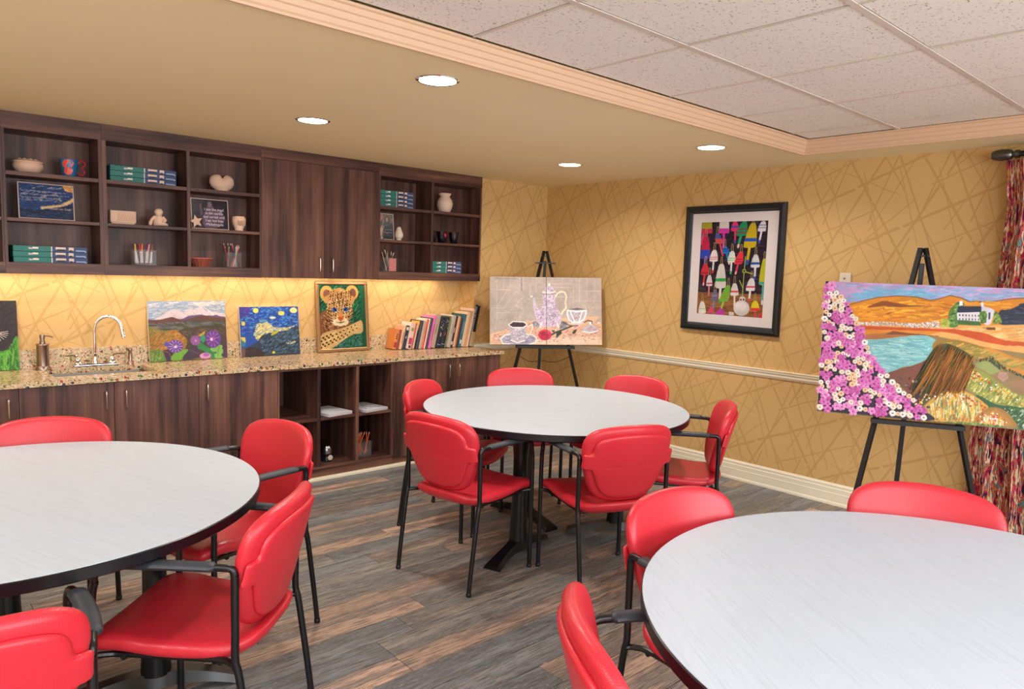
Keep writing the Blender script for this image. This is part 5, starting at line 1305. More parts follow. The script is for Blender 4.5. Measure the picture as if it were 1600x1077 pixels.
# raised flowers: petals of paper glued on the picture; unit = picture height
def fl_mesh(nm, kind, m1, m2):
    m_ = MB()
    if kind == 'rose':
        m_.lathe([(.0, .004), (.003, .006), (.0085, .0075), (.0125, .005), (.0135, .001), (.012, 0)], n=12, fn=lambda t_, z: 1+.07*math.cos(5*t_+z*400))
        m_.lathe([(.0, .0045), (.0022, .0075), (.0035, .0062), (.004, .0045)], n=8, mi=1)
    else:
        for k in range(5):
            a_ = 2*PI*k/5; ca, sa = math.cos(a_), math.sin(a_); vs = []
            for (r_1, w1, z1) in ((.001, .002, .004), (.009, .0075, .0085), (.0155, .0065, .006), (.019, .002, .0035)):
                for s_ in (-1, 0, 1): vs.append((ca*r_1-sa*w1*s_, sa*r_1+ca*w1*s_, z1+(.0018 if s_ == 0 else 0)*(1 if k % 2 else -1)))
            m_.add(vs, [(3*i+j, 3*i+j+1, 3*i+4+j, 3*i+3+j) for i in range(3) for j in range(2)], 0, True)
        m_.lathe([(0, .006), (.002, .0085), (.003, .005)], n=6, mi=1)
    return m_.mesh(nm, [m1, m2])
fm = {'r0': fl_mesh('rose', 'rose', C('e8ddd0'), C('c8a890')), 'r1': fl_mesh('rose', 'rose', C('e6c4a4'), C('b88060')), 'r2': fl_mesh('rose', 'rose', C('efe9e4'), C('8a6a78')),
      'p0': fl_mesh('blossom', 'blossom', C('d070b8'), C('a83c88')), 'p1': fl_mesh('blossom', 'blossom', C('e090cc'), C('c050a0')), 'p2': fl_mesh('blossom', 'blossom', C('c058a4'), C('e8a0d8'))}
rg = random.Random(21); bound = [(.012, .0), (.035, .02), (.092, .092), (.177, .192), (.249, .336), (.293, .464), (.377, .632), (.496, .735), (.624, .85), (.712, .925), (.727, .999)]
def bx_at(v):
    for (u0_, v0), (u1_, v1) in zip(bound, bound[1:]):
        if v0 <= v <= v1: return u0_+(u1_-u0_)*(v-v0)/(v1-v0)
    return 0
placed = []; tries = 0
while len(placed) < 290 and tries < 9000:
    tries += 1
    v = rg.uniform(.03, .985); u = rg.uniform(.008, max(.02, bx_at(v)+.004))
    if math.sin(u*34+1.3)*math.sin(v*30+u*15) > .42 and rg.random() < .93: continue
    if any((u-a)**2+(v-b)**2 < .00088 for a, b, _ in placed): continue
    pink = math.sin(u*31+v*14)+math.sin(v*37-u*22+.6)+rg.uniform(-1.1, 1.1) > -.05
    placed.append((u, v, rg.choice(['p0', 'p1', 'p2', 'p0']) if pink else rg.choice(['r0', 'r1', 'r2', 'r0'])))
for (u, v, k) in placed:
    o = link('flower', fm[k], t, (u*PHT, -.001, (1-v)*PHT), (PI/2, rg.uniform(0, 6), 0)); s_ = rg.uniform(.9, 1.3)*1.08; o.scale = (s_, s_, s_)
# raised twigs
tw = [MB().tube([(0, 0, 0), (.001, -.003, .3), (-.001, -.004, .7), (0, 0, 1)], [.0022, .003, .0028, .0018], 5).mesh('twig', C(h)) for h in ('7a4a24', '9a6430', '54502a', 'b07838')]
for k in range(150):
    f = rg.random(); u0_, v0 = .775+.235*f+rg.uniform(-.015, .015), .440+.085*f*f+rg.uniform(-.012, .09)
    L_ = rg.uniform(.16, .40); a_ = math.radians(rg.uniform(16, 26)+(1-f)*4)
    vmax = .90-.14*f+rg.uniform(-.02, .02); v1 = min(v0+L_*math.cos(a_), vmax); u1_ = u0_-(v1-v0)*math.tan(a_)
    dx, dz = (u0_-u1_)*PHT, (v1-v0)*PHT
    if dz < .03: continue
    o = link('twig', tw[k % 4], t, (u1_*PHT, -.002-rg.random()*.004, (1-v1)*PHT), (0, math.atan2(dx, dz), 0)); o.scale = (1, 1, math.hypot(dx, dz))
# small pebbles at the water's edge, and daisies over the grass
pb = [MB().lathe([(0, .004), (.005, .0035), (.0085, .001), (.0085, 0)], n=9, sy=.75).mesh('pebble', C(h)) for h in ('4a5664', 'c8a8a0', '6a3a34', '8a8f98')]
for k in range(34):
    u, v = rg.uniform(.50, .74), 0; v = .73+(.70-u)*-.25+rg.uniform(-.01, .20)
    if u < bx_at(min(v, .98))+.02 or v > .93: continue
    link('pebble', pb[k % 4], t, (u*PHT, -.001, (1-v)*PHT), (PI/2, rg.random()*6, 0)).scale = (rg.uniform(.6, 1.1),)*3
ds = [MB().lathe([(0, .003), (.0035, .0032), (.0048, .001), (.0048, 0)], n=8).mesh('daisy', C(h)) for h in ('efe9e0', 'd8482c', 'e8b030')]
arcs = [[(.66, .90), (.72, .83), (.80, .79), (.90, .79), (1.0, .83), (1.08, .875)], [(.97, .60), (1.05, .66), (1.15, .72), (1.28, .79), (1.42, .86)], [(1.02, .95), (1.08, .915), (1.14, .91), (1.20, .95)]]
for k in range(180):
    A_ = arcs[0] if k % 5 < 2 else (arcs[1] if k % 5 < 4 else arcs[2]); q = rg.random()*(len(A_)-1.001); i = int(q); f = q-i
    u, v = A_[i][0]*(1-f)+A_[i+1][0]*f+rg.uniform(-.02, .02), A_[i][1]*(1-f)+A_[i+1][1]*f+rg.uniform(-.015, .035)
    link('daisy', ds[k % 3], t, (u*PHT, -.001, (1-v)*PHT), (PI/2, 0, 0)).scale = (rg.uniform(.6, 1.3),)*3

# --- framed picture on the right wall
t = thing('framed_picture', 'black framed picture of colourful buoys hung on the right wall', 'picture', (-.003, -1.642, 1.148), (0, 0, -PI/2))
FW, FH, FB = .860, .989, .060
fr = [(0, 0), (.060, 0), (.060, .008), (.052, .014), (.044, .030), (.022, .036), (.006, .030), (0, .020)]   # (inward, proud)
def rail(x0, z0, dx, dz, ix, iz, L_):
    vs = []; n = len(fr)
    for e in (0, 1):
        for (d_, p) in fr:
            s_ = d_ if e == 0 else L_-d_
            vs.append((x0+dx*s_+ix*d_, -p, z0+dz*s_+iz*d_))
    MB().add(vs, [(i, (i+1) % n, n+(i+1) % n, n+i) for i in range(n)]+[tuple(range(n)), tuple(range(n, 2*n))]).obj('frame_rail', MAT['frame'], t)
rail(0, 0, 1, 0, 0, 1, FW); rail(0, FH, 1, 0, 0, -1, FW); rail(0, 0, 0, 1, 1, 0, FH); rail(FW, 0, 0, 1, -1, 0, FH)
PX0, PX1, PZ0, PZ1 = .140, .717, .132, .860
m = MB()
for (a, b, c_, d_) in ((.05, .05, FW-.05, PZ0), (.05, PZ1, FW-.05, FH-.05), (.05, PZ0, PX0, PZ1), (PX1, PZ0, FW-.05, PZ1)): m.box(a, -.008, b, c_, -.004, d_)
m.obj('mat_board', MAT['matb'], t)
MB().box(.04, -.003, .04, FW-.04, 0, FH-.04).obj('backing', MAT['canvas'], t)
cc = Canvas((PX1-PX0)/(PZ1-PZ0), 300, 12); kx = cc.asp/.70
cc.run([(('P', q[1], [(a*kx, b) for a, b in q[2]]) if q[0] == 'P' else ('L', q[1], q[2], [(a*kx, b) for a, b in q[3]]) if q[0] == 'L' else ('S', q[1], q[2], q[3], q[4], q[5], [(a*kx, b) for a, b in q[6]]) if q[0] == 'S' else ('E', q[1], q[2]*kx, q[3], q[4], q[5])) for q in ART['buoys']])
cc.sheet('photo_print', PX1-PX0, MAT['photo'], t, (PX0, -.0042, PZ0))
gp = NT('picture_glass', .02); gp.b.inputs['Alpha'].default_value = .05; gp.b.inputs['Specular IOR Level'].default_value = .8; gp.color((.02, .02, .02, 1))
MB().box(.05, -.0125, .05, FW-.05, -.0105, FH-.05).obj('glass', gp.m, t)

t = thing('light_switch', 'small pale thermostat plate on the wall above the cottage painting', 'switch', (0, -2.958, 1.575))
MB().box(-.022, -.037, -.058, 0, .037, .058, bev=.004).obj('cover', MAT['plate'], t)
MB().box(-.026, -.006, .014, -.022, .006, .026, bev=.001).obj('button', C('8a7a70'), t)

# --- curtain and rod at the right edge
t = thing('curtain_rod', 'dark metal curtain rod with a capped end by the ceiling', 'rod', (-.12, -3.80, 2.33))
MB().tube([(0, -.11, 0), (0, -1.6, 0)], .016, 14).obj('rod', MAT['frame'], t)
rot_ = Matrix.Rotation(PI/2, 4, 'X')
m = MB(); pf = [(.0, 0), (.022, .002), (.030, .02), (.034, .05), (.031, .085), (.026, .10), (.016, .106), (.016, .112), (.024, .116), (.024, .135), (.017, .140)]
m.lathe(pf, n=20); m.v = [tuple(rot_ @ Vector(v)) for v in m.v]
m.obj('finial', brushed('gunmetal', '6a6a66', .32), t)
MB().box(-.008, -.22, -.02, .12, -.20, .02).box(.112, -.235, -.045, .118, -.185, .045).obj('bracket', MAT['frame'], t)
t = thing('curtain', 'red, plum and cream streaked curtain hanging at the right edge', 'curtain', (-.12, -3.86, 2.30))
nu, nv = 190, 60; vs = []; uvs = []
for j in range(nv):
    v = j/(nv-1); z = -v*2.285
    wd = 1.02+.16*v**.7; y0 = float(np.interp(v, [0, .12, .35, .7, 1], [-.02, -.045, -.03, .035, .01]))
    am = .024+.022*min(1, v*4)
    for i in range(nu):
        u = i/(nu-1); ph = u*2*PI*9.+.5*math.sin(v*3+u*9)
        sq = math.sin(ph)+.28*math.sin(2*ph+v*2)
        vs.append((am*sq, y0-u*wd+.012*math.cos(ph)*min(1, v*3), z))
fs = [(j*nu+i, j*nu+i+1, (j+1)*nu+i+1, (j+1)*nu+i) for j in range(nv-1) for i in range(nu-1)]
mb_ = MB().add(vs, fs, 0, True); me = mb_.mesh('curtain_panel', MAT['curtain'])
uvl = me.uv_layers.new(name='UVMap'); lv_ = np.zeros(len(me.loops), np.int32); me.loops.foreach_get('vertex_index', lv_)
uu = np.stack([(lv_ % nu)/(nu-1)*1.0, (lv_//nu)/(nv-1)*2.0], -1); uvl.data.foreach_set('uv', uu.astype(np.float32).ravel())
o = link('panel', me, t); md = o.modifiers.new('thickness', 'SOLIDIFY'); md.thickness = .003
for k in range(9): MB().tube([(0, -.13-k*.115, .007), (.0, -.13-k*.115, -.012)], .002, 5).tube(catmull([(.022, -.13-k*.115, .030), (0, -.13-k*.115, .052), (-.022, -.13-k*.115, .030), (0, -.13-k*.115, .008)], 4, True)+[Vector((.022, -.13-k*.115, .030))], .002, 5).obj('ring', MAT['chrome'], t)

# ================================================================== TABLES
TZ, TT = .775, .038
def table(name, cx, cy, R, angs, label, rc=.42, rot=0):
    t = thing(name, label, 'table', (cx, cy, 0))
    rot_ = rot
    MB().lathe([(0, TZ-.004), (R-.0035, TZ-.004), (R-.0035, TZ-.0006), (R-.006, TZ), (0, TZ)], n=128, smooth=False).obj('tabletop', MAT['lam'], t, rot=(0, 0, rot_))
    MB().lathe([(R-.03, TZ-TT), (R-.004, TZ-TT), (R, TZ-TT+.004), (R, TZ-.004), (R-.0035, TZ-.0015), (R-.0035, TZ-.0045), (0, TZ-.0045), (0, TZ-TT)], n=128).obj('edge_band', MAT['edge'], t)
    for a in angs:
        a, rr_ = a if isinstance(a, tuple) else (a, rc)
        a = math.radians(a); x, y = rr_*math.cos(a), rr_*math.sin(a)
        col = MB().lathe([(.052, .075), (.050, .12), (.042, .30), (.040, .55), (.050, .68), (.058, .71), (.058, TZ-TT)], (x, y, 0), 24).obj('pedestal', MAT['black'], t)
        MB().box(-.14, -.05, TZ-TT-.010, .14, .05, TZ-TT-.0005, mat=Matrix.Translation((x, y, 0)) @ Matrix.Rotation(a, 4, 'Z')).obj('top_plate', MAT['black'], col)
        # foot bar: arched, flaring at both toes, laid along the radius
        m = MB(); Lf = .29; st = []
        for i in range(15):
            s_ = -1+2*i/14; q = abs(s_); zt_ = .085-.062*q**1.6; zb_ = .028*(1-q**3)*(q > .001)+.0; zb_ = max(0.0, .034*(1-q**2.2))
            wd = .034+.018*q**3+.020*math.exp(-(q/.18)**2); st.append((s_*Lf, wd, zb_, max(zt_, zb_+.012)))
        vs = []
        for (x_, wd, zb_, zt_) in st: vs += [(x_, -wd, zb_), (x_, wd, zb_), (x_, wd*.72, zt_), (x_, -wd*.72, zt_)]
        fs = [(4*i+j, 4*i+(j+1) % 4, 4*i+4+(j+1) % 4, 4*i+4+j) for i in range(14) for j in range(4)]+[(0, 1, 2, 3), (56, 57, 58, 59)]
        M_ = Matrix.Translation((x, y, 0)) @ Matrix.Rotation(a, 4, 'Z')
        m.add([tuple(M_ @ Vector(v)) for v in vs], fs, 0, True); m.obj('foot', MAT['black'], col)
    return t
table('round_table', -1.979, -2.141, .791, (199, (316, .39), (85, .28)), 'round white table in the middle with black edge, ringed by six chairs', rot=-.13)
table('round_table', -4.719, -2.296, .783, (-20, (90, .25), 216), 'round white table cut off by the left edge of the view', rot=1.90)
table('round_table', -3.103, -4.712, .822, ((-16, .24), (119, .20), 239), 'nearest round white table, at the lower right', rot=.99)

# ================================================================== CHAIRS
HW, YF, ZA, ZK = .248, .423, .717, .44
def cushion(outline, mapf, t_front, t_back, prof, smooth=True, k=5):
    o = [(p.x, p.y) for p in catmull([(a, b, 0) for a, b in outline], k, True)]; n = len(o)
    cx = sum(p[0] for p in o)/n; cy = (max(p[1] for p in o)+min(p[1] for p in o))/2
    vs = []
    for side, th in ((1, t_front), (-1, t_back)):
        for (s_, h) in prof:
            for (x, y) in o: vs.append(mapf(cx+(x-cx)*s_, cy+(y-cy)*s_, side*h*th))
    K = len(prof); fs = []
    for sd in range(2):
        b = sd*K*n
        for i in range(K-1):
            for j in range(n):
                q = (b+i*n+j, b+i*n+(j+1) % n, b+(i+1)*n+(j+1) % n, b+(i+1)*n+j); fs.append(q if sd else q[::-1])
        fs.append(tuple(b+j for j in range(n))[::(-1 if sd else 1)])
    for j in range(n):
        a = (K-1)*n; b = K*n+(K-1)*n; fs.append((a+j, a+(j+1) % n, b+(j+1) % n, b+j))
    return MB().add(vs, fs, 0, smooth)
def mirror(h): return h+[(-a, b) for a, b in h[::-1] if abs(a) > 1e-6]
def back_map(x, z, off): return (x, -.052+.052*min(1.15, (x/.25)**2)-(z-.70)*.27+off, z+off*.27)
def seat_map(x, y, off):
    z = .446+off+.045*(y-.22)-.014*(1-(x/.24)**2)-2.2*max(0, y-.40)**2+2.2*max(0, .10-y)**2+.010*math.exp(-((y-.36)/.07)**2)
    return (x, y, z)
def make_chair():
    t = thing('armchair', 'x', 'chair')
    seat = mirror([(0, -.040), (.09, -.038), (.160, -.018), (.203, .040), (.224, .14), (.236, .28), (.241, .39), (.236, .448), (.212, .474), (.13, .484), (0, .487)])
    cushion(seat, seat_map, .028, .030, [(0.02, 1), (.4, 1), (.7, .99), (.86, .93), (.94, .78), (.98, .52), (1, .2)]).obj('seat', MAT['vinyl'], t)
    bk = mirror([(0, .473), (.058, .475), (.118, .486), (.163, .515), (.193, .558), (.214, .610), (.231, .665), (.241, .715), (.245, .755), (.240, .792), (.220, .825), (.172, .850), (.095, .862), (0, .866)])
    cushion(bk, back_map, .028, .024, [(0.02, 1.0), (.4, .99), (.7, .94), (.86, .88), (.93, .80), (.965, .64), (.99, .38), (1, .12)]).obj('backrest', MAT['vinyl'], t)
    pn = mirror([(0, .505), (.055, .507), (.104, .516), (.140, .540), (.166, .580), (.184, .622), (.198, .648), (.214, .660), (.235, .664), (.2475, .667), (.2475, .695), (.2475, .726), (.238, .733), (.216, .736), (.207, .748), (.203, .772), (.188, .799), (.152, .817), (.09, .829), (0, .833)])
    cushion(pn, lambda x, z, off: back_map(x, z, off-.026), .008, .011, [(0.02, 1), (.5, 1), (.88, 1), (.95, .93), (.985, .68), (1, .2)], k=4).obj('back_panel', MAT['vinyl'], t)
    for s_ in (-1, 1):
        X = s_*HW
        MB().tube(catmull([(X, -.062, .012), (X, -.045, .15), (X, -.012, .385), (X, 0, .44), (X, 0, .52), (X, 0, .63), (X, .0, .695)], 4), .0115, 10).obj('leg', MAT['black'], t)
        MB().tube(catmull([(X, YF, .012), (X, YF, .25), (X, YF, .45), (X, YF-.002, .60), (X*1.0, YF-.012, .655)], 4), .0115, 10).obj('leg', MAT['black'], t)
        ap = catmull([(X, 0, .695), (X+s_*.001, .006, .711), (X+s_*.004, .024, ZA), (X+s_*.010, .07, ZA+.001), (X+s_*.015, .15, ZA+.002), (X+s_*.016, .23, ZA+.001), (X+s_*.011, .32, ZA-.003), (X+s_*.003, .385, ZA-.016), (X, YF-.012, .672), (X, YF-.010, .645)], 4)
        ar = MB().tube(ap, .0113, 10).obj('arm_rail', MAT['black'], t)
        pp = catmull([(X+s_*.008, .052, ZA+.003), (X+s_*.015, .14, ZA+.005), (X+s_*.016, .23, ZA+.004), (X+s_*.011, .330, ZA-.001)], 6)
        MB().tube(pp, [.012]+[.021]*(len(pp)-2)+[.012], 12, flat=(.62, 1.15)).obj('arm_pad', MAT['pad'], t)
        for y_ in (-.062, YF): MB().lathe([(.0125, 0), (.0135, .004), (.0135, .016), (.0122, .018)], (X, y_, 0), 12).obj('foot_cap', MAT['wire'], t)
        MB().tube(catmull([(X, -.001, .415), (X-s_*.020, .02, .418), (X-s_*.040, .08, .418), (X-s_*.040, .34, .418), (X-s_*.022, .40, .424), (X, YF, .428)], 4), .0095, 8).obj('seat_rail', MAT['black'], t)
    MB().tube([(-HW+.03, .06, .413), (HW-.03, .06, .413)], .0095, 8).obj('cross_bar', MAT['black'], t)
    MB().tube([(-HW+.03, .35, .413), (HW-.03, .35, .413)], .0095, 8).obj('cross_bar', MAT['black'], t)
    MB().box(-.13, .09, .405, .13, .33, .428, bev=.004).obj('seat_plate', MAT['black'], t)
    return t
CHAIRS = [
 (-2.921, -2.288, -80.4, 'red armchair seen from behind, at the left front of the middle table', 1),
 (-2.325, -2.965, -19.6, 'red armchair seen squarely from behind, in front of the middle table', 1),
 (-1.432, -2.898, 38., 'red armchair seen side-on at the right of the middle table', 1),
 (-2.420, -1.448, -150.8, 'red armchair before the open cubes, left rear of the middle table', 1),
 (-1.51, -1.325, 143., 'red armchair beyond the middle table, below the teapot easel', 1),
 (-1.065, -2.02, 103., 'red armchair beyond the middle table, nearest the right wall', 1),
 (-4.485, -1.51, 155., 'red armchair beyond the left table, in front of the sink cabinet', 2),
 (-3.731, -2.093, 100.4, 'red armchair facing us at the right end of the left table', 2),
 (-4.145, -3.009, 45., 'red armchair at the left table whose whole seat shows, seen from behind', 2),
 (-4.975, -3.39, -4.2, 'red armchair back in the lower left corner, one arm curving beside it', 2),
 (-3.090, -3.850, 172., 'red armchair facing us at the far left of the nearest table', 3),
 (-3.905, -4.225, -127., 'red armchair seen edge-on at the bottom centre, beside the nearest table', 3),
 (-2.355, -4.317, 112., 'red armchair behind the nearest table, in front of the cottage easel', 3)]
GR = {1: 'armchairs around the middle table', 2: 'armchairs around the left table', 3: 'armchairs around the nearest table'}
c0 = make_chair()
for k, (x, y, a, lab, g) in enumerate(CHAIRS):
    c = c0 if k == 0 else clone(c0)
    c.location = (x, y, 0); c.rotation_euler = (0, 0, math.radians(a)); c['label'] = lab; c['group'] = GR[g]

# ================================================================== THINGS ON THE SHELVES
Z1, Z2, Z3 = 2.064, 1.7965, 1.5375
def game_box(x, y, z, lab, group, w_=.385, d_=.17, h_=.033):
    t = thing('boxed_set', lab, 'box', (x, y, z), group=group)
    MB().box(0, 0, 0, w_, d_, h_-.001, bev=.001).obj('box', C('2c7a72'), t)
    m = MB().box(w_*.50, -.0006, .001, w_*.515, .0004, h_-.002).box(w_*.20, -.0006, h_*.36, w_*.25, .0004, h_*.68); m.obj('label', C('e6dcd6'), t)
    m = MB().box(w_*.515, -.0006, .0005, w_+.0005, d_*.5, h_-.0016); m.obj('picture_end', C('3a4a78'), t)
    MB().box(w_*.56, -.0009, h_*.45, w_*.70, .0, h_*.88).box(w_*.74, -.0009, h_*.3, w_*.81, .0, h_*.88).obj('snow_patch', C('e4ccc0'), t)
    MB().box(w_*.58, -.0011, h_*.2, w_*.69, .0, h_*.5).obj('tree_patch', C('20242e'), t); MB().box(w_*.75, -.0011, h_*.1, w_*.79, .0, h_*.4).obj('tree_patch', C('20242e'), t)
    MB().box(w_*.84, -.0009, h_*.2, w_*.97, .0, h_*.42).box(w_*.965, -.0011, h_*.05, w_*.985, .0, h_*.3).obj('sky_patch', C('9ab0d0'), t)
    MB().box(w_*.255, -.0008, h_*.45, w_*.33, .0, h_*.78).obj('title_strip', C('f0e4da'), t)
    text('12', h_*.55, C('1a1a20'), t, (w_*.198, -.0009, h_*.32))
    return t
pos_word = {3: ['bottom', 'middle', 'top'], 4: ['bottom', 'second lowest', 'second highest', 'top']}
for (x, z, n, w_, where, g) in ((-4.383, Z3, 3, .385, 'lowest left shelf', 'teal boxes on the lowest left shelf'), (-3.858, Z1, 3, .395, 'top shelf above the clay planter', 'teal boxes on the top shelf of the two-bay unit'),
                            (-1.9055, Z1, 4, .335, 'top shelf right of the wall doors', 'teal boxes on the top shelf right of the doors'), (-1.3845, Z3, 3, .335, 'lowest shelf at the right end', 'teal boxes on the lowest right shelf')):
    for k in range(n): game_box(x+rng.uniform(0, .003), .0+rng.uniform(0, .006), z+k*.0335, '%s teal box stacked on the %s' % (pos_word[n][k], where), g, w_)
t = thing('bowl', 'lidded round bowl of unglazed pink clay on the top left shelf', 'bowl', (-4.282, .075, Z1))
MB().lathe([(.045, 0), (.062, .012), (.078, .035), (.078, .055), (.070, .066), (.0, .066)], n=32).obj('bowl_body', MAT['bisque'], t)
MB().lathe([(.078, .064), (.080, .069), (.066, .078), (.03, .084), (0, .085)], n=32, fn=lambda a, z: 1+.03*math.sin(9*a)).obj('lid', MAT['bisque'], t)
for k in range(9): MB().lathe([(.010, 0), (.009, .008), (0, .012)], (.045*math.cos(k*.7), .045*math.sin(k*.7), .076), 8).obj('lid_berry', MAT['bisque'], t)
t = thing('mug', 'blue mug with an orange butterfly whose wing forms the handle', 'mug', (-4.072, .055, Z1))
MB().lathe([(.030, 0), (.036, .004), (.046, .06), (.050, .105), (.047, .105), (.042, .06), (.03, .008), (0, .008)], n=32).obj('mug_body', C('2070a8', .3), t)
bf = MB()
for (cx_, cz_, rx, rz) in ((-.006, .076, .034, .026), (-.004, .034, .028, .024)):
    pts = [(cx_+rx*math.cos(a)*(1+.12*math.sin(2*a)), cz_+rz*math.sin(a)) for a in np.linspace(0, 2*PI, 20)[:-1]]
    vs = []
    for off in (0, .0025):
        for (x_, z_) in pts: rr = .0475+.0*z_; th = x_/.05-.55+PI*1.5+.35; R_ = .030+.0205*min(1, z_/.1)+.0015+off; R_ = .037+.013*min(1.0, z_/.105)+off; vs.append((R_*math.cos(th), R_*math.sin(th), z_))
    n = len(pts); bf.add(vs, [(i, (i+1) % n, n+(i+1) % n, n+i) for i in range(n)]+[tuple(range(n, 2*n))])
bf.obj('butterfly_wing', C('e8503c', .35), t)
hd = MB(); loop = catmull([(.045, -.01, .085), (.065, -.012, .102), (.082, -.014, .098), (.083, -.014, .078), (.066, -.013, .058), (.078, -.014, .045), (.078, -.014, .026), (.064, -.012, .014), (.044, -.01, .030)], 5)
hd.tube(loop, .0062, 8); hd.obj('handle', C('a8283c', .3), t)
def print_block(name, lab, x, z, w_, h_, draw, seed, y=.03):
    t = thing(name, lab, 'plaque', (x, y, z+.0012), (-.10, 0, 0))
    MB().box(-.005, .0008, -.0, w_+.005, .010, h_+.010).obj('border', C('d8b8ac', .3), t)
    c_ = Canvas(w_/h_, 80, seed); draw(c_); c_.sheet('print', w_, MAT['photo'], t, (0, -.0004, .005)); return t, c_
def d1(c_):
    full = [(0, 0), (c_.asp, 0), (c_.asp, 1), (0, 1)]; c_.a[:] = c_.col('1c3a70')
    c_.strokes(['2a5090', '18305c', '4a6a9c', '122448'], 500, .10, 5, .02, full)
    c_.strokes(['8a98a8', 'b8a890'], 60, .12, 15, .02, [(0, .05), (c_.asp*.8, .05), (c_.asp*.8, .5), (0, .5)])
    c_.strokes(['e8a860', 'd89040', 'f0c080'], 90, .10, 20, .03, [(c_.asp*.8, 0), (c_.asp, 0), (c_.asp, .18), (c_.asp*.86, .16)])
    c_.strokes(['d8b070', 'c8a878', 'e0c898'], 120, .12, 24, .025, [(c_.asp*.38, .66), (c_.asp*.75, .56), (c_.asp, .34), (c_.asp, .46), (c_.asp*.8, .62), (c_.asp*.4, .72)])
    c_.strokes(['101c38', '181e30', '24406c'], 400, .12, -10, .025, [(0, .72), (c_.asp*.4, .74), (c_.asp, .55), (c_.asp, 1), (0, 1)])
t, c_ = print_block('plaque', 'dark blue and gold night print with faint lines of text on the shelf', -4.338, Z2, .280, .205, d1, 31)
for k, (s_, x_) in enumerate((('- Vincent van Gogh', .135),)): text(s_, .017, C('c8b8b0'), t, (x_, -.001, .062))
m = MB()
for r_i in range(4):
    x_ = .012
    while x_ < (.24, .255, .20, .06)[r_i]:
        l_ = rng.uniform(.008, .022); m.tube(catmull([(x_, -.001, .165-r_i*.019), (x_+l_*.3, -.001, .168-r_i*.019), (x_+l_*.6, -.001, .164-r_i*.019), (x_+l_, -.001, .167-r_i*.019)], 2), .0009, 4); x_ += l_+.005
m.obj('script_lines', C('c8b8c8'), t)
def d2(c_):
    c_.a[:] = c_.col('1e1826'); A_ = c_.asp
    c_.strokes(['2a2434', '181420', '342c40'], 200, .2, 0, .03, [(0, 0), (A_, 0), (A_, 1), (0, 1)])
    c_.poly('5a4658', [(A_*.34, .95), (A_*.30, .60), (A_*.38, .38), (A_*.44, .22), (A_*.58, .22), (A_*.64, .36), (A_*.74, .30), (A_*.86, .42), (A_*.90, .72), (A_*.80, .86), (A_*.72, .70), (A_*.70, .95)])
    c_.strokes(['6f5870', '4a384c', '856c80'], 240, .09, 70, .02, [(A_*.34, .95), (A_*.30, .60), (A_*.44, .26), (A_*.62, .30), (A_*.86, .44), (A_*.88, .7), (A_*.70, .95)])
    c_.ell('7a6074', A_*.50, .17, .075, .10); c_.poly('5a4658', [(A_*.24, .62), (A_*.22, .2), (A_*.27, .12), (A_*.31, .5)])
t, c_ = print_block('plaque', 'dark plaque of a winged statue with lines of pale lettering', -3.352, Z2, .244, .198, d2, 33)
for k, s_ in enumerate(('I saw the angel', 'in the marble', 'and carved until', 'I set him free', '-Michelangelo')): text(s_, .026, C('d8ccdc'), t, (.150, -.001, .128-k*.0255), align='CENTER', sx=.86)
def d3(c_):
    A_ = c_.asp; c_.a[:] = c_.col('20242e')
    c_.poly('5a4a40', [(A_*.42, 0), (A_, 0), (A_, .35), (A_*.42, .35)]); c_.poly('b05058', [(0, 0), (A_*.38, 0), (A_*.38, .22), (A_*.2, .35), (0, .2)])
    c_.strokes(['6a5848', '4a4038'], 60, .1, 0, .03, [(A_*.42, 0), (A_, 0), (A_, .3), (A_*.42, .3)]); c_.line('b09890', .02, [(A_*.40, 0), (A_*.40, .45)])
    c_.ell('161820', A_*.66, .24, .12, .17); c_.ell('a86c60', A_*.64, .22, .055, .09); c_.poly('a86c60', [(A_*.57, .44), (A_*.72, .40), (A_*.73, .52), (A_*.56, .52)]); c_.poly('141a26', [(A_*.42, .5), (A_*.9, .36), (A_, .5), (A_, 1), (A_*.35, 1)])
    for q in range(3): c_.line('8a8898', .010, [(A_*.5, .62+q*.11), (A_*.92, .62+q*.11)])
    c_.line('b04868', .03, [(A_*.5, .70), (A_*.66, .78)])
t, c_ = print_block('plaque', 'dark framed print with a reddish patch, behind the glass of craft sticks', -1.905, Z2, .165, .205, d3, 35)
# clay pieces
t = thing('planter', 'rectangular clay box with leaf relief on the middle shelf', 'box', (-3.855, .03, Z2))
MB().box(.008, .008, 0, .142, .082, .010).box(0, 0, .010, .150, .090, .085, bev=.002).obj('box', MAT['bisque'], t)
m = MB()
for k in range(9): m.tube(catmull([(.046+.012*k-.008, -.0005, .02), (.050+.012*k, -.003, .04), (.044+.012*k, -.003, .058), (.053+.012*k, -.0005, .078)], 4), .0035, 6)
m.obj('leaf_relief', MAT['bisque'], t)
t = thing('figurine', 'small seated clay figure with a round head on the shelf', 'figurine', (-3.560, .055, Z2+.0045))
MB().lathe([(.034, 0), (.038, .006), (.036, .03), (.030, .050), (.020, .066), (.012, .072)], n=24).obj('body', MAT['bisque'], t)
MB().lathe([(0, .066), (.018, .070), (.027, .084), (.027, .096), (.018, .110), (0, .115)], n=24).obj('head', MAT['bisque'], t)
MB().tube(catmull([(-.024, -.008, .058), (-.044, -.012, .040), (-.056, -.014, .012), (-.050, -.014, .006)], 5), [.010]*8+[.012]*8, 8).tube(catmull([(.024, -.008, .056), (.034, -.022, .036), (.012, -.036, .022)], 5), .010, 8).obj('arm', MAT['bisque'], t)
MB().tube(catmull([(-.02, -.02, .012), (.0, -.036, .010), (.03, -.03, .010), (.046, -.012, .007)], 5), .010, 8).obj('foot', MAT['bisque'], t)
t = thing('vase', 'heart-shaped clay vase with two round lobes on the top shelf', 'vase', (-3.135, .075, Z1))
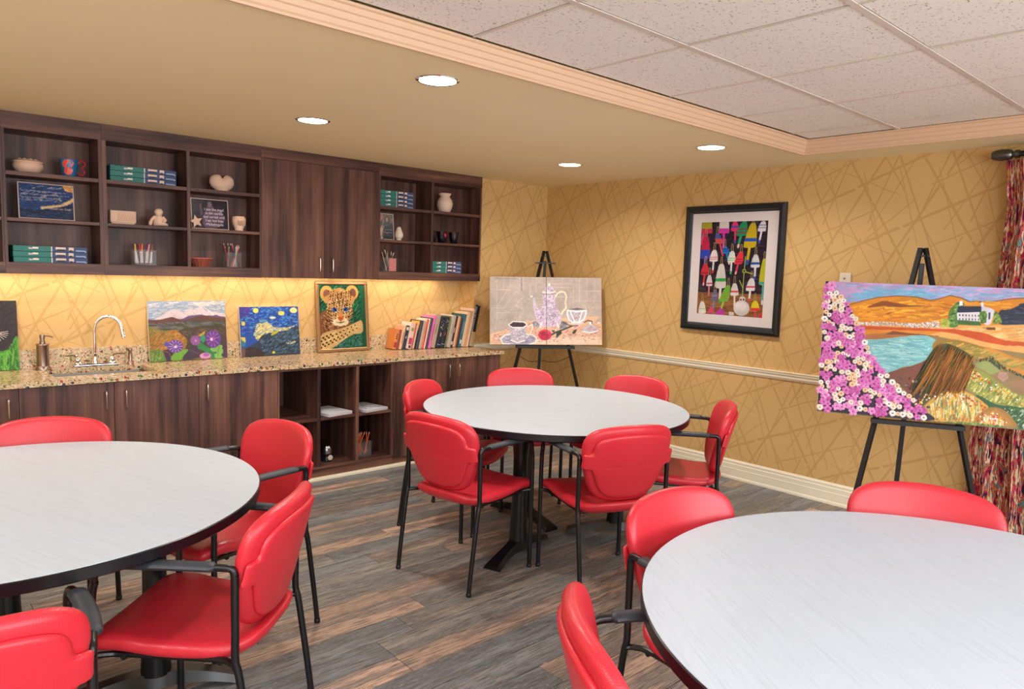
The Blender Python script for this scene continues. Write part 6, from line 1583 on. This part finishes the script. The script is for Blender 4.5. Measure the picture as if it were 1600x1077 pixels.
m = MB(); prof_ = [(.038, 0), (.042, .004), (.040, .010), (.055, .024), (.070, .055), (.066, .085)]
nn = 40; vs = []
for (z, kk, ww, dd) in ((0, 0, .045, .032), (.006, 0, .047, .034), (.012, 0, .046, .033), (.030, .1, .072, .044), (.055, .2, .085, .050), (.080, .35, .085, .050), (.100, .6, .076, .044), (.113, .95, .058, .034), (.118, 1.0, .040, .022)):
    for j in range(nn):
        a = 2*PI*j/nn; cx_, sy_ = math.cos(a), math.sin(a); lobe = 1-(.34*kk)*math.exp(-(cx_/.28)**2)
        zz = z-.024*kk*math.exp(-(cx_/.35)**2); vs.append((ww*cx_, dd*sy_*lobe, zz))
k_ = 9; fs = [(i*nn+j, i*nn+(j+1) % nn, (i+1)*nn+(j+1) % nn, (i+1)*nn+j) for i in range(k_-1) for j in range(nn)]+[tuple(range(nn))[::-1], tuple((k_-1)*nn+j for j in range(nn))]
m.add(vs, fs, 0, True).obj('body', MAT['bisque'], t)
m = MB().lathe([(0, .0), (.018, .0), (.018, .003), (.014, .004)], n=16); m.v = [(x-.036, y*.55-.020, z*.3+.106) for x, y, z in m.v]; m.obj('mouth', MAT['bisque2'], t)
t = thing('figurine', 'small pale clay starfish shape at the foot of the angel plaque', 'figurine', (-3.338, -.005, Z2+.007))
pts = []
for k in range(10):
    a = PI/2+k*PI/5+.25; r_ = .046 if k % 2 == 0 else .021; pts.append((r_*math.cos(a), .040+r_*math.sin(a)))
m = MB(); vs = [(0, -.012, .040)]+[(x, 0, z) for x, z in pts]+[(0, .010, .040)]; m.add(vs, [(0, 1+i, 1+(i+1) % 10) for i in range(10)]+[(11, 1+(i+1) % 10, 1+i) for i in range(10)]); m.obj('star', MAT['bisque'], t)
t = thing('vase', 'small clay vase with leafy cutwork right of the angel plaque', 'vase', (-3.035, .025, Z2))
MB().lathe([(.026, 0), (.030, .004), (.028, .012), (.040, .040), (.047, .070), (.045, .090), (.038, .102), (.032, .098), (.036, .07), (.0, .03)], n=30, fn=lambda a, z: 1+(.06*math.sin(5*a) if z > .09 else 0)).obj('body', MAT['bisque'], t)
m = MB()
for k in range(9):
    a = -PI/2-.5+k*.13; m.tube(catmull([(.047*math.cos(a), .047*math.sin(a), .075-.004*k % .01), (.050*math.cos(a+.05), .050*math.sin(a+.05), .062-(k % 3)*.010), (.044*math.cos(a), .044*math.sin(a), .040)], 3), .003, 5)
m.obj('cutwork', MAT['bisque2'], t)
t = thing('basket', 'shallow reddish wicker basket on the lowest shelf', 'basket', (-3.296, .06, Z3))
m = MB()
for k in range(8): m.lathe([(.046+.0045*k, .003+.0066*k), (.0495+.0045*k, .0064+.0066*k), (.046+.0045*k, .0098+.0066*k)], n=36, fn=lambda a, z, k=k: 1+.03*math.sin(18*a+(k % 2)*PI))
m.lathe([(0, .002), (.048, .002), (.048, .006), (0, .006)], n=36); m.obj('weave', C('b0604a', .6), t)
MB().tube([(.083*math.cos(a), .083*math.sin(a), .058) for a in np.linspace(0, 2*PI, 37)], .004, 6, caps=False).obj('rim', C('c07058', .6), t)
for k in range(18): a = 2*PI*k/18; MB().tube([(.046*math.cos(a), .046*math.sin(a), .003), (.083*math.cos(a), .083*math.sin(a), .058)], .0022, 5).obj('stake', C('8a4434', .6), t)
# marker pens in a clear holder
def holder(name, lab, loc, w_, d_, h_, mat=None):
    t = thing(name, lab, 'holder', loc); e = .002; mt = mat or MAT['glass']
    MB().box(-w_/2, -d_/2, 0, w_/2, d_/2, e).box(-w_/2, -d_/2, e, -w_/2+e, d_/2, h_).box(w_/2-e, -d_/2, e, w_/2, d_/2, h_).box(-w_/2+e, d_/2-e, e, w_/2-e, d_/2, h_).box(-w_/2+e, -d_/2, e, w_/2-e, -d_/2+e, h_).obj('holder_body', mt, t)
    return t
holder('pen_holder', 'clear tray holder full of marker pens on the lowest shelf', (-3.655, .062, Z3), .135, .085, .100)
def rod_thing(nm, lab, cat, group, base, tip, r, cols, parts):
    """a pen, pencil or brush: parts = [(from, to, radius factor, colour, name)]"""
    b, e = Vector(base), Vector(tip); q = (e-b).to_track_quat('Z', 'Y'); L_ = (e-b).length
    t = thing(nm, lab, cat, b, group=group); t.rotation_euler = q.to_euler()
    for (a, c_, rf0, rf1, col, pn) in parts: MB().tube([(0, 0, L_*a), (0, 0, L_*c_)], [r*rf0, r*rf1], 8).obj(pn, C(col, .4), t)
    return t
mc = [('e0a828', 'yellow'), ('2848a0', 'blue'), ('f0c030', 'golden'), ('e87830', 'orange'), ('d82850', 'crimson'), ('207848', 'green'), ('e8987a', 'peach'), ('4a2878', 'purple'), ('d03070', 'pink'), ('8a5030', 'brown'), ('30a0b0', 'turquoise')]
for k, (h, nm) in enumerate(mc):
    x0 = -3.705+k*.0095; dx = -.028+.0052*k+(.02 if k % 3 == 0 else -.008)
    xt = max(-3.712, min(-3.602, x0+dx+.004))
    rod_thing('marker_pen', '%s-capped white marker pen in the clear tray holder' % nm, 'pen', 'marker pens in the clear holder', (x0, .048+(k % 3)*.014, Z3+.010), (xt, .055+(k % 3)*.014, Z3+.138), .0054, h,
              [(0, .04, .5, .9, h, 'end_plug'), (.04, .62, 1, 1, 'e8dcd8', 'barrel'), (.62, 1.0, 1.12, .8, h, 'cap')])
holder('pencil_holder', 'clear holder crammed with coloured pencils right of the basket', (-3.068, .062, Z3), .105, .07, .105)
pc = [('b05040', 'brick red'), ('9a6aa0', 'mauve'), ('e05080', 'rose'), ('c83040', 'red'), ('e0a030', 'amber'), ('3a2a2a', 'black'), ('d86030', 'orange'), ('3060b0', 'blue'), ('1f5a48', 'dark green'), ('e8c8b0', 'cream'), ('604038', 'brown'), ('a03060', 'magenta'), ('3890c0', 'sky blue')]
for k, (h, nm) in enumerate(pc):
    x0 = -3.112+.0074*((k*5) % 13); xt = -3.125+.0092*((k*8+3) % 13)
    rod_thing('coloured_pencil', '%s coloured pencil in the clear holder by the basket' % nm, 'pencil', 'coloured pencils by the basket', (x0, .042+(k % 4)*.011, Z3+.004), (xt, .045+(k % 4)*.011, Z3+.150+.012*(k % 3)), .0034, h,
              [(0, .90, 1, 1, h, 'barrel'), (.90, .98, 1, .35, 'e0c0a0', 'sharpened_wood'), (.98, 1, .35, .1, h, 'lead')])
# right-hand bays
t = thing('glass_cup', 'clear glass holding pale craft sticks beside the dark framed print', 'glass', (-1.882, -.002, Z2))
MB().lathe([(.022, 0), (.024, .002), (.028, .075), (.026, .075), (.022, .006), (0, .006)], n=24).obj('cup', MAT['glass'], t)
for k in range(7):
    a = k*.9; b = (-1.882+.010*math.cos(a), -.002+.010*math.sin(a), Z2+.0065); e = (-1.882+.024*math.cos(a+2.6)+.004, -.002+.020*math.sin(a+2.6), Z2+.112+.004*(k % 3))
    s_ = link('craft_stick', MB().box(-.0035, -.0008, 0, .0035, .0008, .112, bev=.0004).mesh('craft_stick', C('e0b898')), None, b, label='pale wooden craft stick standing in the clear glass', cat='stick', group='craft sticks in the clear glass')
    s_.rotation_euler = (Vector(e)-Vector(b)).to_track_quat('Z', 'Y').to_euler()
t = thing('vase', 'small pear-shaped pale vase between the dark print and the black cups', 'vase', (-1.675, .055, Z2))
MB().lathe([(.022, 0), (.024, .006), (.020, .012), (.026, .018), (.036, .036), (.036, .052), (.028, .075), (.020, .098), (.017, .108), (.012, .114), (0, .116)], n=28).obj('body', C('ecd8c8', .5), t)
t = thing('vase', 'round pale vase with a frilled rim on the top right shelf', 'vase', (-1.198, .065, Z1))
MB().lathe([(.042, 0), (.050, .006), (.066, .045), (.072, .080), (.064, .110), (.046, .132), (.042, .142), (.050, .156), (.056, .166), (.051, .165), (.036, .142), (.03, .11), (0, .10)], n=48, fn=lambda a, z: 1+(.05*math.sin(12*a) if z > .15 else 0)).obj('body', C('e8ccb8', .6), t)
for k, (x, lab) in enumerate(((-1.338, 'black glossy cup at the left of the three cups'), (-1.232, 'black glossy cup with a pink heart, in the middle of three'), (-1.100, 'black glossy cup at the right of the three cups'))):
    t = thing('cup', lab, 'cup', (x, .055, Z2), group='black cups on the right shelf')
    MB().lathe([(.026, 0), (.030, .004), (.038, .05), (.044, .102), (.041, .102), (.034, .05), (.026, .008), (0, .008)], n=28).obj('cup_body', C('14141c', .12), t)
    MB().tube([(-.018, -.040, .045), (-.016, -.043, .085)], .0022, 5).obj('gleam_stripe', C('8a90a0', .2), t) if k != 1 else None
    if k == 1:
        hp = [(16*math.sin(a)**3/16*.017, (13*math.cos(a)-5*math.cos(2*a)-2*math.cos(3*a)-math.cos(4*a))/16*.017) for a in np.linspace(0, 2*PI, 28)[:-1]]
        vs = []
        for off in (0, .003):
            for (x_, z_) in hp: th = -PI/2+.35+x_/.04; R_ = .0395+.06*(z_)+off; vs.append((R_*math.cos(th), R_*math.sin(th), .070+z_*1.2))
        n = len(hp); MB().add(vs, [(i, (i+1) % n, n+(i+1) % n, n+i) for i in range(n)]+[tuple(range(n, 2*n))]).obj('heart', C('e02858', .3), t)
t = holder('brush_holder', 'clear holder with a pink side, full of paint brushes, on the lowest shelf', (-1.772, .060, Z3), .110, .080, .115)
MB().box(-.018, -.0415, .004, .052, -.0402, .108).obj('pink_insert', C('c87a78'), t)
for k in range(14):
    x0 = -1.799+.0042*((k*5) % 14); xt = -1.845+.0112*((k*9) % 14); col = ('c8b898', '3a2a28', '8a7a60', 'b0a080', '4a3030')[k % 5]
    rod_thing('paint_brush', 'thin paint brush bristle-up in the pink-sided holder', 'brush', 'paint brushes in the pink-sided holder', (x0, .038+(k % 4)*.013, Z3+.004), (xt, .040+(k % 4)*.013, Z3+.158+.01*(k % 3)), .0028, col,
              [(0, .80, 1, 1, col, 'handle'), (.80, .90, 1.1, 1.2, 'b8b0a8', 'ferrule'), (.90, 1, 1.3, .5, ('e0c8a0', '4a3428')[k % 2], 'bristles')])
# cubes
def paper_stack(x, y, rot, n, lab, drawn=False):
    t = thing('paper_stack', lab, 'paper', (x, y, .4632), rot)
    for k in range(n):
        dx, dy = rng.uniform(-.003, .003), rng.uniform(-.003, .003)
        MB().box(-.108+dx, -.14+dy, k*.003, .108+dx, .14+dy, k*.003+.0028).obj('sheet_bundle', MAT['paper_w'], t)
    if drawn:
        m = MB(); rr = random.Random(5)
        for k in range(9): m.tube(catmull([(rr.uniform(-.09, .09), rr.uniform(-.12, .12), n*.003+.0004) for _ in range(4)], 4), .0008, 4)
        m.obj('pencil_drawing', C('6a6a80'), t)
paper_stack(-2.458, -.225, .18, 8, 'stack of blank white paper in the middle upper cube')
paper_stack(-2.143, -.225, .18, 7, 'stack of paper with a sketch on top in the right upper cube', True)
t = thing('desk_ornament', 'silver dome ornament on a black base in the middle lower cube', 'ornament', (-2.485, -.245, .1002))
MB().lathe([(.038, 0), (.040, .006), (.036, .02), (.026, .034), (.028, .050), (.030, .055), (0, .056)], n=28).obj('base', C('1c1c24', .2), t)
MB().lathe([(.040, .058), (.043, .066), (.043, .090), (.036, .112), (.020, .126), (0, .130)], n=28).obj('dome', brushed('silver_plastic', 'a4a4ae', .25), t)
m = MB().lathe([(0, 0), (.020, .001), (.020, .004), (0, .005)], n=18); m.v = [tuple(Matrix.Translation((.010, -.036, .032)) @ Matrix.Rotation(PI/2, 4, 'X') @ Vector(v)) for v in m.v]; m.obj('dial', C('d8c8c0', .2), t)
MB().lathe([(0, .0), (.004, .001), (0, .002)], (.008, -.030, .116), 8).obj('button', C('101018', .2), t)
holder('pencil_box', 'clear box of orange pencils in the right lower cube', (-2.188, -.235, .1002), .135, .10, .115)
for k in range(9):
    x0 = -2.245+.0135*((k*4) % 9); xt = -2.250+.0165*((k*7+2) % 9)
    rod_thing('pencil', 'orange wooden pencil in the clear box in the lower cube', 'pencil', 'orange pencils in the clear box', (x0, -.265+(k % 5)*.015, .1002+.006), (xt, -.262+(k % 5)*.015, .1002+.178), .0042, 'e06a30',
              [(0, .02, .2, .4, '303030', 'lead'), (.02, .10, .4, 1, 'e0c0a0', 'sharpened_wood'), (.10, .90, 1, 1, 'e0682c', 'barrel'), (.90, .95, 1.1, 1.1, 'c0b8a8', 'ferrule'), (.95, 1, 1, 1, 'd87870', 'eraser')])

# ================================================================== BOOKS LEANING ON THE COUNTER
lean = math.radians(12.5)
# thickness, height, depth, spine colour, cover colour, label
BK = [(.026, .176, .115, 'd8823c', 'd08040', 'small orange paperback with red flowers on its spine, first in the row'),
 (.014, .172, .115, '8a4030', 'e6c4a0', 'thin dark red paperback second in the row'), (.018, .205, .130, 'e0b088', 'd8a488', 'tan paperback leaning after the thin dark red one'),
 (.026, .208, .135, '232a40', 'd8c0a8', 'navy book with pale marks near the left of the row'), (.034, .232, .150, 'd8bcae', 'f0d8cc', 'pinkish cream book with a small picture on the spine'),
 (.010, .230, .150, 'c83038', 'e0d0c0', 'very thin red book beside the pinkish cream one'), (.018, .214, .140, 'd8c0a0', 'e0ccb0', 'narrow cream book just left of the charcoal one'),
 (.020, .250, .165, '3a3c48', '2a2c38', 'charcoal book with a yellow band on its cover'), (.022, .247, .160, 'bca890', 'd0bca0', 'beige book between the charcoal and orange-red ones'),
 (.018, .262, .165, 'e0583c', 'e8d4c8', 'orange-red book near the middle of the row'), (.009, .266, .165, 'ece0d8', 'f4ece6', 'thin white book between the orange-red and dark grey ones'),
 (.016, .272, .170, '4a4448', '3a3438', 'dark grey book left of the bright pink one'), (.020, .292, .180, 'd868a8', 'd880b8', 'bright pink book rising above its left neighbours'),
 (.040, .298, .165, 'b09a84', 'c4ae98', 'thick taupe cloth book right of the bright pink one'), (.032, .272, .180, '1c2230', '28303c', 'black book with grey ornament, left of an identical-looking volume'),
 (.034, .276, .180, '1e2432', '2c3440', 'black book with grey ornament, right-hand one of the dark pair'), (.014, .286, .175, '6a7438', '5a6a4a', 'thin olive green book'),
 (.028, .292, .190, 'b0a494', 'e0c8c0', 'grey-beige book with a faint title right of the olive one'), (.026, .286, .175, '4a2c38', '8a4a4a', 'dark plum book right of the grey-beige one'),
 (.022, .282, .170, 'd8b078', 'e8cca0', 'golden tan book right of the plum one'), (.014, .266, .165, 'b04838', 'e0c8a8', 'thin rust and cream book left of the teal one'),
 (.022, .300, .190, '1f6070', '2a5a60', 'teal book near the right end of the row'), (.030, .318, .190, 'd8b088', 'e8c8a0', 'wide sand-coloured book right of the teal one'),
 (.012, .330, .195, 'c89868', 'b08868', 'thin brown book behind the wide sand one'), (.014, .352, .200, 'e8c0a8', 'f0d0bc', 'tall peach book left of the black-topped one'),
 (.036, .372, .205, '20262a', '30383a', 'tallest book, black spine with white capitals over a stone-coloured foot')]
x = -1.708; px_ = None; books = []
totw = sum(b[0] for b in BK)/math.cos(lean); scale_w = .800/totw
for k, (th, h, d_, sp, cv, lab) in enumerate(BK):
    th *= scale_w; zl = (th-.0008)*math.sin(lean)
    if px_ is not None: x = px_+zl*math.tan(lean)
    t = thing('book', lab, 'book', (x, NY-.024-d_, WT1+.0008+(th-.0008)*math.sin(lean)), (0, lean, 0), group='books leaning on the counter')
    # the lower right corner rests on the counter; body runs left of it in book space
    T_ = th-.0008
    MB().box(0, .002, .003, T_, d_-.001, h-.003).box(0, 0, .001, .0018, d_, h, bev=.0004).box(T_-.0018, 0, .001, T_, d_, h, bev=.0004).obj('cover', C(cv), t) if 0 else None
    MB().box(.0016, .003, .004, T_-.0016, d_-.003, h-.004).obj('pages', C('e6d4bc', .8), t)
    MB().box(0, .002, 0, .0016, d_, h).box(T_-.0016, .002, 0, T_, d_, h).obj('cover', C(cv), t)
    nv_ = 6; sp_v = []
    for z_ in (0, h):
        for i in range(nv_+1): q = i/nv_; sp_v.append((T_*q, .002-.0035*math.sin(PI*q), z_))
        for i in range(nv_, -1, -1): q = i/nv_; sp_v.append((T_*q, .003, z_))
    n_ = 2*nv_+2
    MB().add(sp_v, [(i, (i+1) % n_, n_+(i+1) % n_, n_+i) for i in range(n_)]+[tuple(range(n_)), tuple(range(n_, 2*n_))]).obj('spine', C(sp), t)
    def mark(z0, z1, x0, x1, col, nm='spine_mark'): MB().box(T_*x0, -.0024, h*z0, T_*x1, .0005, h*z1).obj(nm, C(col), t)
    if k == 0:
        mark(.10, .36, .12, .9, 'b03038', 'flower_print')
        for z_ in (.52, .62, .72): mark(z_, z_+.05, .3, .72, '3a2020')
    elif k == 3: mark(.80, .93, .2, .8, 'd0c8c0'); mark(.45, .55, .3, .7, '8090a8')
    elif k == 4: mark(.18, .42, .15, .85, 'b83868'); mark(.68, .80, .25, .8, '8a9a40'); mark(.04, .14, .3, .8, '4a3a3a')
    elif k == 7: MB().box(-.0003, .02, h*.66, .0, d_*.9, h*.97).obj('cover_band', C('e0b050'), t)
    elif k in (14, 15):
        for i in range(14): z_ = .60+.30*rng.random(); x_ = .1+.7*rng.random(); mark(z_, z_+.02, x_, x_+.13, 'a8a098', 'ornament')
        mark(.10, .12, .1, .9, '8a90a0'); mark(.38, .50, .42, .58, 'c8c0b8' if k == 14 else 'c03030')
    elif k == 18: mark(.45, .62, .4, .62, 'c8b0a0'); mark(.08, .18, .3, .7, 'd8c8c0')
    elif k == 21: mark(.10, .22, .25, .75, 'c8d0c8'); mark(.40, .78, .42, .6, '88a8b0')
    elif k in (13, 17): mark(.42, .70, .44, .56, '7a6a5c')
    elif k in (20, 2, 9, 12): mark(.25, .75, .42, .6, '8a4a3a' if k != 12 else '7a3a6a')
    if k == 25:
        mark(0, .36, .02, .98, 'c8a880', 'stone_foot'); mark(.36, .37, .02, .98, '2a2a2a')
        text('LEONARDO DA VINCI', T_*.62, C('e4e0d8'), t, (T_*.22, -.0028, h*.335), rot=(PI/2, -PI/2, 0), sx=.80)
        MB().box(T_*.3, .0, h-.001, T_, .008, h+.006).box(T_*.0, .0, h-.001, T_*.25, .012, h+.010).obj('torn_spine_top', C(sp), t)
    books.append(t); px_ = x-zl*math.tan(lean)+(T_+.0010)/math.cos(lean)
